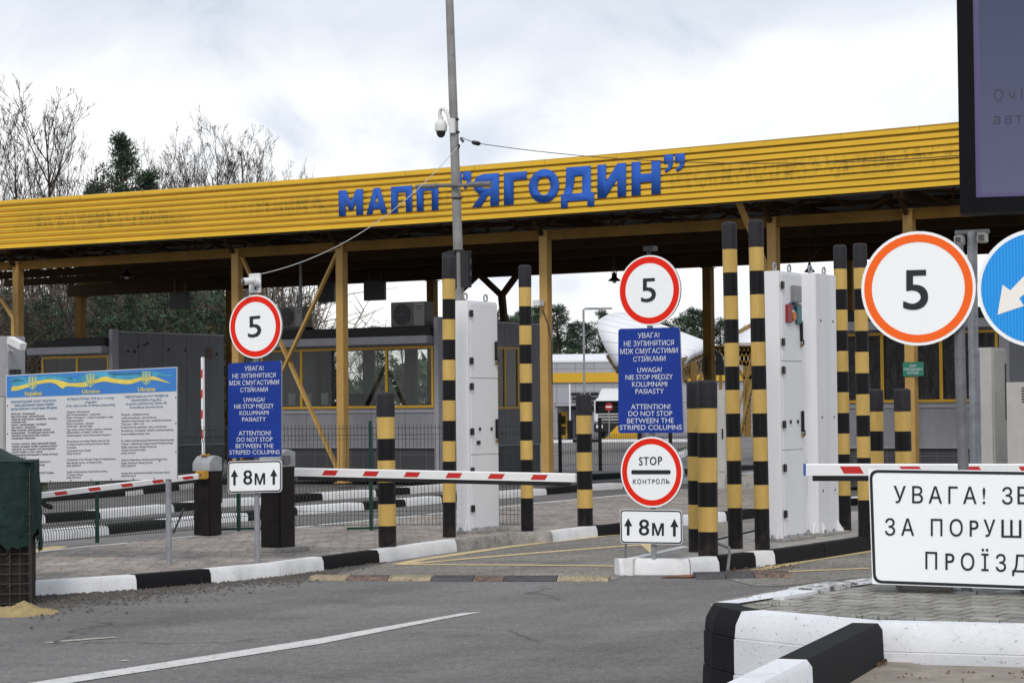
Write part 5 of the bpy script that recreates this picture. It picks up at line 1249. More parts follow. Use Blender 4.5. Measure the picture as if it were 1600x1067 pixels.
# forked prop at the back
y_ = YB - .6; pts = {k: FC.l(*v, y_) for k, v in {'a': (733, 432), 'l': (748, 428), 'r': (812, 424), 'm': (784, 462), 'f': (791, 535)}.items()}
w = lambda k: (pts[k][0], y_, pts[k][1])
b = MB(); b.bar(w('l'), w('m'), .13); b.bar(w('r'), w('m'), .13); b.bar(w('m'), w('f'), .15); b.bar(w('f'), (pts['f'][0], y_, 0), .16); b.bar(w('l'), (pts['l'][0] - .8, y_, pts['m'][1]), .13); b.build('forked_prop', M_brown, canopy)
# downpipe
def cl(px, py, y=.5): x_, z_ = FC.l(px, py, y); return (x_, y, z_)
b = MB(); b.tube([cl(-40, 440), cl(3, 470), cl(20, 496), cl(20.5, 503), cl(21, 640), (cl(21, 640)[0], .5, .15)], .055, 10); b.build('downpipe', M_tan, canopy)
# floodlight on the middle column, green sign, dark plates
b = MB(); p_ = cl(841, 474, YF - .25); b.box(p_[0] - .09, p_[0] + .09, p_[1] - .10, p_[1] + .1, p_[2] - .06, p_[2] + .07, 0, .01); b.bar(p_, (colx[3], YF, p_[2]), .04); b.build('floodlight', M_camwhite, canopy)
b = MB(); pts = [cl(848, 485, YF - .12), cl(856, 505, YF - .12), cl(862, 535, YF - .12), cl(863, 600, YF - .12)]; b.tube(pts, .012, 6); b.build('cable', M_dark, canopy)
yg = YF - .125; gq = [FC.l(*p_, yg) for p_ in ((1410.5, 566), (1442.5, 565), (1443, 587), (1411, 588))]
M_signgreen = mat('green_sign_film', (.015, .16, .10), .4)
b = MB(); b.plate(gq, yg, yg + .02); zs_ = b.build('zone_sign', M_signgreen, canopy)
b = MB()
for s, x0, x1, y_ in (("ЗОНА", 1421, 1431.5, 573.4), ("ПРИКОРДОННОГО", 1412, 1441, 579), ("КОНТРОЛЮ", 1417.5, 1435.5, 584.6)): put_text(b, FC, yg - .006, s, (x0, y_), (x1, y_ - .1), 4.2, res=1)
b.build('lettering', M_signtext, zs_)
def cb(px, py, y): x_, z_ = FC.l(px, py, y); return (x_, z_)
yk = YB - .35
b = MB(); b.plate([cb(*p_, yk) for p_ in ((1118, 547), (1123, 549), (1128, 556), (1131, 570), (1131, 586), (1118, 586))], yk, yk + .06); b.plate([cb(*p_, yk) for p_ in ((1097, 560), (1101, 556), (1101, 585), (1097, 583))], yk, yk + .06); b.build('signal_plate', M_dark, canopy)

# hanging lane displays and lamps
for (x0, x1, y0, y1, lab) in ((265, 293, 456, 484, 'dark lane display hanging before the pines left of the 5 sign'), (496, 521, 440, 473, 'dark lane display hanging behind the top of the X brace'), (568, 599, 438, 470, 'dark lane display hanging against the white sky above the booth')):
    yd = YB - 1.2; a, c = FC.l(x0, y1, yd), FC.l(x1, y0, yd); o = FC.w(a[0], yd, a[1]); w_, h_ = c[0] - a[0], c[1] - a[1]
    t = tag(empty('lane_display', o, -FC.a), lab, 'display', 'displays hanging from the canopy')
    b = MB(); b.box(0, w_, 0, .14, 0, h_, 0, .01); b.box(.03, w_ - .03, -.06, -.001, h_ - .03, h_); b.build('case', M_dark, t)
    b = MB(); b.tube([(w_ * .2, .07, h_), (w_ * .2, .07, 5.5 - o.z)], .015, 6); b.tube([(w_ * .8, .07, h_), (w_ * .8, .07, 5.5 - o.z)], .015, 6); b.build('hanger', M_dark, t)
def lamp(px, py, y, r, ztop, label, arms=False):
    x_, z_ = FC.l(px, py, y); o = FC.w(x_, y, z_); t = tag(empty('hanging_lamp', o, -FC.a), label, 'lamp', 'lamps hanging from the canopy')
    b = MB(); b.lathe([(.001, -.02), (r, -.02), (r * 1.02, 0), (r * .45, .07), (r * .3, .16), (.02, .2)], 16); b.build('shade', M_dark, t)
    b = MB(); b.tube([(0, 0, .18), (0, 0, ztop - z_)], .012, 6)
    if arms:
        for s in (-1, 1): b.tube([(0, 0, .25), (s * .35, 0, .62), (s * .75, 0, .82), (s * 1.2, 0, .86)], .012, 6)
    else:
        for s in (-1, 1): b.tube([(s * r * .4, 0, .06), (s * r * .45, 0, .30), (0, 0, .42)], .01, 6)
    b.build('rod', M_dark, t)
    b = MB(); b.lathe([(.001, -.07), (r * .3, -.06), (r * .35, -.021)], 12); b.build('bulb', M_ac, t)
lamp(960, 438, 6.5, .15, 6.1, 'small black lamp hanging left of the control post 5 sign')
lamp(1265, 424, 6.0, .12, 6.1, 'small lamp hanging above the stained white cabinet with two curved cables', True)
lamp(198, 432, 3.0, .17, 6.1, 'small grey lamp under the dark canopy roof at the left')

# ================================================================== BOOTHS
def clad_mat(name, col, seam=.42, rib=.06):
    M, t, b = base(name, .55, .3); src = t.nodes.new('ShaderNodeTexCoord').outputs['Object']
    sx = t.nodes.new('ShaderNodeSeparateXYZ'); t.links.new(src, sx.inputs[0])
    ad = t.nodes.new('ShaderNodeMath'); ad.operation = 'ADD'; t.links.new(sx.outputs['X'], ad.inputs[0]); t.links.new(sx.outputs['Y'], ad.inputs[1])
    def lines(per, wd):
        d = t.nodes.new('ShaderNodeMath'); d.operation = 'DIVIDE'; d.inputs[1].default_value = per; t.links.new(ad.outputs[0], d.inputs[0])
        f = t.nodes.new('ShaderNodeMath'); f.operation = 'FRACT'; t.links.new(d.outputs[0], f.inputs[0])
        return ramp(t, f.outputs[0], [(0, (0, 0, 0)), (wd, (1, 1, 1)), (1 - wd * .2, (1, 1, 1))])
    l1 = lines(seam * 2.3, .03); l2 = lines(rib, .22)
    c = ramp(t, noise(t, mapping(t, src, (1, 1, .4)), 1.6, 6, .65), [(.3, tuple(q * .84 for q in col)), (.7, tuple(q * 1.12 for q in col))])
    c = mix(t, 1.0, c, mix(t, .75, (1.0, 1.0, 1.0), mix(t, 1.0, l1, (1.0, 1.0, 1.0), 'MULTIPLY')), 'MULTIPLY')
    c = mix(t, .14, c, mix(t, 1.0, c, l2, 'MULTIPLY'))
    t.links.new(c, b.inputs['Base Color']); add_bump(t, b, l2, .25, .006); return M
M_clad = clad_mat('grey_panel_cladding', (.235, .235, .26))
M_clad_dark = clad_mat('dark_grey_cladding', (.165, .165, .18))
M_plinth, t_, b_ = base('dark_tile_plinth', .5, .35); src = t_.nodes.new('ShaderNodeTexCoord').outputs['Object']
br = t_.nodes.new('ShaderNodeTexBrick'); br.offset = 0; br.inputs['Scale'].default_value = 1; br.inputs['Brick Width'].default_value = .36; br.inputs['Row Height'].default_value = .36; br.inputs['Mortar Size'].default_value = .006
cx_ = t_.nodes.new('ShaderNodeSeparateXYZ'); t_.links.new(src, cx_.inputs[0]); ad = t_.nodes.new('ShaderNodeMath'); t_.links.new(cx_.outputs['X'], ad.inputs[0]); t_.links.new(cx_.outputs['Y'], ad.inputs[1])
cb_ = t_.nodes.new('ShaderNodeCombineXYZ'); t_.links.new(ad.outputs[0], cb_.inputs['X']); t_.links.new(cx_.outputs['Z'], cb_.inputs['Y']); t_.links.new(cb_.outputs[0], br.inputs['Vector'])
br.inputs['Color1'].default_value = (.055, .055, .06, 1); br.inputs['Color2'].default_value = (.045, .045, .05, 1); br.inputs['Mortar'].default_value = (.11, .11, .115, 1); t_.links.new(br.outputs['Color'], b_.inputs['Base Color'])
M_glass = bpy.data.materials.new('tinted_window_glass'); M_glass.use_nodes = True; T = M_glass.node_tree; T.nodes.clear()
og = T.nodes.new('ShaderNodeOutputMaterial'); mg = T.nodes.new('ShaderNodeMixShader'); tr = T.nodes.new('ShaderNodeBsdfTransparent'); gl = T.nodes.new('ShaderNodeBsdfGlossy'); fz = T.nodes.new('ShaderNodeFresnel')
tr.inputs['Color'].default_value = (.60, .63, .60, 1); gl.inputs['Roughness'].default_value = .03; fz.inputs['IOR'].default_value = 1.5
T.links.new(fz.outputs[0], mg.inputs[0]); T.links.new(tr.outputs[0], mg.inputs[1]); T.links.new(gl.outputs[0], mg.inputs[2]); T.links.new(mg.outputs[0], og.inputs['Surface'])
M_plastic, t_, b_ = base('black_plastic_sheeting', .3, .5); src = t_.nodes.new('ShaderNodeTexCoord').outputs['Object']; b_.inputs['Base Color'].default_value = (.012, .012, .014, 1)
add_bump(t_, b_, noise(t_, mapping(t_, src, (3.5, 1, 1.0), (0, .5, 0)), 2.4, 6, .6, 1.5), 1.0, .10)
M_inner = mat('dark_interior', (.05, .05, .05), .8, .4, 2)
M_paper = mat('pale_paper', (.55, .55, .52), .8)

yW = 2.8
zf_ = lambda py: FC.l(600, py, yW)[1]
Z = dict(top=zf_(514), bandt=zf_(526.5), bandb=zf_(538.5), wt=zf_(542), wb=zf_(637.5), dado=zf_(698), pl=zf_(700))
ZPAR = FC.l(680, 495, yW)[1]
def booth(label, xl, xr, D, mull, yw, sheeted=False, side_win=None, y_end_h=None, vent=False, side=True, posts=()):
    """front face at local y = 0 from x = xl-xr .. 0 ; side wall at x = 0 running back D"""
    o = FC.w(xr, yw, 0); t = tag(empty('control_booth', o, -FC.a), label, 'booth', 'grey control booths under the canopy')
    L_ = xl - xr; zb = .13
    b = MB(); b.box(L_, -.13, .03, .10, Z['dado'], Z['wb'] - .002); b.box(L_, -.13, .03, .10, Z['wt'] + .002, Z['bandt'] - .01); b.box(L_, L_ + .09, .10, 2.6, Z['dado'], Z['bandt'] - .02)
    b.box(L_ + .09, -.13, 2.5, 2.6, Z['dado'], Z['wb']); b.box(L_ + .09, -.13, 2.5, 2.6, Z['wt'], Z['bandt'] - .02)
    for i in range(4): xx = L_ + .09 + i * (-.13 - L_ - .09) / 4; b.box(xx, xx + .35, 2.51, 2.59, Z['wb'] + .001, Z['wt'] - .001)
    b.box(L_ + .05, -.12, .06, 2.55, Z['dado'] + .35, Z['dado'] + .4)
    b.build('wall', M_clad, t)
    b = MB(); b.box(L_ + .02, -.10, .06, 2.58, zb, Z['dado'] - .03); b.build('plinth', M_plinth, t)
    b = MB(); b.box(L_ - .02, -.08, .0, .12, Z['dado'] - .029, Z['dado'] - .001); b.box(L_, -.13, .005, .029, Z['wb'] - .11, Z['wb'] - .06); b.build('sill_trim', M_greyband, t)
    b = MB(); b.box(L_ - .15, -.14, -.28, -.02, Z['bandb'], Z['bandt'], 0, .01); b.box(L_ - .12, -.14, -.019, .02, Z['bandb'] + .03, Z['bandt'] - .03); b.build('roof_band', M_greyband, t)
    b = MB(); b.box(L_ - .05, -.14, -.15, 2.7, Z['bandt'] + .002, Z['top'], 0, .01); b.box(L_ + .3, -.3, .3, 2.3, Z['top'] + .001, Z['top'] + .06); b.build('roof', M_roofdark, t)
    # windows: one frame with mullions, panes behind
    b = MB(); fwd_ = .055; ml = [L_ + .12] + [m_ - xr for m_ in mull] + [-.16]
    b.box(ml[0], ml[-1], .0, .05, Z['wt'] - fwd_, Z['wt']); b.box(ml[0], ml[-1], .0, .05, Z['wb'], Z['wb'] + fwd_)
    for i, m_ in enumerate(ml):
        x0 = m_ - .035 if 0 < i < len(ml) - 1 else (m_ if i == 0 else m_ - .06); b.box(x0, x0 + (.07 if 0 < i < len(ml) - 1 else .06), .002, .048, Z['wb'] + fwd_ + .001, Z['wt'] - fwd_ - .001)
    fo = b.build('window_frame', M_yframe, t)
    for i in range(len(ml) - 1):
        x0, x1 = ml[i] + .03, ml[i + 1] - .03
        b = MB(); b.add([(x0, .02, Z['wb'] + .05), (x1, .02, Z['wb'] + .05), (x1, .02, Z['wt'] - .05), (x0, .02, Z['wt'] - .05)], [(0, 1, 2, 3)]); b.build('pane', M_plastic if sheeted else M_glass, fo)
    if not sheeted:
        b = MB(); rr = random.Random(4)
        for i in range(7):
            x0 = L_ + .4 + rr.random() * (-L_ - 1.0); b.box(x0, x0 + rr.uniform(.15, .5), .5 + rr.random(), 1.6 + rr.random() * .3, Z['dado'] + .4, Z['wb'] + rr.uniform(.05, .4))
        b.box(L_ + 1.2, L_ + 1.28, 1.2, 1.3, Z['dado'] + .4, Z['bandt']); b.build('furnishing', M_inner, t)
        b = MB()
        for i in range(3): x0 = L_ + .6 + i * .5; b.box(x0, x0 + .2, .46, .49, Z['wb'] + .1, Z['wb'] + .38)
        b.build('paper', M_paper, t)
    # corner pillar and tall side wall
    b = MB(); b.box(-.13, 0, -.02, .22, zb, ZPAR, 0, .006); b.build('corner_pillar', M_greyband, t)
    if side:
        b = MB(); he = ZPAR - .08
        if side_win:
            (y0, y1) = side_win; b.box(-.10, -.004, .225, y0, Z['dado'], he); b.box(-.10, -.004, y0, y1, Z['dado'], Z['wb'] - .05); b.box(-.10, -.004, y0, y1, Z['wt'] + .02, he); b.box(-.10, -.004, y1, D, Z['dado'], he)
        else: b.box(-.10, -.004, .225, D, Z['dado'], he)
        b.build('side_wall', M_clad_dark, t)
        b = MB(); b.box(-.08, -.03, .225, D, zb, Z['dado'] - .03); b.build('side_plinth', M_plinth, t)
        b = MB(); b.box(-.09, .012, .225, D, Z['dado'] - .028, Z['dado'] - .002); b.box(-.11, .01, .225, D + .01, he + .001, he + .04); b.build('side_trim', M_greyband, t)
        if side_win:
            b = MB(); w0, w1 = Z['wb'] - .05, Z['wt'] + .02; b.box(-.06, .0, y0, y1, w1 - .06, w1); b.box(-.06, .0, y0, y1, w0, w0 + .06)
            for y_ in (y0, y0 + .35, (y0 + y1) / 2 + .2, y1 - .06): b.box(-.058, -.002, y_, y_ + .06, w0 + .061, w1 - .061)
            so_ = b.build('side_window_frame', M_yframe, t)
            b = MB(); b.add([(-.03, y0, w0 + .05), (-.03, y1, w0 + .05), (-.03, y1, w1 - .05), (-.03, y0, w1 - .05)], [(0, 1, 2, 3)]); b.build('pane', M_glass, so_)
            b = MB(); vs = []
            for k in range(40): yy = y0 + (y1 - y0) * k / 39; vs += [(-.14 + .02 * math.sin(k * 1.9), yy, w0), (-.14 + .02 * math.sin(k * 1.9), yy, w1)]
            b.add(vs, [(2 * k, 2 * k + 2, 2 * k + 3, 2 * k + 1) for k in range(39)], 0, True); b.build('curtain', mat('grey_curtain', (.13, .13, .14), .9), t)
        if vent:
            yv, zv = D * .83, Z['wt'] - .02
            b = MB()
            for k in range(5): b.box(-.002, .02, yv, yv + .28, zv + k * .06, zv + k * .06 + .035)
            b.build('vent', mat('rusty_vent', (.18, .10, .05), .8), t)
            b = MB(); rr = random.Random(8)
            for k in range(9): yy = rr.uniform(.5, D - .3); zz = zv + rr.uniform(.05, .35); b.tube([(-.003, yy, zz), (.014, yy, zz)], .035, 8)
            b.build('fixing', M_roofdark, t)
    return t
xr1 = FC.l(686, 600, yW)[0]
mid1 = [FC.l(p_, 600, yW)[0] for p_ in (470.5, 537, 603.5)]
F1 = Fr(FC.w(xr1, yW, 0), 31.8); ys0 = F1.lx(777, 590)[0]; ys1 = F1.lx(828, 590)[0]; D1 = ys1 + .5
booth('middle grey control booth with yellow framed glass windows and air conditioners on top', FC.l(402, 600, yW)[0], xr1, D1, mid1, yW, False, (ys0, ys1))
y2 = 3.1; xr2 = FC.l(177, 600, y2)[0]; F2 = Fr(FC.w(xr2, y2, 0), 31.8); D2 = F2.lx(350, 600)[0]
booth('left grey control booth with a long blank side wall, partly behind the information board', FC.l(60, 600, y2)[0], xr2, D2, [FC.l(120, 590, y2)[0]], y2, False, vent=True)
y3 = 2.8; xr3 = FC.l(1572, 600, y3)[0]
booth('right grey control booth with black plastic sheeting behind its yellow window frames', FC.l(1268, 600, y3)[0], xr3, 4.5, [FC.l(p_, 600, y3)[0] for p_ in (1378.5, 1470.5)], y3, True)

M_fan = mat('dark_fan_grille', (.02, .02, .022), .5)
def ac(px0, px1, py0, py1, y, label):
    a, c = FC.l(px0, py1, y), FC.l(px1, py0, y); o = FC.w(a[0], y, a[1]); w_, h_ = c[0] - a[0], c[1] - a[1]
    t = tag(empty('air_conditioner', o, -FC.a), label, 'air conditioner', 'air conditioners on the booth roof')
    b = MB(); b.box(0, w_, 0, .38, 0, h_, 0, .015); ca = b.build('casing', M_acd, t)
    b = MB(); cx_, cz_ = w_ * .34, h_ * .48; r_ = min(w_ * .30, h_ * .44); b.face(circ(cx_, cz_, r_, 28), -.004); b.build('fan', M_fan, ca)
    b = MB()
    for k in range(1, 5): po, pi = circ(cx_, cz_, r_ * k / 4, 28), circ(cx_, cz_, r_ * k / 4 - .008, 28); b.ring(po, pi, -.012)
    for k in range(8): an = k * math.pi / 4; b.bar((cx_, -.012, cz_), (cx_ + r_ * math.cos(an), -.012, cz_ + r_ * math.sin(an)), .008)
    b.build('grille', M_steel_dark, ca)
    b = MB(); b.box(w_ * .72, w_ * .93, -.003, -.001, h_ * .78, h_ * .82); b.box(w_ * .76, w_ * .93, -.003, -.001, h_ * .68, h_ * .71); b.build('name_strip', M_dark, ca); b = MB(); b.box(w_ * .68, w_ - .02, -.0009, -.0002, .02, h_ - .02); b.build('front_panel', mat('pale_unit_panel', (.27, .265, .25), .5) if 'pale_unit_panel' not in bpy.data.materials else bpy.data.materials['pale_unit_panel'], ca)
    b = MB(); b.box(-.05, w_ + .05, -.03, .03, -.10, -.001); b.box(-.05, w_ + .05, .33, .39, -.10, -.001); b.box(w_ * .1, w_ * .16, 0, .3, a[1] * 0 - .22, -.1); b.box(w_ * .84, w_ * .9, 0, .3, -.22, -.1); b.build('support_rail', M_dark, t)
ac(610.5, 664, 470.5, 511, yW + .35, 'air conditioner standing in the open right of the lane displays on the middle booth')
ac(436, 473, 478.5, 512, yW + .35, 'air conditioner half hidden behind the round 5 sign on the middle booth')
b = MB(); p_ = FC.l(470, 458, yW + 1.5); o = FC.w(p_[0], yW + 1.5, Z['top']); b.tube([(0, 0, -.05), (0, 0, 2.0)], .035, 8); tag(b.build('roof_mast', M_steel, None, o), 'thin grey mast rising from the middle booth roof left of the X brace', 'mast')

# cabinets beside the right booth
yq = .9; a = FC.l(1531, 716, yq); F = Fr(FC.w(a[0], yq, .15), 31.8); t = thing('equipment_cabinet', F, 'tall beige cabinet with a grey sided door right of the galvanised mast', 'cabinet')
hC = FC.l(1531, 543, yq)[1] - .15; w_ = FC.l(1550, 600, yq)[0] - a[0]; dd = F.lx(1572, 600, w_)[0]
b = MB(); b.box(0, w_, 0, dd, .3, hC, 0, .01); b.build('body', M_ac, t); b = MB(); b.box(w_ + .001, w_ + .03, .03, dd - .02, .36, hC - .06, 0, .005); d_ = b.build('door', mat('grey_beige_door', (.36, .36, .34), .55, .1, 4), t)
b = MB(); b.box(w_ + .03, w_ + .05, dd - .14, dd - .10, 1.3, 2.4); b.build('handle', M_dark, d_); b = MB(); b.box(-.05, w_ + .3, -.05, dd, 0, .299, 0, .01); b.build('plinth', M_conc, t)
yq = .2; a = FC.l(1574, 716, yq); F = Fr(FC.w(a[0], yq, .15), 31.8); t = thing('equipment_cabinet', F, 'lower pale cabinet with vent slots at the right edge above the lettered panel', 'cabinet')
hC = FC.l(1585, 597, yq)[1] - .15
b = MB(); b.box(0, 1.5, 0, .8, 0, hC, 0, .01); b.build('body', M_ac, t)
b = MB()
for r_ in range(6):
    for c_ in range(3): b.box(.30 + c_ * .12, .38 + c_ * .12, -.006, -.001, hC - .38 + r_ * .05, hC - .355 + r_ * .05)
b.build('vent', M_dark, t)

# ------------------------------------------------------------------ the person behind the board
o = G(59, 798, .15); t_ob = o
pm = bpy.data.meshes.new('person'); pts = {}; vs = []; es = []; rs = []
def J(p, r, par=None):
    vs.append(p); rs.append(r); i = len(vs) - 1
    if par is not None: es.append((par, i))
    return i
pel = J((0, 0, .95), .15); sp = J((0, 0, 1.15), .14, pel); ch = J((.0, .01, 1.38), .16, sp); nk = J((.01, 0, 1.52), .06, ch); h1 = J((.03, 0, 1.62), .085, nk); h2 = J((.03, 0, 1.74), .075, h1)
for s in (-1, 1):
    hp = J((.0, s * .10, .90), .11, pel); kn = J((.03 + s * .03, s * .12, .50), .078, hp); an = J((.0 + s * .05, s * .12, .10), .05, kn); to = J((.17 + s * .05, s * .14, .045), .045, an)
    sh = J((0, s * .20, 1.43), .075, ch); el_ = J((-.03, s * .27, 1.15), .052, sh); wr = J((.12, s * .24, .95), .038, el_); hn = J((.18, s * .23, .88), .035, wr)
    for k in range(4): J((.235 + .006 * (k % 2), s * (.20 + k * .02), .83 - .01 * (k in (1, 2))), .010, hn)
    J((.22, s * .19, .88), .011, hn)
pm.from_pydata(vs, es, []); po_ = bpy.data.objects.new('person', pm); COL.objects.link(po_)
md_ = po_.modifiers.new('skin', 'SKIN'); md_.use_smooth_shade = True; po_.modifiers.new('sub', 'SUBSURF').levels = 2; po_.modifiers['sub'].render_levels = 2
for i, r_ in enumerate(rs): pm.skin_vertices[0].data[i].radius = (r_, r_)
pm.skin_vertices[0].data[0].use_root = True
M_camo, t_, b_ = base('camouflage_uniform', .9, .2); src = t_.nodes.new('ShaderNodeTexCoord').outputs['Object']
sx = t_.nodes.new('ShaderNodeSeparateXYZ'); t_.links.new(src, sx.inputs[0])
cam_ = ramp(t_, noise(t_, src, 9, 4, .7), [(.38, (.035, .04, .018)), (.46, (.12, .11, .06)), (.56, (.20, .17, .10)), (.64, (.06, .045, .025))]); cam_n = cam_.node; cam_n.color_ramp.interpolation = 'CONSTANT'
zz = t_.nodes.new('ShaderNodeMapRange'); zz.inputs['From Min'].default_value = 0; zz.inputs['From Max'].default_value = 2; t_.links.new(sx.outputs['Z'], zz.inputs['Value'])
c = mix(t_, ramp(t_, zz.outputs[0], [(.085, (1, 1, 1)), (.09, (0, 0, 0))]), cam_, (.012, .011, .010)); c = mix(t_, ramp(t_, zz.outputs[0], [(.755, (0, 0, 0)), (.76, (1, 1, 1))]), c, (.45, .28, .20)); t_.links.new(c, b_.inputs['Base Color'])
pm.materials.append(M_camo); po_.location = o; po_.rotation_euler = (0, 0, R(-8))
tag(po_, 'person in camouflage uniform and black boots standing behind the information board, only lower leg visible', 'person')
b = MB(); b.lathe([(.115, 1.66), (.12, 1.72), (.10, 1.80), (.05, 1.83), (.001, 1.835)], 16, (.03, 0, 0)); b.lathe([(.116, 1.68), (.118, 1.70)], 16, (.03, 0, 0)); b.plate([(.10, 1.685), (.22, 1.665), (.22, 1.675), (.10, 1.70)], -.07, .07); b.build('cap', M_camo, po_)
# ================================================================== BEYOND THE CANOPY
M_bclad, t_, b_ = base('grey_facade_panels', .55, .3); src = t_.nodes.new('ShaderNodeTexCoord').outputs['Object']
cx_ = t_.nodes.new('ShaderNodeSeparateXYZ'); t_.links.new(src, cx_.inputs[0]); cb_ = t_.nodes.new('ShaderNodeCombineXYZ'); t_.links.new(cx_.outputs['X'], cb_.inputs['X']); t_.links.new(cx_.outputs['Z'], cb_.inputs['Y'])
br = t_.nodes.new('ShaderNodeTexBrick'); br.offset = 0; br.inputs['Scale'].default_value = 1; br.inputs['Brick Width'].default_value = 1.15; br.inputs['Row Height'].default_value = 1.05; br.inputs['Mortar Size'].default_value = .022; t_.links.new(cb_.outputs[0], br.inputs['Vector'])
br.inputs['Color1'].default_value = (.36, .36, .40, 1); br.inputs['Color2'].default_value = (.33, .33, .37, 1); br.inputs['Mortar'].default_value = (.20, .20, .23, 1); t_.links.new(br.outputs['Color'], b_.inputs['Base Color'])
M_yband = mat('yellow_facade_band', (.60, .35, .02), .5, .06, .5)
M_roofwhite = mat('white_roof_sheet', (.74, .75, .78), .45, .05, .8)
M_bdark = mat('dark_window_opening', (.02, .022, .026), .2)
M_truss = mat('yellow_truss_paint', (.20, .12, .025), .6, .25, 2)

def gp(px, py, z=0): return G(px, py, z)
o = gp(812, 684.5); F = Fr((o.x, o.y, 0), 3)
t = thing('office_building', F, 'long low grey panelled building with a yellow band and white roof beyond the canopy', 'building')
def fl(px, py, y=0): return F.l(px, py, y)
x1 = fl(1360, 650)[0]; zr_ = fl(900, 566)[1]; xa = fl(826, 600)[0]
b = MB(); b.box(0, xa, 1.5, 16, 0, fl(818, 574)[1]); b.box(xa, x1, 0, 16, 0, zr_); b.build('wall', M_bclad, t)
b = MB(); b.box(xa + .01, x1, -.12, -.02, fl(900, 597.5)[1], fl(900, 582.5)[1]); b.box(-.02, xa - .005, 1.38, 1.48, fl(820, 599)[1] , fl(820, 585)[1]); b.build('yellow_band', M_yband, t)
b = MB(); b.add([(xa, .1, zr_), (x1, .1, zr_), (x1, 10, zr_ + .75), (xa, 10, zr_ + .75), (0, .6, zr_ - .2), (0, 10, zr_ + .5)], [(0, 1, 2, 3), (4, 0, 3, 5)]); b.box(xa - .1, x1, -.05, .09, zr_ + .001, zr_ + .12)
b.build('roof', M_roofwhite, t)
b = MB()
for i in range(40): xx = xa + i * .9; b.box(xx, xx + .05, .4, .45, zr_ + .2, zr_ + .85) if False else b.box(xx, xx + .12, 9.7, 9.8, zr_ + .72, zr_ + .84)
b.build('roof_rail', M_steel, t)
a, c = fl(894, 640, -.02), fl(949, 613, -.02); b = MB(); b.box(a[0], c[0], -.16, .02, a[1], c[1]); wd = b.build('window', M_bdark, t)
b = MB(); b.box(a[0] - .1, c[0] + .1, -.2, .0, c[1] + .001, c[1] + .12)
for k in range(1, 4): b.box(a[0], c[0], -.19, -.161, a[1] + (c[1] - a[1]) * k / 4, a[1] + (c[1] - a[1]) * k / 4 + .05)
for k in range(1, 4): xx = a[0] + (c[0] - a[0]) * k / 4; b.box(xx, xx + .06, -.195, -.165, a[1], c[1])
b.build('frame', M_greyband, wd)
a, c = fl(828, 672, -.02), fl(838, 645, -.02); b = MB(); b.box(a[0], c[0], -.05, .02, a[1], c[1]); wd = b.build('window', M_bdark, t); b = MB(); b.box(a[0], c[0], -.12, -.051, a[1] - .1, a[1]); b.build('sill', M_yband, wd)
# porch with the yellow door
a, c = fl(868, 684, -2.0), fl(905, 634, -2.0); b = MB(); b.box(a[0], a[0] + .12, -2.6, -2.45, 0, c[1]); b.box(a[0], c[0], -2.7, -.03, c[1], c[1] + .2); b.box(a[0] + 1.55, c[0], -2.1, -.03, 0, c[1] - .001); b.build('porch', M_bclad, t)
a, c = fl(873, 682, -1.0), fl(886, 643, -1.0); b = MB(); b.box(a[0], c[0], -1.06, -1.0, 0, c[1]); dr = b.build('door', M_yframe, t)
b = MB()
for k in range(2): z0 = .2 + k * (c[1] - .3) / 2; b.box(a[0] + .1, c[0] - .1, -1.09, -1.061, z0, z0 + (c[1] - .6) / 2)
b.build('pane', M_glass, dr)
kerb('kerb', [(820, 687), (862, 687.5), (895, 687), (940, 686.5), (1000, 686), (1080, 686)], [1, 0, 1, 0, 0], .14, KM, .3, 3)
# small pale box building behind
o = gp(790, 684.8); b = MB(); F_ = Fr((o.x, o.y + 22, 0), 3); hh = F_.l(830, 541, 0)[1]; xw0, xw1 = F_.l(831, 560, 0)[0], F_.l(840, 560, 0)[0]
b.box(xw0, xw1, 0, 2, 0, hh); t = thing('chimney_box', F_, 'small pale grey box top showing above the building roof left of the middle column', 'roof box'); b.build('wall', M_greyband, t); b = MB(); b.box(xw0 - .1, xw1 + .1, -.1, 2.1, hh + .001, hh + .12); b.build('cap', M_steel, t)

# lorry
o = gp(928, 682.5); F = Fr((o.x, o.y - 6, 0), 12); t = thing('lorry', F, 'white lorry with a dark windscreen parked before the grey building, half behind the blue panel', 'lorry')
f2 = lambda px, py: F.l(px, py, 0)
x0 = f2(928, 650)[0]; w_ = 2.5; H = f2(940, 622)[1]
b = MB(); b.box(x0, x0 + w_, 0, 2.2, .9, H, 0, .12); cb = b.build('cab', mat('white_lorry_paint', (.74, .75, .76), .35), t)
b = MB(); b.box(x0 + .1, x0 + w_ - .1, -.03, .02, H * .62, H * .93, 0, .01); b.build('windscreen', M_lens, cb)
b = MB(); vs = [(x0 + .2, .3, H), (x0 + w_ - .2, .3, H), (x0 + w_ - .3, 1.0, H + .55), (x0 + .3, 1.0, H + .55), (x0 + .2, 2.1, H), (x0 + w_ - .2, 2.1, H), (x0 + w_ - .3, 2.1, H + .6), (x0 + .3, 2.1, H + .6)]
b.add(vs, [(0, 1, 2, 3), (3, 2, 6, 7), (0, 3, 7, 4), (1, 5, 6, 2), (4, 7, 6, 5)], 0, True); b.build('roof_deflector', mat('pale_grey_paint', (.60, .61, .62), .4), cb)
b = MB()
for k in range(6): b.box(x0 + .25, x0 + w_ - .25, -.04, .0, 1.0 + k * .16, 1.08 + k * .16)
b.build('grille', M_dark, cb); b = MB(); b.box(x0, x0 + w_, -.12, .4, .35, .899, 0, .05); b.build('bumper', M_cap, t)
for s in (0, 1): b = MB(); xx = x0 + .15 + s * (w_ - .55); b.box(xx, xx + .4, -.14, -.10, .6, .8, 0, .01); b.build('headlight', M_camwhite, t)
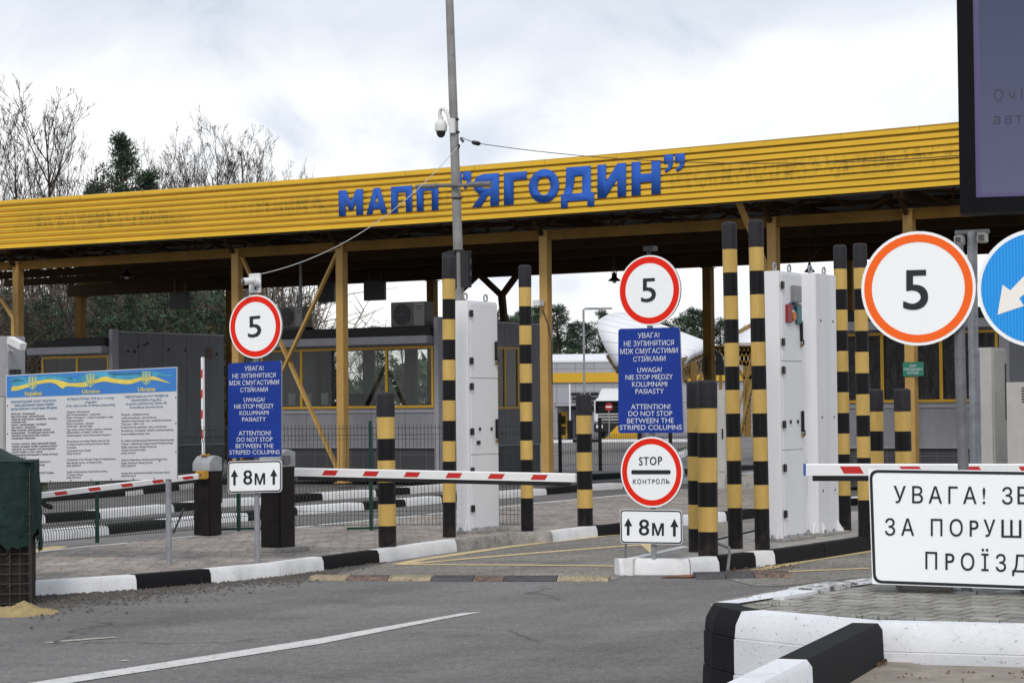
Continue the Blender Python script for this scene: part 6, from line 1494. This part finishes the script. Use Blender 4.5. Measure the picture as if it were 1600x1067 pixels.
for s in (0, 1): b = MB(); xx = x0 - .3 if s == 0 else x0 + w_ + .08; b.box(xx, xx + .2, .0, .12, H * .55, H * .85, 0, .03); b.build('mirror', M_dark, cb)
b = MB(); b.box(x0, x0 + w_, 2.6, 10, .9, H + .4, 0, .04); b.build('trailer', M_greyband, t)
for yy in (1.0, 6.5, 8.0):
    for xx in (x0 + .15, x0 + w_ - .45): b = MB(); b.tube([(xx, yy, .5), (xx + .3, yy, .5)], .5, 20); b.build('wheel', M_blk, t)

# no entry sign and yellow ramp
o = gp(952, 690, 0); F = Fr((o.x, o.y, 0), 10); t = thing('no_entry_sign', F, 'small red no entry sign with white bar in front of the lorry', 'traffic sign')
x_, z_ = F.l(951.5, 635.5, 0); r_ = F.l(951.5, 629.3, 0)[1] - z_
b = MB(); b.tube([(0, 0, 0), (x_, 0, z_ + r_)], .03, 8); b.build('pole', M_steel, t)
b = MB(); b.plate(circ(x_, z_, r_, 24), -.07, -.04); dk = b.build('disc', mat('dark_red_film', (.35, .02, .03), .5), t); b = MB(); b.face([(x_ - r_ * .72, z_ - r_ * .16), (x_ + r_ * .72, z_ - r_ * .16), (x_ + r_ * .72, z_ + r_ * .16), (x_ - r_ * .72, z_ + r_ * .16)], -.08); b.build('white_bar', M_signwhite, dk)
o = gp(945, 685.5); F = Fr((o.x, o.y, 0), 8); t2 = MB(); x1 = F.l(995, 683, 0)[0]; h_ = F.l(963, 665, 0)[1]; xm = F.l(964, 665, 0)[0]
vs = [(0, 0, 0), (x1, 0, 0), (x1, 0, h_ * .9), (xm, 0, h_)]; vs += [(a, 2.0, c) for a, _, c in vs]
t2.add(vs, [(0, 1, 2, 3), (7, 6, 5, 4), (0, 3, 7, 4), (3, 2, 6, 7), (2, 1, 5, 6)]); tag(F.place(t2.build('loading_ramp', M_yband)), 'yellow concrete ramp with a sloping end beside the lorry', 'ramp')
# grass corner with white stones
M_lawn = mat('lawn', (.06, .10, .025), .95, .4, 1.5, world=True)
o = sheet('grass', [(1052, 707), (1066, 699), (1088, 693.5), (1120, 692), (1120, 697), (1092, 699), (1070, 706), (1056, 711)], M_lawn, .05); o['kind'] = 'stuff'
kerb('kerb', [(1052, 712), (1070, 707.5), (1082, 701), (1095, 697.5), (1130, 696)], [0, 0, 0, 0], .15, KM, .3, .6)

# slender lamp post with arm, striped barrier mast
o = gp(914, 697); F = Fr((o.x, o.y, 0), 5); zt = F.l(914, 484, 0)[1]; xa_ = F.l(945, 484, 0)[0]; t = thing('lamp_post', F, 'slender pale post with a horizontal arm left of the white curved roof', 'lamp post')
b = MB(); b.tube([(0, 0, 0), (0, 0, zt), (.1, 0, zt + .05), (xa_, 0, zt + .05)], .05, 8); b.build('pole', M_steel, t); b = MB(); b.box(xa_ - .2, xa_ + .35, -.1, .1, zt - .0, zt + .1, 0, .02); b.build('lamp_head', M_ac, t)
o = gp(891, 686); F = Fr((o.x, o.y, 0), 5); t = thing('raised_barrier', F, 'thin raised barrier arm standing before the porch of the grey building', 'barrier')
b = MB(); b.box(-.04, .04, -.03, .03, 1.0, F.l(891, 600, 0)[1]); b.build('boom', M_boomwhite, t); b = MB(); b.box(-.16, .16, -.15, .15, 0, 1.1, 0, .03); b.build('housing', M_colblk, t)

# far fence with dark posts
fp = [G(875.5, 738, .0), G(938, 735.5, .0), G(1000, 733, 0), G(1048, 731, 0), G(1110, 728, 0)]
t = tag(empty('mesh_fence', fp[0]), 'black posted wire mesh fence behind the control sign in the middle distance', 'fence')
for i, p in enumerate(fp):
    b = MB(); l_ = p - fp[0]; tp_ = P((875, 936, 998, 1047, 1110)[i], (645, 653, 655, 657, 660)[i], p.y).z; b.box(l_.x - .05, l_.x + .05, l_.y - .05, l_.y + .05, 0, tp_); b.build('post', M_dark, t)
for p, q in zip(fp[:-1], fp[1:]): fence_panel(p, q, 1.05, t, fp[0], step=.10, r=.004, mt=M_dark)

# white curved canopy with yellow truss
def P2(px, py, d): return P(px, py, d)
def rowcurve(pts, n):
    out = []
    for i in range(n + 1):
        u = i / n * (len(pts) - 1); k = min(int(u), len(pts) - 2); f_ = u - k
        p0, p1, p2, p3 = pts[max(0, k - 1)], pts[k], pts[k + 1], pts[min(len(pts) - 1, k + 2)]
        out.append(tuple(.5 * (2 * p1[j] + (p2[j] - p0[j]) * f_ + (2 * p0[j] - 5 * p1[j] + 4 * p2[j] - p3[j]) * f_ ** 2 + (3 * p1[j] - p0[j] - 3 * p2[j] + p3[j]) * f_ ** 3) for j in range(3)))
    return out
Lc = rowcurve([(985, 492.5, 98), (962, 493, 96), (943, 499, 94), (934, 509, 92), (938, 525, 90), (950, 549, 88), (966, 574, 86)], 24)
Rc = rowcurve([(1112, 541.5, 88), (1111, 542, 87), (1109, 543, 86), (1104, 545, 84), (1094, 549, 82), (1078, 556, 80), (1064, 570, 78)], 24)
M_ribw, t_, b_ = base('white_ribbed_roof', .5, .3); src = t_.nodes.new('ShaderNodeUVMap').outputs['UV']
wv = t_.nodes.new('ShaderNodeSeparateXYZ'); t_.links.new(src, wv.inputs[0]); fm = t_.nodes.new('ShaderNodeMath'); fm.operation = 'FRACT'; mm = t_.nodes.new('ShaderNodeMath'); mm.operation = 'MULTIPLY'; mm.inputs[1].default_value = 8; t_.links.new(wv.outputs['Y'], mm.inputs[0]); t_.links.new(mm.outputs[0], fm.inputs[0])
t_.links.new(ramp(t_, fm.outputs[0], [(0, (.36, .36, .38)), (.05, (.36, .36, .38)), (.08, (.74, .74, .76)), (1, (.78, .78, .80))]), b_.inputs['Base Color'])
def grid(name, rows, mt, parent, loc):
    b = MB(); n, m_ = len(rows), len(rows[0]); vs = [Vector(p) - loc for r_ in rows for p in r_]
    b.add(vs, [(i * m_ + j, i * m_ + j + 1, (i + 1) * m_ + j + 1, (i + 1) * m_ + j) for i in range(n - 1) for j in range(m_ - 1)], 0, True)
    o_ = b.build(name, mt, parent); uv = o_.data.uv_layers.new(name='UVMap')
    for lp in o_.data.loops: vi = lp.vertex_index; uv.data[lp.index].uv = ((vi % m_) / (m_ - 1), (vi // m_) / (n - 1))
    md__ = o_.modifiers.new('thick', 'SOLIDIFY'); md__.thickness = .25; md__.offset = 0
    return o_
o = G(1090, 690, 0); o = Vector((o.x * .62, 82, 0)); t = tag(empty('arched_canopy', o), 'distant white arched canopy on yellow lattice frames behind the blue control panel', 'canopy')
rows = [[P2(a[0], a[1], a[2]).lerp(P2(c[0], c[1], c[2]), k / 6) for k in range(7)] for a, c in zip(Lc, Rc)]
grid('roof', rows, M_ribw, t, o)
def lattice(b, pts, o_, w=.10):
    for (x0, y0, d0), (x1, y1, d1) in pts: b.bar(P2(x0, y0, d0) - o_, P2(x1, y1, d1) - o_, w)
b = MB(); bars = [((1064, 562, 78), (1112, 544, 88)), ((1064, 574, 78), (1112, 552, 86)), ((1064, 593, 78), (1112, 575, 86)), ((952, 553, 88), (967, 577, 86)), ((949, 556, 88), (966, 582, 86))]
for k in range(9):
    f0, f1 = k / 9, (k + 1) / 9; q = lambda f_, e: (1064 + 48 * f_, (562, 575, 594)[e] - (18, 22, 19)[e] * f_, 78 + 9 * f_)
    bars += [(q(f0, 0), q(f1, 1)), (q(f0, 1), q(f1, 0)), (q(f0, 1), q(f1, 2)), (q(f0, 2), q(f1, 1)), (q(f0, 0), q(f0, 2))]
for xx in (1081.5, 1086.5, 1112, 1117): bars.append(((xx, 566, 80), (xx, 684, 80)))
for k in range(10): y0 = 600 + k * 8; bars.append(((1081.5, y0, 80), (1086.5, y0 + 8, 80)))
bars += [((1084, 612, 80), (1070, 592, 79)), ((1084, 612, 80), (1100, 580, 82))]
lattice(b, bars, o); b.build('lattice_frame', M_truss, t)
o2 = Vector((P(1200, 640, 75).x, 75, 0)); t = tag(empty('gabled_canopy', o2), 'distant white gabled canopy with yellow edge and lattice behind the tall striped columns', 'canopy')
top = [(1150, 524.5, 74), (1185, 504, 75), (1215, 488, 76), (1250, 479, 77), (1321, 489.5, 78), (1365, 508, 78), (1382, 517, 78)]; bot = [(1150, 541, 72), (1185, 541, 72), (1215, 540, 72), (1250, 538, 72), (1321, 525, 72), (1365, 525, 72), (1382, 525, 72)]
rows = [[P2(*a).lerp(P2(*c), k / 8) for a, c in zip(top, bot)] for k in range(9)]
grid('roof', rows, M_ribw, t, o2)
b = MB(); lattice(b, [((1150, 524, 73.5), (1215, 487, 75.5)), ((1150, 527, 73.5), (1215, 490, 75.5)), ((1215, 487, 75.5), (1250, 477, 76.5))], o2, .18); b.build('edge_beam', M_truss, t)
b = MB(); bars = [((1112, 542, 72), (1200, 542, 72)), ((1112, 551, 72), (1200, 551, 72)), ((1112, 569, 72), (1200, 569, 72))]
for k in range(14):
    xa_, xb_ = 1112 + k * 6.3, 1112 + (k + 1) * 6.3; bars += [((xa_, 542, 72), (xb_, 551, 72)), ((xa_, 551, 72), (xb_, 542, 72)), ((xa_, 551, 72), (xb_, 569, 72)), ((xa_, 569, 72), (xb_, 551, 72))]
for xx in (1163.5, 1167, 1171.5, 1126): bars.append(((xx, 569, 72), (xx, 682, 72)))
bars += [((1163, 592, 72), (1150, 570, 72)), ((1171, 592, 72), (1186, 570, 72))]
lattice(b, bars, o2, .09); b.build('lattice_frame', M_truss, t)
# outside stair
o3 = P(1166, 685, 68); o3.z = 0; t = tag(empty('outside_stair', o3), 'narrow yellow metal stair seen between the two tall striped columns', 'stair')
b = MB(); s0, s1 = P(1156, 682, 68) - o3, P(1179, 585, 69) - o3
for dx in (0, .5): b.bar(s0 + Vector((dx, dx * .3, 0)), s1 + Vector((dx, dx * .3, 0)), .07, .12); b.bar(s0 + Vector((dx, dx * .3, .9)), s1 + Vector((dx, dx * .3, .9)), .04)
b.build('stringer', M_truss, t); b = MB()
for k in range(11): q = s0.lerp(s1, (k + .5) / 11); b.box(q.x, q.x + .5, q.y - .1, q.y + .16, q.z, q.z + .03)
b.build('tread', M_truss, t)

# ================================================================== TREES
def branch(b, rr, p, d, L_, r, lev, spread, up, m=0, twig=None, gaps=None):
    nseg = 6 if lev == 0 else (3 if lev < 2 else 2); pts = [p]; q = p.copy(); dd = d.copy()
    for i in range(nseg):
        dd = (dd + Vector((rr.gauss(0, .04 if lev == 0 else .10), rr.gauss(0, .04 if lev == 0 else .10), rr.gauss(0, .05) + up * .17))).normalized(); q = q + dd * L_ / nseg; pts.append(q.copy())
    rs = [max(.0055, r * (1 - (.88 if lev == 0 else .6) * i / nseg)) for i in range(nseg + 1)]
    b.tube(pts, rs, 6 if lev == 0 else (4 if lev == 1 else 3), m, caps=False)
    return pts, rs, dd
def bare_tree_mesh(seed, H, r0, levels=4, fork=.22, spread=.6, dens=1.0):
    rr = random.Random(seed); b = MB()
    def grow(p, d, L_, r, lev):
        pts, rs, dd = branch(b, rr, p, d, L_, r, lev, spread, .9)
        if lev >= levels: return
        n = (0, 6, 4, 3)[lev] + rr.randint(-1, 1) if lev > 0 else int(20 * dens)
        for i in range(n):
            t_ = rr.uniform(.25 if lev else fork, 1.0); k = min(int(t_ * (len(pts) - 1)), len(pts) - 2); f_ = t_ * (len(pts) - 1) - k
            q = pts[k].lerp(pts[k + 1], f_); az_ = rr.uniform(0, 6.283); an = rr.uniform(.42, .80) if lev == 0 else rr.uniform(.35, .85)
            side = dd.orthogonal().normalized(); side = Matrix.Rotation(az_, 3, dd) @ side
            nd = (dd * math.cos(an) + side * math.sin(an)).normalized()
            ln = L_ * (.46 if lev == 0 else .46) * rr.uniform(.5, 1.15) * (1.25 - .95 * t_ if lev == 0 else 1)
            grow(q, nd, ln, max(.0055, rs[k] * rr.uniform(.34, .52)), lev + 1)
    grow(Vector((0, 0, 0)), Vector((0, 0, 1)), H, r0, 0)
    return b
def add_bare(name, mb_or_obj, loc, rz, s, label, grp):
    pass
bare_src = []
for sd_ in (1, 2, 3):
    b = bare_tree_mesh(20 + sd_, 10.0, .13, 4, .22, .58, 1.0 if sd_ != 3 else .9); bare_src.append(b)
bare_me = []
def bare(px, pytop, Y, var, label, rz=0, sx=1.0):
    z = P(px, pytop, Y).z; x = P(px, 640, Y).x
    if len(bare_me) <= var or bare_me[var] is None:
        pass
    t = tag(empty('bare_tree', (x, Y, -.1), rz), label, 'tree', 'bare leafless trees behind the canopy'); s = z / (max(v[2] for v in bare_src[var].v) - .2); t.scale = (s * sx, s * sx, s)
    if var not in BM: BM[var] = bare_src[var].build('branches', M_twig, t)
    else: o_ = BM[var].copy(); COL.objects.link(o_); o_.parent = t
    return t
BM = {}
bares = [(20, 122, 92, 0, 'tallest bare tree at the far left above the yellow fascia', 0, 1.0), (76, 128, 94, 1, 'tall bare tree with wide crown just left of the pine top', 1, 1.0), (-25, 150, 96, 2, 'bare tree cut by the left edge of the photo', 2, .7), (118, 205, 100, 2, 'lower bare tree between the tall bare pair and the pine', 3, .8),
         (240, 212, 104, 1, 'thin bare tree just right of the pine', 4, .8), (285, 195, 104, 0, 'bare tree in the middle of the row right of the pine', 5, .8), (332, 172, 104, 2, 'slim bare tree rising highest in the row right of the pine', 6, .8), (384, 188, 106, 1, 'bare tree second from the right end of the row', 7, .8), (418, 225, 110, 0, 'small bare tree near the right end of the row', .5, .6), (462, 250, 112, 2, 'faint smallest bare tree at the right end of the row', 1.5, .5), (262, 240, 100, 2, 'low bushy bare tree against the right of the pine', 2.5, .7), (140, 240, 103, 0, 'short thin bare tree left of the low left pine', 5.1, .9), (215, 238, 105, 2, 'short thin bare tree showing between the two pine tops', 1.3, .8), (272, 232, 105, 1, 'short thin bare tree in the low middle of the row', 2.6, .8), (318, 228, 108, 2, 'short thin bare tree left beside the slim highest one', 3.9, .8), (344, 232, 108, 1, 'short thin bare tree right beside the slim highest one', 5.6, .8), (372, 228, 108, 0, 'short thin bare tree left of the second from the right end', 4.8, .8), (440, 246, 111, 1, 'short thin bare tree left of the faint smallest one', .2, .7), (45, 170, 97, 2, 'slender bare tree between the two tallest at the far left', 2.0, .6), (96, 160, 101, 0, 'slender bare tree in the gap left of the pine', 3.3, .5), (-2, 150, 99, 1, 'slender bare tree at the very left edge', 4.4, .6), (308, 215, 107, 1, 'low bare tree left of the slim highest one', .8, .5), (356, 215, 107, 0, 'low bare tree right of the slim highest one', 1.7, .8), (400, 205, 109, 2, 'forked bare tree second from the right end', 2.2, .5),
         (455, 430, 78, 1, 'bare tangled tree seen under the roof just right of the left 5 sign', 3.5, 1.9), (500, 470, 90, 0, 'low bare tree behind the X brace', 4.5, 1.8), (40, 420, 74, 0, 'bare tree behind the left booth under the canopy roof', 1.1, 1.9), (105, 425, 76, 1, 'bare tree behind the rear column at the left', 2.2, 1.9), (210, 420, 80, 2, 'bare tree among the pines under the left roof', 3.0, 1.9), (300, 425, 80, 0, 'bare tree behind the blank side wall of the left booth', 4.0, 1.9), (-20, 430, 78, 1, 'bare tree at the left edge under the roof', 5.0, 1.9),
         (628, 495, 150, 1, 'small distant bare tree behind the air conditioner', .4, 1.4), (560, 498, 150, 2, 'small distant bare tree left of the air conditioner', .9, 1.4), (540, 500, 150, 0, 'small distant bare tree behind the third tan column', 1.9, 1.5), (1168, 505, 150, 0, 'tiny bare tree above the yellow gable edge', 2.9, 1.2)]
for px, py, Y, v, lab, rz, sx_ in bares: bare(px, py, Y, v, lab, rz, sx_)

def needle_clump(b, rr, c, R_, n, size, m=0, flat=.6):
    for i in range(n):
        v = Vector((rr.gauss(0, 1), rr.gauss(0, 1), rr.gauss(0, 1))); v.normalize(); v *= R_ * rr.random() ** .5; v.z *= flat
        p = c + v; d = (v.normalized() + Vector((rr.gauss(0, .5), rr.gauss(0, .5), rr.gauss(.35, .5)))).normalized(); s_ = size * rr.uniform(.6, 1.3)
        w = d.orthogonal().normalized(); w = Matrix.Rotation(rr.uniform(0, 6.28), 3, d) @ w * s_ * .15
        b.add([p - w, p + w, p + d * s_], [(0, 1, 2)], m)
def pine_mesh(seed, H, cr, base_f, nb, needles, size, conic=.8, droop=0.0):
    """returns trunk+limbs mesh and crown mesh"""
    rr = random.Random(seed); tb, cb = MB(), MB()
    pts = [Vector((rr.gauss(0, .006 * H) * i / 6, rr.gauss(0, .006 * H) * i / 6, H * i / 6)) for i in range(7)]; tb.tube(pts, [H * .016 * (1 - i / 6.5) + .02 for i in range(7)], 7, 0, caps=False)
    for i in range(nb):
        f_ = base_f + (1 - base_f) * (i / nb) ** .85; z = H * min(.985, f_ + rr.uniform(-.02, .02)); k = min(5, int(z / H * 6)); p = pts[k].lerp(pts[k + 1], z / H * 6 - k)
        rel = (f_ - base_f) / (1 - base_f); Lb = cr * ((1 - rel) ** conic * .95 + .12) * rr.uniform(.55, 1.15); az_ = i * 2.4 + rr.uniform(-.5, .5); el_ = .12 + .55 * rel + rr.uniform(-.15, .2) - droop
        d = Vector((math.cos(az_) * math.cos(el_), math.sin(az_) * math.cos(el_), math.sin(el_))); q = p + d * Lb * .5 + Vector((0, 0, -.04 * Lb)); e_ = p + d * Lb + Vector((0, 0, .10 * Lb))
        tb.tube([p, q, e_], [.012 * H * (1 - rel * .8) * .5 + .012, .02, .012], 4, 0, caps=False)
        nc = max(2, int(Lb / (size * 2.2)))
        for c in range(nc):
            tt = .35 + .65 * (c + rr.random() * .6) / nc; cpt = (p.lerp(q, tt * 2) if tt < .5 else q.lerp(e_, (tt - .5) * 2)) + Vector((rr.gauss(0, .16), rr.gauss(0, .16), rr.gauss(.05, .10))) * Lb * .5
            needle_clump(cb, rr, cpt, size * 1.7, needles, size, 0 if rr.random() < .55 else 1)
    needle_clump(cb, rr, Vector((pts[6].x, pts[6].y, H * .99)), size, needles, size)
    return tb, cb
PV = {'conifer': pine_mesh(11, 10, 3.4, .30, 76, 60, .17, 1.0), 'a': pine_mesh(2, 10, 2.2, .25, 38, 74, .22, .6), 'b': pine_mesh(3, 10, 2.5, .32, 38, 74, .22, .45), 'c': pine_mesh(4, 10, 1.9, .2, 42, 70, .2, .8), 'low': pine_mesh(6, 10, 4.6, .08, 62, 46, .24, .35, .12)}
PM = {}
def pine(px, pytop, Y, var, label, grp, rz=0, sx=1.0):
    z = P(px, pytop, Y).z; x = P(px, 640, Y).x; t = tag(empty('pine_tree', (x, Y, -.1), rz), label, 'tree', grp); s = z / max(v[2] for v in PV[var][1].v); t.scale = (s * sx, s * sx, s)
    if var not in PM: PM[var] = (PV[var][0].build('trunk', M_bark, t), PV[var][1].build('crown', [M_needle, M_needle2], t))
    else:
        for q in PM[var]: o_ = q.copy(); COL.objects.link(o_); o_.parent = t
G1, G2 = 'pines behind the canopy on the left', 'far pines beyond the grey building'
pine(189, 197, 98, 'conifer', 'dark bushy pine whose pointed top rises alone above the yellow fascia', G1, 0, .78)
pine(234, 255, 100, 'conifer', 'lower dark pine joined to the right of the pointed pine', G1, 2, .75)
pine(150, 270, 100, 'c', 'low dark pine joined to the left of the pointed pine', G1, 1, .9)
for i, (px, py, Y, v, lab) in enumerate([(60, 440, 82, 'low', 'spreading pine behind the rear left column'), (175, 425, 78, 'low', 'spreading pine with bright green boughs left of the hanging display'), (245, 430, 84, 'low', 'spreading pine right behind the first hanging display'), (325, 420, 79, 'low', 'spreading pine ending at the column left of the round 5 sign'), (-20, 430, 90, 'low', 'spreading pine at the left edge under the roof')]):
    pine(px, py, Y, v, lab, G1, i * 1.3, 1.15)
far = [(793, 488, 'b', 'first far pine left of the short forked prop'), (818, 478, 'b', 'far pine behind the tall column right of the left cabinet'), (842, 470, 'c', 'far pine just left of the middle tan column'), (872, 470, 'b', 'tall far pine just right of the middle tan column'), (897, 496, 'a', 'far pine in the gap two trees right of the middle column'), (918, 498, 'b', 'far pine above the yellow band left of the white arched roof'), (944, 478, 'c', 'pointed far pine touching the left end of the arched roof'), (962, 492, 'a', 'far pine hidden at the left rim of the control 5 sign'), (1066, 486, 'b', 'far pine at the right rim of the control 5 sign'), (1084, 474, 'a', 'far pine left of the rear dark column'), (1098, 478, 'c', 'far pine touching the rear dark column'), (1126, 492, 'b', 'far pine between the rear column and the tall striped pair'), (1010, 500, 'b', 'far pine behind the control 5 sign'), (1040, 496, 'c', 'far pine behind the right half of the control 5 sign'), (590, 505, 'b', 'low far pine below the hanging displays'), (775, 480, 'a', 'far pine behind the white left cabinet')]
for i, (px, py, v, lab) in enumerate(far): pine(px, py, 160 + (i * 37) % 22, v, lab, G2, i * 1.7, 1.15)
# brown thicket that closes the view under the left roof, and a far wood
b = MB(); rr = random.Random(9)
for i in range(3600):
    px = rr.uniform(-120, 470); Y = rr.uniform(84, 100); p = P(px, 640, Y); p.z = 0; h = rr.uniform(2.5, 7.5); d = Vector((rr.gauss(0, .25), rr.gauss(0, .2), 1)).normalized()
    q = p + d * h * .5; e_ = p + d * h + Vector((rr.gauss(0, .5), 0, 0)); b.tube([p, q, e_], [.05, .03, .012], 3, 0, caps=False)
    for k in range(4): s0 = q.lerp(e_, rr.random()); b.tube([s0, s0 + Vector((rr.gauss(0, .8), rr.gauss(0, .5), rr.uniform(.1, 1.0)))], [.022, .008], 3, 0, caps=False)
tag(b.build('undergrowth', M_brush), kind='stuff')
b = MB(); rr = random.Random(12)
for i in range(16000):
    px = rr.uniform(-700, 2400); Y = rr.uniform(195, 215); p = P(px, 640, Y); top_ = 5.6 + 1.6 * math.sin(px * .031) + 1.1 * math.sin(px * .013 + 2); p.z = rr.random() ** .7 * top_
    s_ = rr.uniform(.5, 1.1); d = Vector((rr.gauss(0, 1), rr.gauss(0, .4), rr.gauss(.5, .8))).normalized(); w = d.orthogonal().normalized() * s_ * .35; b.add([p - w, p + w, p + d * s_ * 1.3], [(0, 1, 2)], i % 2)
tag(b.build('far_wood', [M_needle, M_needle2]), kind='stuff')

bpy.data.objects.remove(_to)
for m_ in bpy.data.meshes:
    if any(p_.use_smooth for p_ in m_.polygons[:50]) or True:
        try: m_.set_sharp_from_angle(angle=R(42))
        except Exception: pass
